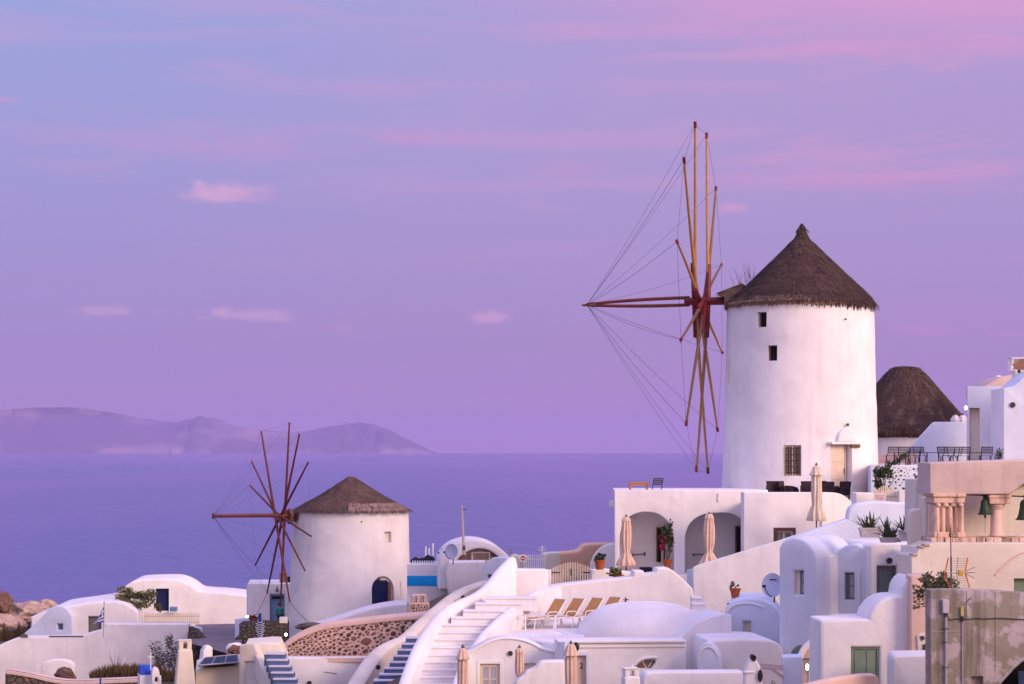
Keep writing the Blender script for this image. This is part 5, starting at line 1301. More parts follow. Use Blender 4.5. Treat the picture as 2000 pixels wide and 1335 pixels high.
for x0, x1 in ((1236,1259),(1354,1378)):
    k = MB(); q0, q1 = pa.pt(x0, 1082, -.10), pa.pt(x1, 1080.5, -.10); k.tube([q0, q1], .03, 6); k.tube([q1-Vector((0,0,.09)), q1+Vector((0,0,.09))], .04, 6); k.tube([q0-Vector((0,0,.07)), q0+Vector((0,0,.07))], .035, 6)
    k.obj('handrail', 'iron_grey', h)
k = MB(); k.pbox(pl, 1401.5, 962, 1404.5, 978, -.05, .0); k.obj('spout', 'pot_white', h)
# bench and dark sofa in the first arch
o = MB().pbox(Pl(1262, 89), 1250, 1107, 1274, 1121, 0, .5).obj('planter_box', 'black_cloth', bev=.03); tag(o, 'dark square armchair in front of the left arch', 'armchair')
pl_ = Pl(1285, 88, 0); o = MB().slab(pl_, [(1282,1150),(1284,1108),(1304,1107),(1313,1113),(1318,1150)], .7, bev=.07).obj('pillar_stub', 'white'); tag(o, 'small white parapet block under the flower pot by the left arch', 'wall')

# big side block with the small brown window
pl = Pl(1540, 88, 1); h = thing('terrace_house', 'plain lilac-white house block with a small brown window under the big mill', 'house', pl.pt(1550, 1060))
mb = MB(); mb.slab(pl, [(1452.5,1200),(1452.5,960.5),(1612,960.5),(1612,1200)], 1.0, [rect(1511,1030,1554,1060)], bev=.05); mb.obj('wall', 'white', h)
k = window(pl, 1514, 1034, 1551, 1064, .22, 'cream_wood', h, 2, 1, t=.12)
u0, v1 = pl.uv(1511.2,1030.2); u1, v0 = pl.uv(1553.8,1062); k = MB(); k.ubox(pl, u0, v1-.09, u1, v1, .02, .30); k.ubox(pl, u0, v0, u0+.16, v1-.09, .02, .30); k.ubox(pl, u1-.06, v0, u1, v1-.09, .02, .30); k.obj('lintel', 'brown_frame', h)
pr = Pl(1610, 88, 38); mb = MB(); mb.slab(pr, [(1606,1200),(1606,960)] + cr([(1612,960),(1630,960.5),(1645,964),(1658,973),(1670,985)], 3) + [(1690,1000),(1690,1200)], .5, bev=.06); mb.obj('side_wall', 'dusty_pink' if False else 'white', h)
mb = MB(); q = [P(1190,957.5,92.6), P(1452,957.5,92.6), P(1456,962.5,89.2), P(1608,962.5,89.2), P(1680,965,93), P(1720,955,112), P(1300,950,112)]
zf = 100 - 2.46; vv = [Vector((v.x, v.y, zf)) for v in q]; mb.add(vv + [v - Vector((0,0,.25)) for v in vv], [tuple(range(7)), tuple(range(13,6,-1))] + [(i, 7+i, 7+(i+1)%7, (i+1)%7) for i in range(7)]); tag(mb.obj('terrace', 'white', smooth=0), 'flat white terrace floor around the big mill', kind='structure')

# furniture on the terrace: orange table and dark slatted chair
tb = thing('table', 'small orange wooden table on the terrace edge above the arches', 'table', Vector((P(1247,950,93.6).x, 93.6, zf)))
c = tb.location; mb = MB(); mb.box(c+Vector((0,0,.78)), (.44,.34,.025)); mb.obj('tabletop', 'table_wood', tb, bev=.01)
mb = MB(); mb.box(c+Vector((0,0,.72)), (.40,.30,.035)); mb.obj('apron', 'table_wood', tb)
for sx in (-1,1):
    for sy in (-1,1):
        mb = MB(); mb.box(c+Vector((sx*.38, sy*.28, .34)), (.03,.03,.34)); mb.obj('leg', 'table_wood', tb)
def slat_chair(name, label, loc, rz, group=None, seat_h=.45, back_h=.86, w=.42, m='iron', nb=4, lean=.10, r=.011, nbh=.022):
    """metal-framed chair with separate back and seat slats; faces local -Y"""
    t_ = thing(name, label, 'chair', (0,0,0), group); hw = w/2
    for s_ in (-1,1):
        mb = MB(); mb.tube([(s_*hw,-.20,0), (s_*hw,.02,seat_h), (s_*hw,.16,seat_h+.02), (s_*hw,.20+lean,back_h)], r, 6); mb.obj('side_frame', m, t_)
        mb = MB(); mb.tube([(s_*hw*.92,.26,0), (s_*hw*.92,-.20,seat_h)], r, 6); mb.obj('leg', m, t_)
    for k in range(nb):
        z = back_h - .02 - k*.085; y = .16 + (.04+lean)*(z-seat_h)/(back_h-seat_h)
        mb = MB(); mb.box((0, y, z), (hw, .008, nbh)); mb.obj('back_slat', m, t_)
    for k in range(6):
        mb = MB(); mb.box((0, -.18+k*.068, seat_h+.008), (hw, .022, .007)); mb.obj('seat_slat', m, t_)
    t_.location = loc; t_.rotation_euler = (0,0,rz); return t_
def wood_ground(px, Y, z): q = P(px, EY, Y); return Vector((q.x, Y, z))
slat_chair('folding_chair', 'dark slatted folding chair beside the orange table above the arches', wood_ground(1279, 93.4, zf), R(-150), back_h=1.0, w=.5, nb=4, r=.02, nbh=.03)

# dark wicker armchairs in front of the mill
def wicker(label, loc, rz, first=None):
    if first is not None:
        c = copy_tree(first); c.location = loc; c.rotation_euler = (0,0,rz); c['label'] = label; return c
    t_ = thing('wicker_armchair', label, 'armchair', (0,0,0), 'wicker armchairs on the mill terrace')
    mb = MB(); mb.box((0,0,.30), (.33,.32,.07)); mb.obj('seat', 'wicker', t_, bev=.03)
    mb = MB(); mb.add([(x*(.30 if z < .5 else .34), .28+y+(z-.37)*.18, z) for x in (-1,1) for y in (0,.06) for z in (.37,.86)], [(0,1,3,2),(4,6,7,5),(0,4,5,1),(2,3,7,6),(0,2,6,4),(1,5,7,3)]); mb.obj('backrest', 'wicker', t_, bev=.02)
    for s_ in (-1,1):
        mb = MB(); mb.tube([(s_*.35,.30,.62),(s_*.36,.1,.61),(s_*.36,-.18,.57),(s_*.36,-.30,.47),(s_*.35,-.32,.36)], .035, 8); mb.box((s_*.35,0,.42), (.022,.29,.15)); mb.obj('armrest', 'wicker', t_)
        for sy in (-1,1):
            mb = MB(); mb.box((s_*.30, sy*.28, .115), (.025,.025,.115)); mb.obj('leg', 'wicker', t_)
    t_.location = loc; t_.rotation_euler = (0,0,rz); return t_
zw = zf + .02
w0 = wicker('dark wicker armchair farthest left, below the grilled mill window', wood_ground(1515, 92.6, zw), R(8))
for lb, px, Y, a in (('low dark wicker armchair right of the leftmost one, turned sideways', 1541, 92.8, 62), ('second upright dark wicker armchair just left of the closed parasol', 1580, 92.2, -4),
                    ('dark wicker armchair just right of the closed parasol', 1606, 92.9, 12), ('dark wicker armchair nearest the mill door, angled inward', 1640, 91.8, -52), ('low dark wicker armchair under the closed parasol by the mill door', 1622, 92.0, 150)):
    wicker(lb, wood_ground(px, Y, zw), R(a), w0)

# ================================================================== closed parasols
def parasol(label, px, ytop, ybot, Y, prof, flap=None, m='canvas', pole_to=None, folds=9, seed=1, group='closed parasols', top_m='iron_grey', tilt=0):
    """prof [(py, r px)] of the tied canopy from top to hem; flap = the loose vent at the top"""
    base = P(px, pole_to or ybot, Y); t_ = thing('parasol', label, 'parasol', base, group); k_ = Y/F
    c = P(px, EY, Y)
    def mod(a, z): return 1 + .20*math.cos(folds*a + .5*math.sin(z*3+seed)) + .07*math.sin(2*a + seed + z*2)
    mb = MB(); mb.lathe(c, [((EY-y)*k_, r*k_) for y, r in prof][::-1], 72, mod=mod); mb.obj('canopy', m, t_, smooth=60)
    if flap: mb = MB(); mb.lathe(c, [((EY-y)*k_, r*k_) for y, r in flap][::-1], 72, mod=lambda a, z: 1 + .12*math.cos(8*a+seed)); mb.obj('vent_flap', m, t_, smooth=60)
    mb = MB(); mb.tube([base, P(px, ytop+2, Y)], .03, 8); mb.obj('pole', 'wood_dark', t_)
    mb = MB(); mb.lathe(P(px, ytop+2.5, Y), [(0,.05),(.05,.055),(.09,.03),(.12,.012)], 10); mb.obj('finial', top_m, t_)
    tie = [p for p in prof if len(p) > 2]
    if tie:
        pass
    return t_
parasol('closed beige parasol in front of the left arch', 1223, 1006, 1106, 88, [(1009,5),(1014,7),(1030,8.5),(1050,9.3),(1066,8.4),(1077,5.8),(1084,9.5),(1094,14.5),(1102,17),(1104,15)], [(1008,4.5),(1014,8),(1016.5,8.2)], pole_to=1124, seed=1)
parasol('closed beige parasol in front of the right arch', 1385, 1001, 1099, 87, [(1003,5.5),(1010,7),(1030,9),(1050,9.5),(1066,8.4),(1076,5.8),(1084,10.5),(1094,16),(1099,19),(1100,16)], [(1002,5),(1009,8.5),(1011,8.6)], pole_to=1120, seed=2)
parasol('closed pale cream parasol standing before the big mill door', 1594.5, 905, 1017, 85.5, [(910,6),(918,8),(940,9),(960,9.4),(975,8.6),(984,8),(992,11),(1004,14.5),(1014,16),(1016,15)], [(908,3.5),(914,7),(922,10.5),(926,13),(927,12.5)], 'canvas_pale', pole_to=1034, seed=3)
G2 = 'closed parasols'
parasol('closed beige parasol nearest the white steps at the bottom edge', 904, 1262, 1380, 60, [(1268,6),(1282,8.5),(1300,9.3),(1320,9),(1345,9),(1360,12),(1376,15)], [(1264,3),(1268,7),(1276,9.5),(1283,12.5),(1285,13.5),(1286,13)], pole_to=1400, seed=4, folds=8)
parasol('small closed beige parasol between the window and the round vent', 1014.5, 1263, 1332, 64, [(1268,5),(1280,7.5),(1300,8.3),(1315,6.8),(1324,3.8),(1329,3),(1334,5)], [(1264,4.5),(1269,7.6),(1273,8.6),(1274,8.3)], pole_to=1352, seed=5)
parasol('closed beige parasol with dark finial beside door number 2', 1115, 1255, 1380, 60, [(1262,6),(1275,8.8),(1290,10),(1310,10.5),(1330,9.6),(1345,10),(1376,15)], [(1256,5),(1262,8.5),(1270,11),(1277,13.8),(1279,14)], pole_to=1400, seed=6, folds=8)

# ================================================================== right of the mill: terrace, walls, furniture
pb = Pl(1745, 90, 4); h = thing('stone_wall', 'pale blue-white wall dotted with dark stones under the café terrace', 'wall', pb.pt(1748, 955))
mb = MB(); mb.slab(pb, [(1700,1000),(1700,909),(1712,908),(1830,906),(1830,1000)], .5, bev=.04); mb.obj('wall', 'white_blue_shade', h)
stones(pb, rect(1728,910,1792,956), h, lambda x, y, r: r.uniform(1.1, 2.4)*(1+ (y-912)/70) + (1.6 if r.random() < .15 else 0), ['blue_stone'], gap=1.75, seed=15, proud=.006, flat=.3, tries=1600)
mb = MB(); zt = P(1740, 906, 92).z; q = [(1700,91.0),(1830,90.6),(2260,84),(2260,118),(1700,118)]
vv = [Vector(((px-CX)/F*Y, Y, zt - .06)) for px, Y in q]; mb.add(vv + [v-Vector((0,0,7)) for v in vv], [tuple(range(5)), tuple(range(9,4,-1))] + [(i, 5+i, 5+(i+1)%5, (i+1)%5) for i in range(5)]); tag(mb.obj('terrace', 'dusty_pink', smooth=0), 'upper café terrace floor right of the big mill', kind='structure')
zt -= .06
pl = Pl(1745, 108, 0); o = MB().slab(pl, [(1690,950),(1690,886),(1790,884),(1790,950)], .6, bev=.03).obj('back_wall', 'peach'); tag(o, 'low pink wall behind the café chairs beside the big mill', 'wall')
pl = Pl(1840, 112, -8); h = thing('stair_parapet', 'long white wall with slanted end in front of the third mill cap', 'wall', pl.pt(1840, 905))
mb = MB(); mb.slab(pl, [(1755,960),(1758,893),(1769,882),(1822,824),(1826,822.5),(1925,822.5),(1925,960)], .8, bev=.05); mb.obj('wall', 'white_blue_shade', h)
for px, lb in ((1866,'left small pale knobbed plaster pot on the white wall by the third mill'),(1880,'right small pale knobbed plaster pot on the white wall by the third mill')):
    t_ = thing('plaster_pot', lb, 'pot', P(px, 823, 112.2)); c = t_.location
    mb = MB(); mb.lathe(c, [(0,.22),(.1,.26),(.25,.21),(.38,.10)], 20, mod=lambda a, z: 1 + .08*math.cos(7*a)); mb.obj('body', 'pot_white', t_)
    mb = MB(); mb.lathe(c+Vector((0,0,.36)), [(0,.06),(.08,.07),(.12,.04)], 10); mb.obj('knob', 'dark_stone', t_)
pl = Pl(1925, 106, -12); h = thing('blue_white_house', 'flat-roofed bluish white house with tall recess at the upper right', 'house', pl.pt(1925, 905))
mb = MB(); mb.slab(pl, [(1889.5,960),(1889.5,753),(1966,753),(1966,960)], 4, [[(1893.5,940),(1893.5,795.5),(1913,795.5),(1913,940)]], bev=.04); mb.obj('wall', 'white_blue_shade', h)
mb = MB(); mb.pbox(pl, 1893.6, 796, 1912.8, 940, .5, .6); mb.obj('door', 'cream', h)
mb = MB(); mb.pbox(pl, 1893.6, 795.5, 1912.8, 797.5, .1, .5); mb.obj('lintel', 'grey_door', h)
pw = Pl(1980, 100, -3); h = thing('vaulted_house', 'pale lilac house wall with round dark vent at the right edge', 'house', pw.pt(1980, 905))
mb = MB(); mb.slab(pw, [(1960,960),(1960,757)] + cr([(1962,756),(1978,753),(1990,744),(2002,733),(2040,712),(2100,705),(2180,712)], 3) + [(2180,960)], 3.5, bev=.05); mb.obj('wall', 'white_blue_shade', h)
vent(pw, 1977.5, 789.5, .14, -.03, parent=h)
pv_ = Pl(1970, 112, 0); h = thing('vault_roof', 'low rounded pink vaulted roof behind the bluish house', 'roof', pv_.pt(1970, 752))
mb = MB(); mb.slab(pv_, [(1918,770)] + cr([(1918,756),(1935,744),(1956,735),(1980,730),(2030,727)], 3) + [(2060,770)], 4, bev=.08); mb.obj('roof', 'dusty_pink', h)
mb = MB(); mb.pbox(pv_, 1944, 732, 1952, 735, -.3, .0); mb.obj('coping', 'white_smooth', h)
pc = Pl(1988, 103, 0); h = thing('chimney_screen', 'chimney block with brown diagonal lattice panel at the top right', 'chimney', pc.pt(1988, 735))
mb = MB(); mb.pbox(pc, 1976, 698, 2030, 722, .15, .8); mb.pbox(pc, 1984, 722, 2030, 745, .1, .8); mb.obj('stack', 'white', h)
for k in range(7):
    mb = MB(); x = 1980+k*4; mb.tube([pc.pt(x, 720, .10), pc.pt(x+16, 700, .10)], .02, 5); mb.obj('lattice_bar', 'brown_box', h)
    mb = MB(); mb.tube([pc.pt(x+8, 720, .12), pc.pt(x-6, 702, .12)], .02, 5); mb.obj('lattice_bar', 'brown_box', h)
mb = MB(); mb.pbox(pc, 1976, 696.5, 2030, 699, .0, .8); mb.obj('lid', 'white_blue_shade', h)
mb = MB(); mb.pbox(pc, 1976, 699, 1981, 709, .05, .14); mb.obj('plate', 'cream_wood', h)
mb = MB(); mb.ball(pc.pt(1989.5, 724, -.1), .09, 10, 8); mb.obj('wall_lamp', 'iron', h)
mb = MB(); mb.ball(P(1886.5, 795, 104.8), .085, 12, 8, (.9,.9,1.3)); o = mb.obj('lamp', 'lamp_lit'); tag(o, 'lit oval wall lamp on the corner of the bluish upper-right house', 'lamp')
L = bpy.data.lights.new('lamp_light', 'POINT'); L.energy = 8; L.color = (1,.75,.35); L.shadow_soft_size = .1; lo = bpy.data.objects.new('lamp_light', L); COL.objects.link(lo); lo.location = P(1884, 794, 104.5)

# café chairs and tables
ch = slat_chair('cafe_chair', 'dark slatted café chair farthest left on the upper terrace', wood_ground(1742, 94, zt), R(180+6), 'dark slatted chairs on the café terrace', back_h=.86, w=.50, nb=4, r=.017, nbh=.026)
for lb, px, Y, a in (('dark café chair second from the big mill', 1767, 95, 163), ('dark café chair third from the big mill, overlapping the fourth', 1785, 93.5, 186), ('dark café chair fourth from the big mill, turned slightly', 1797, 95.5, 152),
                    ('dark café chair just right of the two small tables, leaning left', 1846, 92, 140), ('dark café chair crowded behind the leaning one', 1852, 95, 182), ('dark café chair with curved back in the middle of the right group', 1864, 93, 214),
                    ('dark café chair at the right end of the right group', 1881, 91.5, 184), ('single dark café chair standing apart near the potted shrub', 1925, 92, 180)):
    c = copy_tree(ch); c.location = wood_ground(px, Y, zt); c.rotation_euler = (0,0,R(a)); c['label'] = lb
for px, Y, lb, hh in ((1758, 93, 'dark café table among the left chairs by the big mill', .58), (1822, 92, 'dark café table in the gap between the two chair groups', .60), (1905, 92.5, 'dark café table left of the single apart chair', .60), (1785, 92, 'low dark café table at the edge of the stone-dotted wall', .66)):
    t_ = thing('cafe_table', lb, 'table', wood_ground(px, Y, zt), 'dark café tables'); c = t_.location
    mb = MB(); mb.box(c+Vector((0,0,hh)), (.36,.34,.015)); mb.obj('tabletop', 'iron', t_)
    for s_ in (-1,1):
        mb = MB(); mb.tube([c+Vector((s_*.26,0,hh)), c+Vector((s_*.26,0,.02))], .026, 6); mb.obj('leg', 'iron', t_)
        mb = MB(); mb.tube([c+Vector((s_*.26,-.25,.02)), c+Vector((s_*.26,.25,.02))], .02, 6); mb.obj('foot', 'iron', t_)
t_ = thing('potted_plant', 'scraggly green potted shrub beside the apart café chair', 'plant', P(1951, 896, 88))
mb = MB(); sprigs(mb, P(1951,896,88), 6, .55, .4, .012, 5); mb.obj('stems', 'bark', t_, stuff=True)
mb = MB(); leaves(mb, P(1952,886,88), (.14,.14,.26), 160, .10, 6); mb.obj('leaves', 'leaf', t_, smooth=0, stuff=True)
t_ = thing('bare_plant', 'thin bare twigs left of the scraggly potted shrub', 'plant', P(1944, 896, 88.3))
mb = MB(); sprigs(mb, P(1944,898,88.3), 4, .6, .2, .01, 8); mb.obj('stems', 'bark', t_, stuff=True)
# climbing plant at the corner
bush('climbing_plant', 'dark green climbing plant over the stone-dotted wall by the gate', 1726, 958, 88.6, (.46,.25,.62), 620, .13, 'leaf', 31, .5, 8, 5, cat='plant', long=1.3)
mb = MB(); t_ = thing('vine', 'arm of dark vine trailing along the café terrace edge', 'plant', P(1750, 903, 89.6)); mb.tube([P(1733,906,89.6), P(1748,901,89.6), P(1760,894,89.6), P(1768,886,89.6)], .03, 6); mb.obj('stem', 'bark', t_)
mb = MB()
for a, b in ((1737,905),(1746,902),(1754,898),(1762,893),(1767,888)): leaves(mb, P(a,b,89.5), (.13,.1,.10), 50, .11, int(a))
mb.obj('leaves', 'leaf', t_, smooth=0, stuff=True)

# picket gate with notice by the mill door
gp = Pl(1730, 84, 0)
picket_fence('picket_gate', 'cream picket gate rising to a peak beside the stone-dotted wall', gp, 1707, 1756, 962, 984, 12, .03, gate=True, topf=lambda t: 1.05 + .75*(1-abs(t*1.7-.75)), rails=2)
sg = thing('notice', 'small white notice with red lettering on the picket gate', 'sign', gp.pt(1718, 976))
mb = MB(); mb.pbox(gp, 1706.5, 963, 1729.5, 977.5, -.06, -.04); mb.obj('panel', 'sign_white', sg)
for i, (a, b) in enumerate(((1708.5,1727.5),(1709.5,1725),(1708.5,1727),(1714,1722))):
    x = a
    mb = MB(); rr = random.Random(i)
    while x < b:
        w_ = rr.uniform(1.0, 2.6); w_ = min(w_, b-x); mb.pbox(gp, x, 965.2+i*3.0, x+w_, 966.5+i*3.0, -.064, -.0605); x += w_+.6
    mb.obj('lettering', 'sign_red', sg, smooth=0, stuff=True)
pl = Pl(1690, 85, 10); o = MB().slab(pl, [(1672,1010),(1672,962),(1676,960),(1705,961),(1709,966),(1709,1010)], .6, bev=.05).obj('gate_pier', 'white'); tag(o, 'white gate pier between the mill door and the picket gate', 'pier')
pl = Pl(1770, 83.5, 0); o = MB().slab(pl, [(1756,1010),(1756,957),(1790,955),(1790,1010)], .4, bev=.03).obj('gate_wall', 'white'); tag(o, 'pinkish white wall right of the picket gate with a pale plaque', 'wall')
mb = MB(); mb.pbox(pl, 1776.5, 965, 1784.5, 981, -.03, 0); k = mb.obj('plaque', 'pot_white', o); k.location = Vector((0,0,0)); 

# blue-white rounded parapet with agaves on it
pl = Pl(1700, 72, 0); h = thing('rounded_parapet', 'bluish white rounded parapet wall behind the agave planters', 'wall', pl.pt(1710, 1060))
mb = MB(); mb.slab(pl, [(1540,1200)] + [(1540,1052),(1600,1030),(1655,1012)] + cr([(1656,1002),(1659,992),(1668,984),(1685,979.5),(1710,977.5),(1750,979),(1800,983)], 3) + [(1800,1200)], .6, bev=.1, seg=3); mb.obj('wall', 'white_blue_shade', h)
# long sloping ramp wall
pl = Pl(1355, 84, -9); h = thing('ramp_wall', 'long lilac-white ramp wall sloping up from the arches to the parasol', 'wall', pl.pt(1450, 1180))
mb = MB(); mb.slab(pl, [(1353.5,1320),(1353.5,1107),(1362,1102.5),(1451,1075.5),(1520,1055),(1560,1041.5),(1610,1026),(1620,1100),(1620,1320)], .5, bev=.05); mb.obj('wall', 'white', h)
mb = MB(); pq_ = Pl(1347, 86, -60); mb.slab(pq_, [(1341,1200),(1341,1111),(1353,1109),(1353,1200)], .3, bev=.03); mb.obj('end_wall', 'white_blue_shade', h)
# planters with agaves
def agave(label, px, py, Y, hw, hh, seed, tall=.55, n=26, lab2=None):
    t_ = thing('agave_planter', label, 'planter', P(px, py, Y), 'agave planters on the roof'); c = t_.location; k_ = Y/F
    mb = MB(); a, b = hw*k_, hh*k_; vs = [c+Vector((sx*a*s_, sy*.2*s_, z)) for (s_, z) in ((.86,0),(1,b*.8),(1.05,b*.8),(1.05,b)) for sx, sy in ((-1,-1),(1,-1),(1,1),(-1,1))]
    fs = [(3,2,1,0),(12,13,14,15)]
    for j in range(3):
        for q in range(4): fs.append((j*4+q, j*4+(q+1)%4, (j+1)*4+(q+1)%4, (j+1)*4+q))
    mb.add(vs, fs); mb.obj('pot', 'pot_white', t_, bev=.015)
    rr = random.Random(seed)
    for i in range(n):
        an = rr.uniform(0, 2*PI); t0 = rr.uniform(.1, 1.0)**.8; L_ = tall*rr.uniform(.6, 1.1); d = Vector((math.cos(an)*t0, math.sin(an)*t0*.7, 1.05-t0*.7)).normalized()
        b0 = c + Vector((rr.uniform(-.6,.6)*a, rr.uniform(-.08,.08), b*.9)); s_ = d.cross(Vector((0,0,1)));
        s_ = (s_.normalized() if s_.length > .05 else Vector((1,0,0))); nrm = s_.cross(d)
        pts = [b0 + d*L_*q + Vector((0,0,-.22*L_*t0*q*q*q)) + (Vector((0,0,-.25*L_*q**4)) if rr.random() < .0 else Vector((0,0,0))) for q in (0,.25,.5,.75,1)]; ws = [.024,.040,.034,.020,.001]
        vs = []; 
        for p_, w_ in zip(pts, ws): vs += [p_ - s_*w_, p_ - nrm*w_*.35, p_ + s_*w_]
        fs = []
        for q in range(4): fs += [(q*3, q*3+1, q*3+4, q*3+3), (q*3+1, q*3+2, q*3+5, q*3+4)]
        mb = MB(); mb.add(vs, fs); mb.obj('leaf', 'leaf_agave', t_)
    return t_
agave('long white planter with dark spiky agaves, leftmost on the roof', 1699, 1047.5, 66.5, 20, 18.5, 3, .66, 48)
agave('middle white planter of spiky green agaves, lowest of the three', 1736, 1058, 65.3, 17, 10, 5, .80, 48)
agave('white planter of agaves against the cream bell tower', 1770, 1055, 64.6, 14, 22, 8, .72, 40)
mb = MB(); q = P(1757, 1057, 65.2); mb.lathe(q, [(0,.06),(.12,.075),(.14,.08)], 12); o = mb.obj('flower_pot', 'terracotta'); tag(o, 'small dark terracotta pot between two agave planters', 'pot')

# ================================================================== R1: vaulted house fronts
h = thing('vaulted_house', 'bluish white house with two vaulted gables and a grey-green door', 'house', P(1650, 1200, 66))
g1 = Pl(1521, 66.8, -32)
o1 = [(1521,1420),(1521,1078)] + cr([(1521,1070),(1527,1058),(1538,1051),(1551,1048),(1563,1050),(1575,1056.5),(1585,1066),(1592,1076),(1596.5,1090)], 4) + [(1598,1420)]
mb = MB(); mb.slab(g1, o1, 3.0, [rect(1551,1114,1568,1160)], bev=.10, seg=3); mb.obj('gable', 'white_blue_shade', h)
u0, v1 = g1.uv(1557,1115); k = MB(); k.pbox(g1, 1551.2, 1114.2, 1557.5, 1159.8, .20, .3); k.obj('shutter', 'cream', h)
window(g1, 1557.5, 1114.3, 1567.8, 1159.7, .22, 'green_grey', h, 1, 2, t=.04, glass='curtain')
g2 = Pl(1631, 67.6, -24)
o2 = [(1586,1420),(1590,1090)] + cr([(1597,1083),(1612,1083),(1630,1079),(1642,1069.5),(1654,1063),(1667,1061),(1680,1064.5),(1690,1073),(1699,1082.5)], 4) + [(1706,1090),(1706,1420)]
mb = MB(); mb.slab(g2, o2, 3.0, [rect(1649,1117.5,1667.5,1170)], bev=.08, seg=3); mb.obj('gable', 'white_blue_shade', h)
k = MB(); k.pbox(g2, 1649.2, 1117.8, 1653.5, 1169.8, .16, .28); k.obj('shutter', 'grey_door', h)
window(g2, 1653.5, 1118, 1667.3, 1169.6, .2, 'green_grey', h, 1, 2, t=.05, glass='curtain')
k = MB(); k.pbox(g2, 1631.5, 1081, 1633, 1210, -.1, .0); k = None
pk = Pl(1612, 66.9, 22); mb = MB(); mb.slab(pk, [(1597.5,1420),(1597.5,1086),(1604,1085.5),(1631,1082),(1631,1420)], .5, bev=.04); mb.obj('wall', 'white', h)
mb = MB(); mb.pbox(g2, 1677, 1110, 1680, 1205, -.07, .0); mb.obj('pilaster', 'white_smooth', h, bev=.02)
g3 = Pl(1699, 66.8, 8)
mb = MB(); mb.slab(g3, [(1699,1420),(1699,1075)] + cr([(1699,1066),(1708,1061),(1722,1060),(1745,1059.5)], 3) + [(1800,1059),(1800,1420)], 3.2, [rect(1713.5,1104,1751,1230)], bev=.08); mb.obj('wall', 'white', h)
door(g3, 1713.8, 1104.5, 1748, 1230, .16, 'green_grey', h, 3, 3)
mb = MB(); mb.pbox(g3, 1748.2, 1104.5, 1750.8, 1230, .04, .2); mb.obj('door_frame', 'grey_door', h)
vent(g3, 1736.5, 1093.5, .10, -.03, parent=h)
mb = MB(); mb.slab(Pl(1760, 66.3, -10), [(1760,1420),(1760,1063),(1800,1063),(1800,1420)], .4, bev=.05); mb.obj('buttress', 'white_blue_shade', h)

# pot, dish, small vault houses in the middle
pt_ = thing('potted_plant', 'terracotta pot with small cactus on the ledge under the ramp wall', 'plant', P(1436, 1167, 72))
mb = MB(); c = pt_.location; mb.lathe(c, [(0,.125),(.28,.175),(.285,.20),(.345,.205),(.345,.18),(.31,.17)], 20); mb.obj('pot', 'terracotta', pt_)
mb = MB(); mb.ball(c+Vector((-.09,0,.50)), .09, 10, 7, (.9,.3,1.2)); mb.ball(c+Vector((-.16,0,.40)), .06, 8, 6, (.8,.3,1.2)); mb.obj('leaf', 'leaf_olive', pt_)
mb = MB(); mb.tube([c+Vector((-.02,0,.33)), c+Vector((.03,0,.42)), c+Vector((.10,0,.45))], .02, 6); mb.ball(c+Vector((.10,0,.45)), .045, 8, 6); mb.obj('stem', 'leaf_grey', pt_)
dish('large grey-lilac satellite dish with dark lettering in front of the ramp wall', 1508, 1141.5, 71.5, .38, .43, -24, 'dish', True)

pl = Pl(1450, 70.5, -8); h = thing('vaulted_house', 'small bluish vaulted house with a narrow door below the terracotta pot', 'house', pl.pt(1455, 1250))
o_ = [(1415,1420),(1415,1200)] + cr([(1416,1193),(1421,1181),(1434,1172),(1450,1168),(1468,1167),(1490,1170),(1510,1180),(1521,1194),(1528,1212)], 4) + [(1532,1420)]
mb = MB(); mb.slab(pl, o_, 3.0, [rect(1452,1213,1466,1300)], bev=.10, seg=3); mb.obj('wall', 'white_blue_shade', h)
mb = MB(); mb.pbox(pl, 1452.2, 1213.2, 1465.8, 1300, .22, .3); mb.obj('door', 'cream', h)
ar = cr([(1421,1196),(1424,1188),(1436,1180),(1455,1177),(1475,1179),(1492,1185)], 4)
mb = MB(); mb.tube([pl.pt(a, b, -.01) for a, b in ar], .04, 6); mb.obj('moulding', 'white_smooth', h)
for a, b in ((1424,1178),(1408,1195)): mb = MB(); mb.box(P(a, b, 71), (.06,.06,.03)); mb.obj('spout', 'iron', h)
pl = Pl(1370, 76, -10); rows = [(1345,1400,1207,74.0),(1350,1395,1193.5,74.6),(1352,1378,1178,75.2),(1352,1372,1166,75.8)]
stairs('small_steps', 'three pinkish white steps between the ramp wall and the dome', rows, 'white', 'white')
pl = Pl(1330, 68.5, 10); h = thing('sloping_wall', 'pinkish white wall sloping from the dome down to the small vault', 'wall', pl.pt(1330, 1335))
mb = MB(); mb.slab(pl, [(1240,1420),(1254,1335),(1268,1306),(1283,1287),(1300,1270),(1320,1252),(1342,1232),(1352,1222),(1362,1214),(1390,1203),(1417,1197),(1430,1200),(1430,1420)], 2.2, bev=.07, seg=3); mb.obj('wall', 'white', h)
pl = Pl(1385, 65.5, -14); h = thing('small_vault', 'tiny bluish vaulted shed with arched recess near the white cowled chimney', 'shed', pl.pt(1385, 1312))
o_ = [(1361,1420),(1361,1285)] + cr([(1362,1275),(1367,1262),(1376,1254.5),(1386,1254),(1396,1262),(1403,1272),(1408,1282)], 4) + [(1409,1420)]
mb = MB(); mb.slab(pl, o_, .5, bev=.06, seg=3); mb.obj('wall', 'white_blue_shade', h)
mb = MB(); mb.tube([pl.pt(a, b, -.01) for a, b in cr([(1365,1290),(1367,1276),(1374,1266),(1385,1262),(1395,1268),(1401,1280)], 4)], .03, 6); mb.obj('moulding', 'white_smooth', h)
mb = MB(); mb.pbox(pl, 1374, 1307.5, 1390, 1310.5, -.02, .02); mb.obj('slot', 'iron_grey', h)
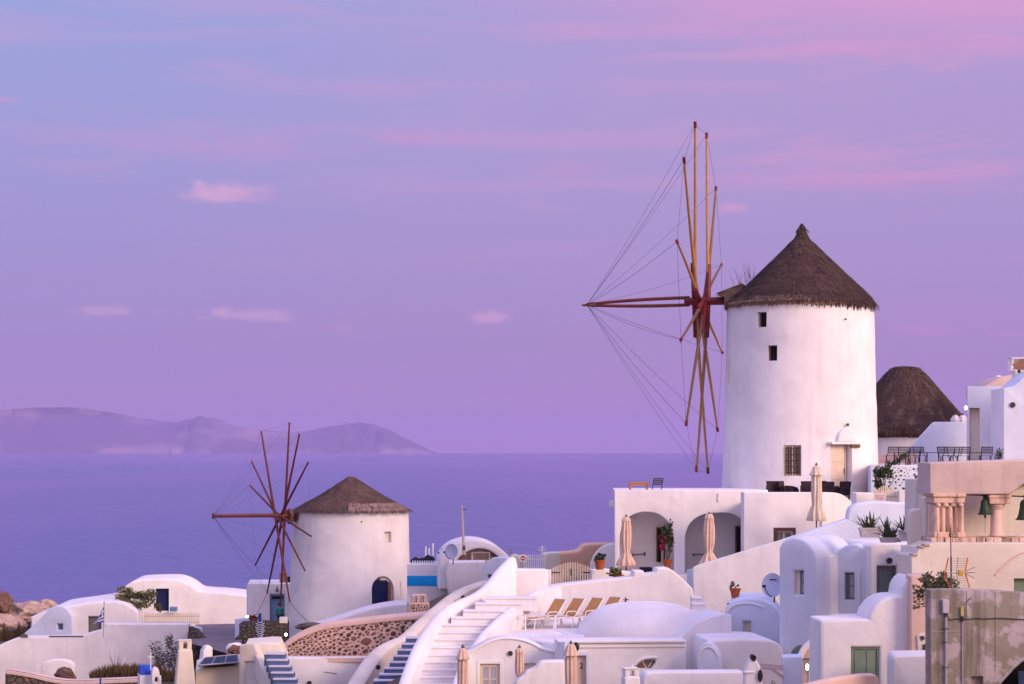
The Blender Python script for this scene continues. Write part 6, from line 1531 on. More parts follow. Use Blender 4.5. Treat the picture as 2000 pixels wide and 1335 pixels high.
pr = Pl(1400, 66.2, 6); mb = MB(); mb.slab(pr, [(1384,1420),(1380,1262)] + cr([(1384,1250.5),(1400,1248),(1440,1247),(1490,1248),(1515,1252),(1528,1264),(1534,1284)], 4) + [(1540,1420)], 3, bev=.10, seg=3); mb.obj('roof', 'white', h)
# rounded pink ground wall in the centre bottom
pl = Pl(1300, 61, 5); h = thing('front_wall', 'low pinkish white wall in front of the half-round window', 'wall', pl.pt(1330, 1340))
mb = MB(); mb.slab(pl, [(1240,1420),(1256,1334)] + cr([(1257,1324),(1262,1315),(1276,1312),(1330,1311.5),(1400,1311)], 3) + [(1452,1311),(1452,1420)], .8, bev=.06); mb.obj('wall', 'white', h)
# beams, block, arch window, little shed with lamp
pl = Pl(1556, 58.5, -6); h = thing('corner_block', 'square pale block beside the lit wall lamp at the bottom', 'wall', pl.pt(1555, 1335))
mb = MB(); mb.slab(pl, [(1528,1420),(1528,1282),(1545,1281),(1567,1281),(1567,1420)], .8, bev=.04); mb.obj('wall', 'white_blue_shade', h)
t_ = thing('timber_bracket', 'two pinkish timber beams with diagonal brace beside the cowled chimney', 'bracket', P(1500, 1300, 58))
for a in (((1486,1296.5),(1529,1300.5)),((1486,1303),(1529,1306)),((1506,1304),(1530,1322))):
    mb = MB(); mb.tube([P(a[0][0], a[0][1], 58.2), P(a[1][0], a[1][1], 58.4)], .05, 4); mb.obj('beam', 'dusty_pink', t_, smooth=0)
t_ = thing('arch_window', 'dark green half-arch opening in the slanted white wall above the block', 'window', P(1556, 1281, 61))
pl = Pl(1556, 61, 0); mb = MB(); mb.slab(pl, [(1543,1283),(1545,1276)] + cr([(1547,1270),(1553,1263),(1560,1259),(1568,1258)], 3) + [(1568,1283)], .08, bev=.01); mb.obj('pane', 'green_grey', t_)
pl = Pl(1572, 60.4, -8); h = thing('gabled_porch', 'small lilac gabled porch with dark doorway by the lit lamp', 'porch', pl.pt(1584, 1330))
mb = MB(); mb.slab(pl, [(1562,1420),(1560,1283),(1570,1264),(1594,1243),(1640,1290),(1640,1420)], .5, [[(1583.5,1400),(1583.5,1295.5),(1610,1295.5),(1610,1400)]], bev=.04); mb.obj('wall', 'dusty_pink', h)
mb = MB(); mb.tube([pl.pt(1561,1284,-.1), pl.pt(1571,1264,-.1), pl.pt(1594,1243.5,-.1)], .10, 6); mb.obj('rake', 'white', h)
mb = MB(); mb.pbox(pl, 1567, 1281, 1612, 1283.5, -.12, 0); mb.obj('ledge', 'dusty_pink', h)
mb = MB(); mb.pbox(pl, 1583.6, 1295.6, 1610, 1400, .2, .3); mb.obj('door', 'grey_door', h)
mb = MB()
for a in ((1579.5,1289,1583.4,1400),(1583.5,1289,1610,1295.4)): mb.pbox(pl, *a, -.03, .02)
mb.obj('door_frame', 'white_blue_shade', h)
lm = thing('wall_lamp', 'lit oval brass wall lamp on the small gabled porch', 'lamp', P(1575.5, 1301, 59.9))
mb = MB(); mb.ball(P(1575.5,1301.5,60.05), .105, 16, 10, (.62,.5,1.2)); mb.obj('rim', 'brass', lm)
mb = MB(); mb.ball(P(1576.5,1301.5,59.93), .08, 14, 10, (.58,.5,1.2)); mb.obj('bulb', 'lamp_lit', lm)
L = bpy.data.lights.new('lamp_light', 'POINT'); L.energy = 3; L.color = (1,.75,.35); L.shadow_soft_size = .1; lo = bpy.data.objects.new('lamp_light', L); COL.objects.link(lo); lo.location = P(1577, 1301, 59.6)
# small chapel-like chimney and cowled white chimney
t_ = chimney('chimney', 'small white chimney with a tiny arched opening in front of the half-round window', 1219, 1251, 1304, 1400, 58, 28, 'white', 10, hy=(1309,1319))
mb = MB(); q = P(1235, 1303, 58.2); mb.tube([q, q+Vector((0,0,.10))], .022, 6); mb.obj('knob', 'white', t_)
t_ = thing('cowled_chimney', 'white chimney tower with dark rounded cowl and oval side hole', 'chimney', P(1471, 1350, 57))
pl = Pl(1471, 57, 0)
mb = MB(); mb.slab(pl, [(1454,1420),(1454,1312),(1460,1296),(1465,1289),(1478,1288),(1484,1298),(1489,1315),(1491,1420)], .5, bev=.07, seg=3); mb.obj('stack', 'white', t_)
mb = MB(); mb.pbox(pl, 1453, 1310, 1474, 1313, -.03, .3); mb.obj('band', 'white_smooth', t_, bev=.01)
mb = MB(); mb.disc(pl, 1472, 1283, .07, -.05, .35, 14, .04); mb.disc(pl, 1472, 1283, .04, .05, .1, 14); mb.pbox(pl, 1468.5, 1283, 1475.5, 1289, -.04, .34); mb.obj('cowl', 'wicker', t_)
vs = MB(); vs.lathe(pl.pt(1484.5, 1318, -.06)+Vector((0,0,-.18)), [(0,.01),(.06,.05),(.18,.075),(.30,.05),(.36,.01)], 14, sy=.6); vs.obj('vent_hole', 'wicker', t_)
# curls of old ironwork at the bottom
mb = MB(); mb.tube([P(1510+4*math.cos(a)*(1-a/9), 1331+3*math.sin(a), 57.5) for a in [i*.6 for i in range(10)]], .012, 5); o = mb.obj('iron_scroll', 'iron'); tag(o, 'small dark iron scroll right of the cowled chimney', 'ironwork')

# ================================================================== dome, terrace and loungers
dm = thing('white_dome', 'big smooth white dome bulging above the lilac wall with a half-round window', 'dome', P(1255, 1250, 71))
c = P(1257, 1252, 71.6); k_ = 71.6/F; mb = MB()
prof = []
for i in range(15):
    t = i/14; a = t*PI/2; prof.append((78*k_*math.sin(a)**.92, max(133*k_*math.cos(a)**.72, .002)))
mb.lathe(c, [(-1.5, 133*k_)] + prof, 96, 1, 1.0); mb.obj('dome', 'white', dm, smooth=60)
mb = MB(); mb.ball(P(1219.5,1240,69.6), .07, 12, 8, (1,.5,1)); mb.obj('light_fitting', 'pot_white', dm)
mb = MB(); mb.ball(P(1210,1243,69.6), .035, 8, 6, (.6,.5,1.3)); mb.obj('light_fitting', 'pot_white', dm)
pl = Pl(1105, 66.5, 4); h = thing('lilac_house', 'lilac-white house front with stepped moulding, door number 2 and half-round window', 'house', pl.pt(1190, 1335))
lun = [(1240,1304.5)] + cr([(1240,1304.5),(1246,1296),(1256,1289.5),(1267,1287),(1280,1287.5)], 3)[1:] + [(1281,1293),(1272,1304.5)]
mb = MB(); mb.slab(pl, [(1089,1420),(1089,1251),(1096,1249.5),(1340,1250),(1340,1420)], 1.2, [rect(1127,1279,1145,1400), lun], bev=.04); mb.obj('wall', 'white', h)
mb = MB(); mb.pbox(pl, 1089, 1249.5, 1340, 1253.5, -.10, .0); mb.obj('cornice', 'white', h, bev=.03)
mb = MB(); mb.pbox(pl, 1103, 1260.5, 1340, 1262.3, -.05, -.001); mb.obj('cornice', 'white', h, bev=.01)
mb = MB(); mb.pbox(pl, 1127.2, 1279.5, 1144.8, 1400, .18, .24); d_ = mb.obj('door', 'dusty_pink', h)
mb = MB()
for a in ((1122,1272,1126.8,1400),(1145.2,1272,1151,1400),(1126.8,1272,1145.2,1278.8)): mb.pbox(pl, *a, -.03, .01)
mb.obj('door_frame', 'white_blue_shade', h, bev=.01)
mb = MB(); mb.slab(pl, lun, .04, w0=.25, bev=.004); wo_ = mb.obj('window', 'glass_warm', h)
for (a, b) in (((1264,1304),(1256,1291)),((1268,1303),(1277,1289))):
    k = MB(); k.tube([pl.pt(*a, .22), pl.pt(*b, .22)], .02, 5); k.obj('bar', 'white_smooth', wo_)
mb = MB(); mb.tube([pl.pt(a, b, -.01) for a, b in cr([(1236,1303),(1243,1293),(1254,1285.5),(1268,1282.5),(1284,1282.5)], 3)], .05, 6); mb.obj('moulding', 'white_smooth', h)
mb = MB(); mb.ball(P(1125,1262,60.6), .12, 12, 8, (.8,.5,1.2)); mb.obj('wall_lamp', 'iron', h)
fc = bpy.data.curves.new('number', 'FONT'); fc.body = '2'; fc.size = .26; fc.extrude = .006; fc.align_x = 'CENTER'; fo = bpy.data.objects.new('tmpf', fc)
me = bpy.data.meshes.new_from_object(fo); bpy.data.objects.remove(fo); me.materials.clear(); me.materials.append(MATS['iron'])
nb = bpy.data.objects.new('door_number', me); COL.objects.link(nb); nb.parent = h; nb.location = pl.pt(1136.5, 1305, .165) - root_loc(h); nb.rotation_euler = (R(90), 0, pl.yaw)
# gabled lilac house with double window
pl = Pl(1000, 67.5, 2); h = thing('gabled_house', 'lilac-white house with curved gable moulding and small double window', 'house', pl.pt(1000, 1335))
o_ = [(893,1420),(893,1285)] + cr([(897,1276),(912,1271),(930,1262),(950,1251),(975,1243.5),(1002,1243),(1025,1247),(1045,1255),(1062,1264),(1080,1268.5),(1096,1269)], 4) + [(1100,1420)]
mb = MB(); mb.slab(pl, o_, .7, [rect(937,1295,976,1380), rect(1024,1295,1056,1400)], bev=.05, seg=3); mb.obj('wall', 'white', h)
mo = cr([(900,1279),(914,1274),(932,1264),(952,1254),(976,1246.5),(1002,1246),(1024,1250),(1044,1258),(1060,1267),(1080,1271.5),(1094,1272)], 4)
mb = MB(); mb.tube([pl.pt(a, b, -.012) for a, b in mo], .035, 6); mb.obj('moulding', 'white_smooth', h)
window(pl, 937.3, 1295.3, 975.7, 1380, .08, 'cream_wood', h, 2, 3, glass='curtain', t=.11, bar=.035)
mb = MB()
for a in ((932,1288,936.8,1400),(976.2,1288,983,1400),(936.8,1288,976.2,1294.8)): mb.pbox(pl, *a, -.03, .01)
mb.obj('frame', 'white_smooth', h, bev=.01)
mb = MB(); mb.pbox(pl, 1024.2, 1295.2, 1055.8, 1400, .14, .2); mb.obj('door', 'cream', h)
vent(pl, 996.5, 1274.5, .085, -.03, parent=h)
# flat lilac roof terrace with loungers
zl = P(1060, 1224, 73.5).z
mb = MB(); q = [(960,70.5),(1092,67.6),(1135,68.5),(1165,77.5),(1010,77.2),(985,73)]
vv = [Vector(((px-CX)/F*Y, Y, zl)) for px, Y in q]; mb.add(vv + [v-Vector((0,0,1.6)) for v in vv], [tuple(range(6)), tuple(range(11,5,-1))] + [(i, 6+i, 6+(i+1)%6, (i+1)%6) for i in range(6)])
o = mb.obj('roof_terrace', 'white', smooth=0, bev=.06); tag(o, 'flat white roof terrace carrying the tan sun loungers', kind='structure')
pl = Pl(1150, 79, 4); h = thing('terrace_wall', 'curved white retaining wall behind the tan sun loungers', 'wall', pl.pt(1150, 1230))
mb = MB(); mb.slab(pl, [(985,1300),(985,1215)] + cr([(996,1196),(1012,1178),(1030,1163),(1046,1152.5),(1068,1145.5),(1100,1140),(1140,1135.5),(1180,1131),(1212,1128),(1237,1124.5)], 4) + [(1238,1113.5),(1258,1114),(1258.5,1120.5),(1281,1117),(1284,1108.5),(1304,1107.5),(1315,1113),(1335,1130),(1353,1148),(1357,1168),(1357,1300)], 1.0, bev=.08, seg=3); mb.obj('wall', 'white', h)
mb = MB(); mb.sweep([P(1008,1205,72.4), P(1020,1192,74), P(1030,1181,76), P(1045,1170,78)], .3, .8); mb.obj('wing_wall', 'white', h)
pc = Pl(1015, 72, 0)
def lounger(label, loc, rz, first=None):
    if first is not None:
        c = copy_tree(first); c.location = loc; c.rotation_euler = (0,0,rz); c['label'] = label; return c
    t_ = thing('sun_lounger', label, 'sun lounger', (0,0,0), 'tan sun loungers on the white roof terrace')
    # foot end at -Y, backrest rises toward +Y
    mb = MB(); mb.box((0,-.55,.36), (.27,.62,.012)); mb.obj('seat', 'tan_sling', t_)
    for s_ in (-1,1):
        mb = MB(); mb.tube([(s_*.30,-1.18,.36),(s_*.30,.10,.36)], .022, 8); mb.obj('side_rail', 'white_smooth', t_)
        mb = MB(); mb.tube([(s_*.30,.08,.37),(s_*.30,.62,.98)], .022, 8); mb.obj('back_rail', 'white_smooth', t_)
        mb = MB(); mb.tube([(s_*.30,-.95,.36),(s_*.31,-1.02,0)], .02, 8); mb.obj('leg', 'white_smooth', t_)
        mb = MB(); mb.tube([(s_*.30,-.05,.36),(s_*.31,.10,0)], .02, 8); mb.obj('leg', 'white_smooth', t_)
        mb = MB(); mb.tube([(s_*.33,-.40,.36),(s_*.34,-.36,.53),(s_*.34,-.30,.57),(s_*.34,.06,.57),(s_*.33,.12,.52),(s_*.32,.14,.42)], .018, 8); mb.obj('armrest', 'white_smooth', t_)
    mb = MB(); mb.add([(sx*.27, y, z+dz) for sx in (-1,1) for (y, z) in ((.10,.39),(.62,.975)) for dz in (0,.02)], [(0,1,3,2),(4,6,7,5),(0,4,5,1),(2,3,7,6),(0,2,6,4),(1,5,7,3)]); mb.obj('backrest', 'tan_sling', t_)
    mb = MB(); mb.tube([(-.30,.62,.98),(.30,.62,.98)], .02, 6); mb.tube([(-.30,-1.18,.36),(.30,-1.18,.36)], .02, 6); mb.obj('cross_bar', 'white_smooth', t_)
    t_.location = loc; t_.rotation_euler = (0,0,rz); return t_
spots = [(1071, 73.6, 'tan sun lounger farthest left with its whole seat in view'), (1107.5, 73.9, 'second tan sun lounger from the left on the roof terrace'), (1144.5, 74.2, 'third tan sun lounger from the left, its foot hidden by the dome'), (1179.5, 74.6, 'rightmost tan sun lounger, mostly hidden behind the dome')]
first = None
for px, Y, lb in spots:
    q = Vector(((px-CX)/F*Y, Y, zl)); o = lounger(lb, q, R(-46), first); first = first or o
# white railing
rl = thing('railing', 'thin white metal railing in front of the sun loungers', 'railing', P(1040, 1228, 71))
def post(px, py0, py1, Y, r=.028): mb = MB(); mb.tube([P(px,py0,Y), P(px,py1,Y)], r, 8); mb.obj('post', 'white_smooth', rl)
post(1026, 1231, 1199, 71.2); post(1084, 1229, 1200, 70.8); post(1014, 1226, 1203, 72.2, .015)
mb = MB(); mb.tube([P(1010,1201.5,72.6), P(1026,1200,71.2), P(1084,1201,70.8), P(1094,1196,70.6)], .02, 8); mb.obj('rail', 'white_smooth', rl)
mb = MB(); mb.tube([P(1084,1227,70.8), P(1098,1234,69.4), P(1112,1240,68.5)], .018, 6); mb.obj('rail', 'white_smooth', rl)
o = None
mb = MB(); mb.tube([P(972,1221,70.6), P(972,1240,70.6)], .022, 6); tag(mb.obj('spout_pipe', 'cream_wood'), 'short pale vertical pipe at the left end of the roof terrace', 'pipe')
t_ = thing('tap', 'small dark tap fitting on the dome top beside the rightmost lounger', 'tap', P(1222, 1173, 72))
mb = MB(); mb.tube([P(1218,1176,71.8), P(1225,1168,71.8)], .02, 6); mb.tube([P(1221,1165,71.8), P(1223,1174,71.8)], .018, 6); mb.tube([P(1217,1170,71.8), P(1228,1170,71.8)], .014, 6); mb.obj('body', 'iron', t_)
# diagonal parapet at the bottom in front of the gabled house
pl = Pl(1060, 63.5, 3); h = thing('stepped_parapet', 'white stepped curving parapet in front of the small door at the bottom', 'wall', pl.pt(1060, 1340))
mb = MB(); mb.slab(pl, [(1000,1420),(1006,1336)] + cr([(1010,1327),(1022,1318),(1030,1310),(1040,1306),(1047,1302),(1054,1294),(1062,1291),(1080,1290)], 4) + [(1103,1290),(1103,1420)], .6, bev=.05, seg=3); mb.obj('wall', 'white', h)
mb = MB(); mb.pbox(Pl(1100,66.0,-40), 1090, 1252, 1103, 1420, 0, .5); mb.obj('pier', 'white_blue_shade', h)

# flower pots near the arches
def potted(label, px, py, Y, r, h_, leafm, rad, n, seed, dz=.15, cat='plant', lm=.13, flowers=None, stem=0):
    t_ = thing('potted_plant', label, cat, P(px, py, Y)); c = t_.location
    mb = MB(); mb.lathe(c, [(0,r*.72),(h_*.8,r*.95),(h_*.8,r*1.06),(h_,r*1.08),(h_,r*.95),(h_*.9,r*.9)], 20); mb.obj('pot', 'terracotta', t_)
    if stem: mb = MB(); sprigs(mb, c+Vector((0,0,h_*.8)), 5, stem, .18, .014, seed); mb.obj('stems', 'bark', t_, stuff=True)
    mb = MB(); leaves(mb, c+Vector((0,0,h_+dz)), rad, n, lm, seed, 1.6, 7); mb.obj('leaves', leafm, t_, smooth=0, stuff=True)
    if flowers: mb = MB(); leaves(mb, c+Vector(flowers[0]), flowers[1], flowers[2], .09, seed+3, 1.2, 6); mb.obj('flowers', 'flower', t_, smooth=0, stuff=True)
    return t_
potted('terracotta pot of green leaves on the low white wall by the wooden gate', 1171.5, 1111, 86.5, .22, .40, 'leaf', (.26,.2,.14), 220, 41)
potted('tall pink bougainvillea in a terracotta pot inside the left arch', 1303.5, 1107, 88.3, .19, .34, 'leaf', (.24,.22,.95), 520, 42, dz=.95, flowers=((-.16,0,1.15), (.22,.2,.42), 260), stem=1.6)
potted('low green plant in a long pot beneath the left closed parasol', 1207, 1126, 85.5, .26, .10, 'leaf_yellow', (.42,.2,.16), 260, 43, dz=.12)

# ================================================================== BELL TOWER and right edge
bt = thing('bell_tower', 'weathered pink and cream bell tower with fluted pillar and round column', 'bell tower', P(1900, 1160, 60))
pl = Pl(1900, 60, 6); pk = Pl(1900, 62.2, 6)
mb = MB(); mb.slab(pl, [(1816,963),(1815.5,903),(1860,900.5),(1940,898),(2060,895),(2060,935),(2000,944),(1974,964),(1824,964.5)], 1.2, bev=.05, seg=3); mb.obj('lintel', 'dusty_pink', bt)
mb = MB(); mb.pbox(pk, 1800, 930, 2060, 1075, 0, .5); mb.obj('back_wall', 'cream', bt)
mb = MB(); mb.slab(pl, [(1986,957),(2003,944),(2060,934),(2060,964),(1978,965)], .5, w0=.35, bev=.01); mb.obj('arch_infill', 'cream', bt)
# fluted pillar
px_ = MB(); px_.pbox(pl, 1826, 984, 1884, 1045, .12, .7); px_.obj('pillar_core', 'marble', bt)
mb = MB(); mb.pbox(pl, 1822, 962.5, 1886, 969, -.06, .8); mb.pbox(pl, 1824, 969.3, 1885, 981, .0, .78); mb.obj('capital', 'marble', bt, bev=.02)
for i, (x, r_) in enumerate(((1831,.085),(1844,.06),(1857,.085),(1868,.055),(1879,.08))):
    a, b = pl.pt(x, 986, .10), pl.pt(x, 1041, .10); mb = MB(); mb.tube([b, b.lerp(a,.5), a], [r_*1.03, r_, r_*.96], 12); mb.obj('shaft', 'marble', bt)
for i, x in enumerate((1833,1848,1863,1877)):
    mb = MB(); c_ = pl.pt(x, 985, .03); mb.ball(c_, .085, 12, 8, (1,.8,.75)); mb.obj('rosette', 'marble', bt)
mb = MB(); mb.pbox(pl, 1824, 1038, 1853, 1048, -.04, .7); mb.pbox(pl, 1856, 1038.5, 1886, 1048, -.03, .7); mb.obj('base_block', 'marble', bt, bev=.02)
# round column
c_ = pl.pt(1955.5, 1047, .4); kk = 60.5/F
mb = MB(); mb.lathe(c_, [(0,.21),(.04,.22),(.06,.19),((1047-1000)*kk,.165),((1047-996)*kk,.17)], 28); mb.obj('column', 'marble_pale', bt)
mb = MB(); mb.lathe(c_+Vector((0,0,(1047-996)*kk)), [(0,.17),(.05,.19),(.10,.24),(.14,.26),(.17,.25)], 28); mb.obj('capital', 'marble_pale', bt)
mb = MB(); u, v = pl.uv(1955.5, 983); mb.ubox(pl, u-.32, v, u+.32, v+.17, .08, .72); mb.ubox(pl, u-.34, v+.171, u+.34, v+.27, .06, .74); mb.obj('abacus', 'marble', bt, bev=.02)
# ledge of separate stones
xs = [1816,1828,1842,1857,1874,1890,1905,1923,1938,1955,1972,1988,2010,2030]
for a, b in zip(xs, xs[1:]):
    mb = MB(); mb.pbox(pl, a+.5, 1048.5+rnd.uniform(-.6,.6), b-.5, 1058+rnd.uniform(-1,1), -.12+rnd.uniform(-.03,.03), .9); mb.obj('brick', 'marble', bt, bev=.02)
mb = MB(); mb.pbox(pl, 1818, 1049.5, 2030, 1057.5, -.05, .85); mb.obj('joint', 'marble_dark', bt)
# tie rod and bells
mb = MB(); mb.tube([pl.pt(1884,964.8,.3), pl.pt(1940,966.5,.3), pl.pt(2020,969,.3)], .022, 6); mb.obj('tie_rod', 'iron', bt)
def bell(label, px, py, Y, h_, r):
    t_ = thing('bell', label, 'bell', P(px, py, Y)); c = t_.location - Vector((0,0,h_))
    prof = [(0,r),(.015,r*1.02),(.05,r*.86),(h_*.30,r*.70),(h_*.55,r*.60),(h_*.78,r*.55),(h_*.9,r*.46),(h_*.97,r*.25),(h_,.02)]
    mb = MB(); mb.lathe(c, prof, 28); mb.obj('body', 'bronze', t_)
    mb = MB(); mb.lathe(c+Vector((0,0,-.10)), [(0,.012),(.03,.035),(.07,.03),(.12,.012)], 10); mb.tube([c+Vector((0,0,-.55)), c+Vector((0,0,-.1))], .006, 4); mb.obj('clapper', 'iron', t_)
    mb = MB(); mb.box(t_.location+Vector((0,0,.045)), (.05,.03,.06)); mb.tube([t_.location+Vector((-.06,0,.09)), t_.location+Vector((.06,0,.09))], .03, 8); mb.obj('yoke', 'iron', t_, bev=.008)
    return t_
bell('green bronze bell hanging between the fluted pillar and the round column', 1924, 972, 60.3, .48, .215)
bell('larger dark bell cut by the right edge beyond the round column', 2003, 973, 60.3, .62, .29)
# lower tower wall with arch relief
pl = Pl(1900, 59.4, 6)
mb = MB(); mb.slab(pl, [(1781,1420),(1780,1085),(1783,1083),(1791,1080),(1796,1068),(1803,1067),(1816,1062),(1822,1058.5),(2060,1058.5),(2060,1420)], 1.4, [rect(1981,1129,2030,1180)], bev=.04); mb.obj('wall', 'cream', bt)
mb = MB(); mb.tube([pl.pt(a, b, .0) for a, b in cr([(1943,1122),(1952,1110),(1965,1098),(1980,1086),(2000,1077),(2030,1072)], 4)], .035, 6); mb.obj('moulding', 'peach', bt)
mb = MB(); mb.pbox(pl, 1981.3, 1129.3, 2030, 1180, .2, .3); mb.obj('door', 'green_door', bt)
for x, y in ((1786,1082),(1800,1066.5),(1810,1063)): mb = MB(); mb.pbox(pl, x-5, y-1.5, x+6, y+2.5, -.05, .3); mb.obj('broken_stone', 'rock', bt, bev=.02)
# piers at its left
pl = Pl(1800, 62.5, 12)
o = MB().slab(pl, [(1786,1040),(1787,936),(1789,934),(1816,933.5),(1820,1040)], .8, bev=.04).obj('pier', 'cream'); tag(o, 'square cream pier carrying a small iron table', 'pier')
o = MB().slab(Pl(1790,61.4,-5), [(1776,1120),(1777,1010)] + cr([(1778,1000),(1782,995),(1790,993),(1805,992)],3) + [(1828,992),(1828,1120)], .8, bev=.08).obj('pier', 'cream'); tag(o, 'broad rounded cream pier left of the fluted pillar', 'pier')
o = MB().slab(Pl(1814,61.0,10), [(1808,1062),(1808,971),(1812,969),(1826,968),(1826,1062)], .5, bev=.05).obj('pier', 'cream'); tag(o, 'narrow cream pier step right beside the fluted pillar', 'pier')
t_ = thing('iron_table', 'tiny rusty iron table on top of the square cream pier', 'table', P(1802, 934, 62.8)); c = t_.location; kk = 62.8/F
mb = MB(); mb.box(c+Vector((0,0,20*kk)), (.17,.12,.012)); mb.obj('tabletop', 'iron_grey', t_)
for sx in (-1,1):
    for sy in (-1,1): mb = MB(); mb.tube([c+Vector((sx*.14,sy*.09,20*kk)), c+Vector((sx*.09,sy*.07,0))], .014, 5); mb.obj('leg', 'iron', t_)
mb = MB(); mb.lathe(c+Vector((-.17,0,.02)), [(0,.06),(.05,.09),(.09,.07)], 10); o = mb.obj('bowl', 'flower_red'); tag(o, 'small dark red bowl beside the tiny iron table', 'bowl')

# R4 big white house, right
pl = Pl(1700, 56, 3); h = thing('white_house', 'large smooth white house with curved shoulder and green double door', 'house', pl.pt(1690, 1335))
out = [(1602.5,1420),(1602.5,1213),(1606,1210),(1697,1208.5)] + cr([(1697,1207),(1699,1198),(1704,1189),(1711,1180),(1720,1172),(1731,1166.5),(1743,1163.5),(1760,1162.5)], 4) + cr([(1761,1157),(1763,1146),(1768,1136),(1775,1128),(1782,1124.5)], 4) + [(1783,1420)]
mb = MB(); mb.slab(pl, out, 1.6, [rect(1663,1263,1718,1420-1)], bev=.09, seg=3); mb.obj('wall', 'white', h)
door(pl, 1663.3, 1263.3, 1717.8, 1400, .12, 'green_door', h, 2, 2)
o = MB().slab(Pl(1665, 60.5, 0), [(1625,1300),(1628,1203),(1635,1201.5),(1700,1200),(1700,1300)], .8, bev=.06).obj('inner_parapet', 'cream'); tag(o, 'cream parapet strip showing behind the large white house roof', 'wall')
# pink wall at the very bottom
mb = MB(); mb.sweep(cr([P(1540,1345,50), P(1580,1332,50.5), P(1620,1322.5,51), P(1660,1316,51.5), P(1690,1313.5,52), P(1704,1317,52.3), P(1708,1345,52.4)], 4), .35, 1.6); o = mb.obj('boundary_wall', 'peach'); tag(o, 'rounded pink wall along the bottom edge below the green door', 'wall')
# block right
pl = Pl(1780, 53.5, -5); h = thing('courtyard_block', 'plain lilac-white block under the battered pink wall', 'wall', pl.pt(1780, 1335))
mb = MB(); mb.slab(pl, [(1743,1420)] + cr([(1743,1296),(1745,1284),(1752,1280)],3) + [(1825,1279),(1825,1420)], 1.5, bev=.05); mb.obj('wall', 'white', h)
# battered wall strip between house and grey wall
pl = Pl(1800, 55.6, 0); h = thing('battered_wall', 'narrow peach plaster wall with crumbling dark stonework patches', 'wall', pl.pt(1800, 1280))
mb = MB(); mb.slab(pl, [(1778,1290),(1779,1125),(1784,1122),(1825,1120),(1825,1290)], .8, bev=.05); mb.obj('wall', 'peach', h)
stones(pl, [(1781,1139),(1812,1139),(1820,1150),(1820,1182),(1800,1185),(1782,1189)], h, lambda x, y, r: r.uniform(2.4, 5), ['lava','dark_stone','rock_brown'], gap=.95, seed=21, proud=.01, flat=.35, tries=2500)
mb = MB(); mb.slab(pl, [(1792,1277),(1790,1240),(1797,1235),(1822,1234),(1822,1277)], .1, w0=-.06, bev=.03); mb.obj('repair_patch', 'cream', h)
for poly in ([(1795,1241),(1803,1240),(1806,1245),(1799,1250)], [(1801,1257),(1806,1256),(1808,1267),(1801,1268)]): mb = MB(); mb.slab(pl, poly, .06, w0=-.09, bev=.01); mb.obj('hole', 'lava', h)
# grey rendered wall
pl = Pl(1817, 50, 4); h = thing('rendered_wall', 'large patchy grey-brown rendered wall with pipes and an arch', 'wall', pl.pt(1900, 1335))
ao = [(1946,1419),(1946,1333),(1968,1312),(1980,1298),(1992,1287),(2004,1280),(2020,1275),(2060,1272),(2060,1419)]
mb = MB(); mb.slab(pl, [(1817.5,1420),(1817.5,1152),(1821,1150),(1886,1150),(1950,1153),(2060,1160),(2060,1420)], .5, [ao, rect(1898,1320,1920,1419)], bev=.025); mb.obj('wall', 'render_grey', h)
mb = MB(); mb.tube([pl.pt(a, b, .0) for a, b in ((1944,1340),(1967,1314),(1980,1300),(1993,1288.5),(2006,1281),(2022,1276))], .05, 6); mb.obj('arch_rim', 'render_grey', h)
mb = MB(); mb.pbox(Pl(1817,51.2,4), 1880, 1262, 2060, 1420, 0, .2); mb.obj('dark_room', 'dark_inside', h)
mb = MB(); mb.pbox(Pl(1817,50.9,4), 1990, 1310, 2060, 1420, 0, .05); mb.obj('inner_door', 'door_blue', h)
mb = MB(); mb.pbox(pl, 1898.3, 1320.5, 1919.7, 1419, .2, .25); mb.obj('niche_back', 'render_patch', h)
# seams of old paint panels
for x, y0, y1 in ((1943.5,1157,1310),(1887.5,1152,1205)): mb = MB(); mb.pbox(pl, x-.35, y0, x+.35, y1, -.006, .004); mb.obj('seam', 'lava_grey', h, smooth=0)
mb = MB(); mb.pbox(pl, 1820, 1231, 1882, 1232, -.012, .0); mb.obj('seam', 'render_patch', h, smooth=0)
rr = random.Random(77)
# pipes, boxes, cable
t_ = thing('downpipe', 'pale vertical pipe ending in a lilac junction box on the grey wall', 'pipe', pl.pt(1846, 1335, -.05))
mb = MB(); mb.tube([pl.pt(1846.5,1420,-.05), pl.pt(1846.5,1200,-.05)], .032, 8); mb.obj('pipe', 'pipe_grey', t_)
mb = MB(); mb.pbox(pl, 1839, 1169, 1851.5, 1196, -.10, -.01); mb.obj('junction_box', 'box_grey', t_, bev=.02)
mb = MB(); mb.pbox(pl, 1844, 1196, 1849.5, 1204, -.08, -.02); mb.obj('gland', 'iron', t_)
for y in (1225,1251,1300): mb = MB(); mb.pbox(pl, 1842, y, 1850, y+1.6, -.095, 0); mb.obj('clip', 'iron_grey', t_)
t_ = thing('cable_pipe', 'thin dark conduit with small yellow box on the grey wall', 'pipe', pl.pt(1878, 1335, -.04))
mb = MB(); mb.tube([pl.pt(1879,1420,-.03), pl.pt(1879,1204,-.03)], .016, 6); mb.obj('pipe', 'pipe_grey', t_)
mb = MB(); mb.pbox(pl, 1875, 1183, 1881.5, 1202, -.07, -.01); mb.obj('junction_box', 'box_yellow', t_, bev=.01)
mb = MB(); mb.pbox(pl, 1876, 1202, 1880, 1212, -.06, -.01); mb.obj('gland', 'iron', t_)
mb = MB(); mb.tube([pl.pt(a, b, -.03) for a, b in cr([(1848,1206),(1856,1209),(1866,1207),(1878,1207),(1890,1208),(1905,1206),(1920,1207),(1950,1206),(1975,1207),(2030,1210)], 4)], .011, 6)
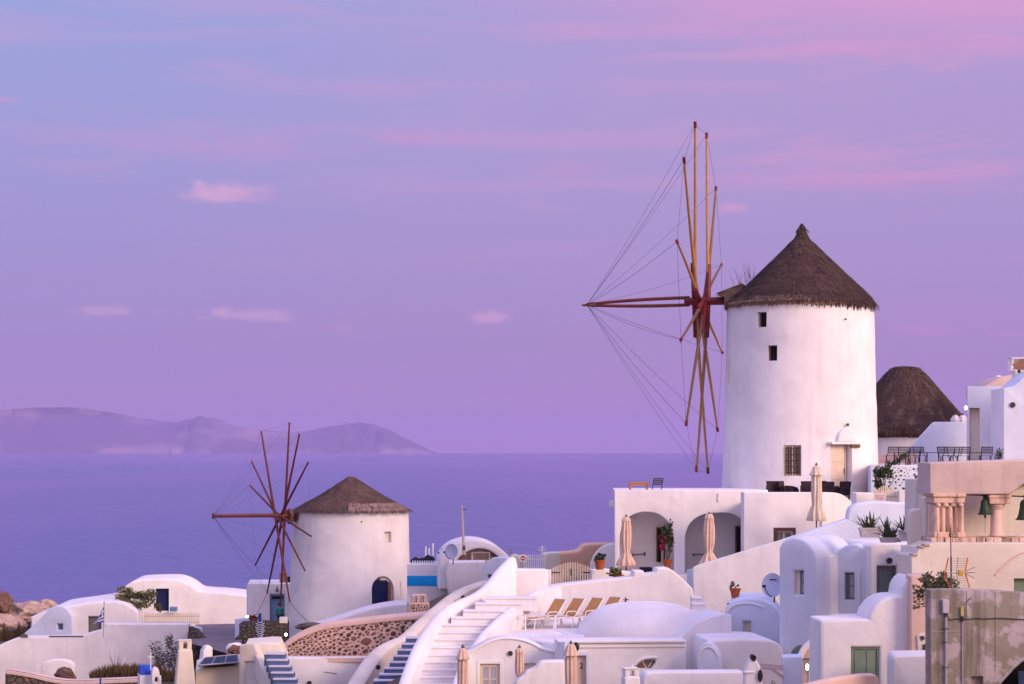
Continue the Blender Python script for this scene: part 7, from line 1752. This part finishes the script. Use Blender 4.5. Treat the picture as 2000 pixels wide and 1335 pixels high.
o = mb.obj('cable', 'iron'); tag(o, 'dark cable running sideways across the grey wall from the junction box', 'cable')
mb = MB(); mb.tube([pl.pt(a, b, -.03) for a, b in cr([(1886,1206),(1886,1180),(1890,1172),(1897,1165)], 4)], .009, 6)
o = mb.obj('cable', 'iron_grey'); tag(o, 'thin grey cable curling up the grey wall beside the yellow box', 'cable')
# bush and tv aerial on the grey wall
bush('bush', 'loose olive-green bush growing at the corner behind the grey wall', 1818, 1158, 53, (.40,.3,.36), 700, .12, 'leaf_olive', 51, .18, 9, 7, long=2.4)
bush('bush', 'smaller olive-green bush behind the foot of the orange aerial', 1850, 1156, 53.5, (.26,.25,.26), 380, .10, 'leaf_olive', 53, .2, 7, 6, long=2.4)
an = thing('tv_aerial', 'television aerial with orange side reflectors on a rusty mast', 'aerial', P(1857, 1152, 52))
Ya = 52
mb = MB(); mb.tube([P(1858,1152,Ya), P(1857.5,1085,Ya)], .022, 8); mb.tube([P(1857.5,1085,Ya), P(1856.5,1030,Ya)], .014, 8); mb.obj('mast', 'iron_grey', an)
mb = MB(); mb.tube([P(1853,1118,Ya-.05), P(1900,1117,Ya+.25)], .014, 6); mb.obj('boom', 'pipe_grey', an)
for (a, b, c_, d_, yy) in ((1852,1088,1845,1120,0),(1845,1122,1856,1148,0),(1890,1088,1885,1115,.1),(1885,1117,1894,1147,.1)):
    mb = MB(); mb.tube([P(a,b,Ya+yy), P(c_,d_,Ya+yy)], .02, 4); mb.obj('reflector', 'orange_antenna', an)
for k in range(6):
    y = 1090+k*4.4; y2 = 1124+k*4.4
    mb = MB(); mb.tube([P(1852-k*1.1,y,Ya-.1), P(1889-k*.7,y,Ya+.05)], .005, 4); mb.obj('reflector_wire', 'iron_grey', an)
    mb = MB(); mb.tube([P(1846+k*1.8,y2,Ya-.1), P(1886+k*1.4,y2,Ya+.05)], .005, 4); mb.obj('reflector_wire', 'iron_grey', an)
mb = MB(); mb.box(P(1876,1117.5,Ya), (.055,.05,.07)); mb.obj('dipole_box', 'yellow_plastic', an, bev=.01)
for dy, e in ((-7,-4),(0,0),(7,4)):
    mb = MB(); mb.tube([P(1886,1117+dy*.4,Ya), P(1904,1117+dy+e,Ya+.1)], .008, 5); mb.obj('director', 'iron_grey', an)
mb = MB(); mb.tube([P(1871,1087,Ya-.1), P(1868,1118,Ya-.1), P(1872,1140,Ya-.1)], .007, 5); mb.obj('support', 'iron_grey', an)

# ================================================================== air: thin haze over the sea
mb = MB(); mb.box((0,0,220), (31500, 31500, 221.5)); hz = mb.obj('haze', 'white', smooth=0)
hm = bpy.data.materials.new('haze'); hm.use_nodes = True; t = NT(hm.node_tree)
for n_ in list(t.n):
    if n_.type == 'BSDF_PRINCIPLED': t.n.remove(n_)
vp = t.add('ShaderNodeVolumePrincipled'); vp.inputs['Color'].default_value = (.50,.41,.78,1); vp.inputs['Density'].default_value = 4.4e-5; vp.inputs['Anisotropy'].default_value = .0
outn = [n_ for n_ in t.n if n_.type == 'OUTPUT_MATERIAL'][0]; t.l.new(vp.outputs[0], outn.inputs['Volume'])
hz.data.materials.clear(); hz.data.materials.append(hm); tag(hz, 'thin violet sea haze', kind='stuff')
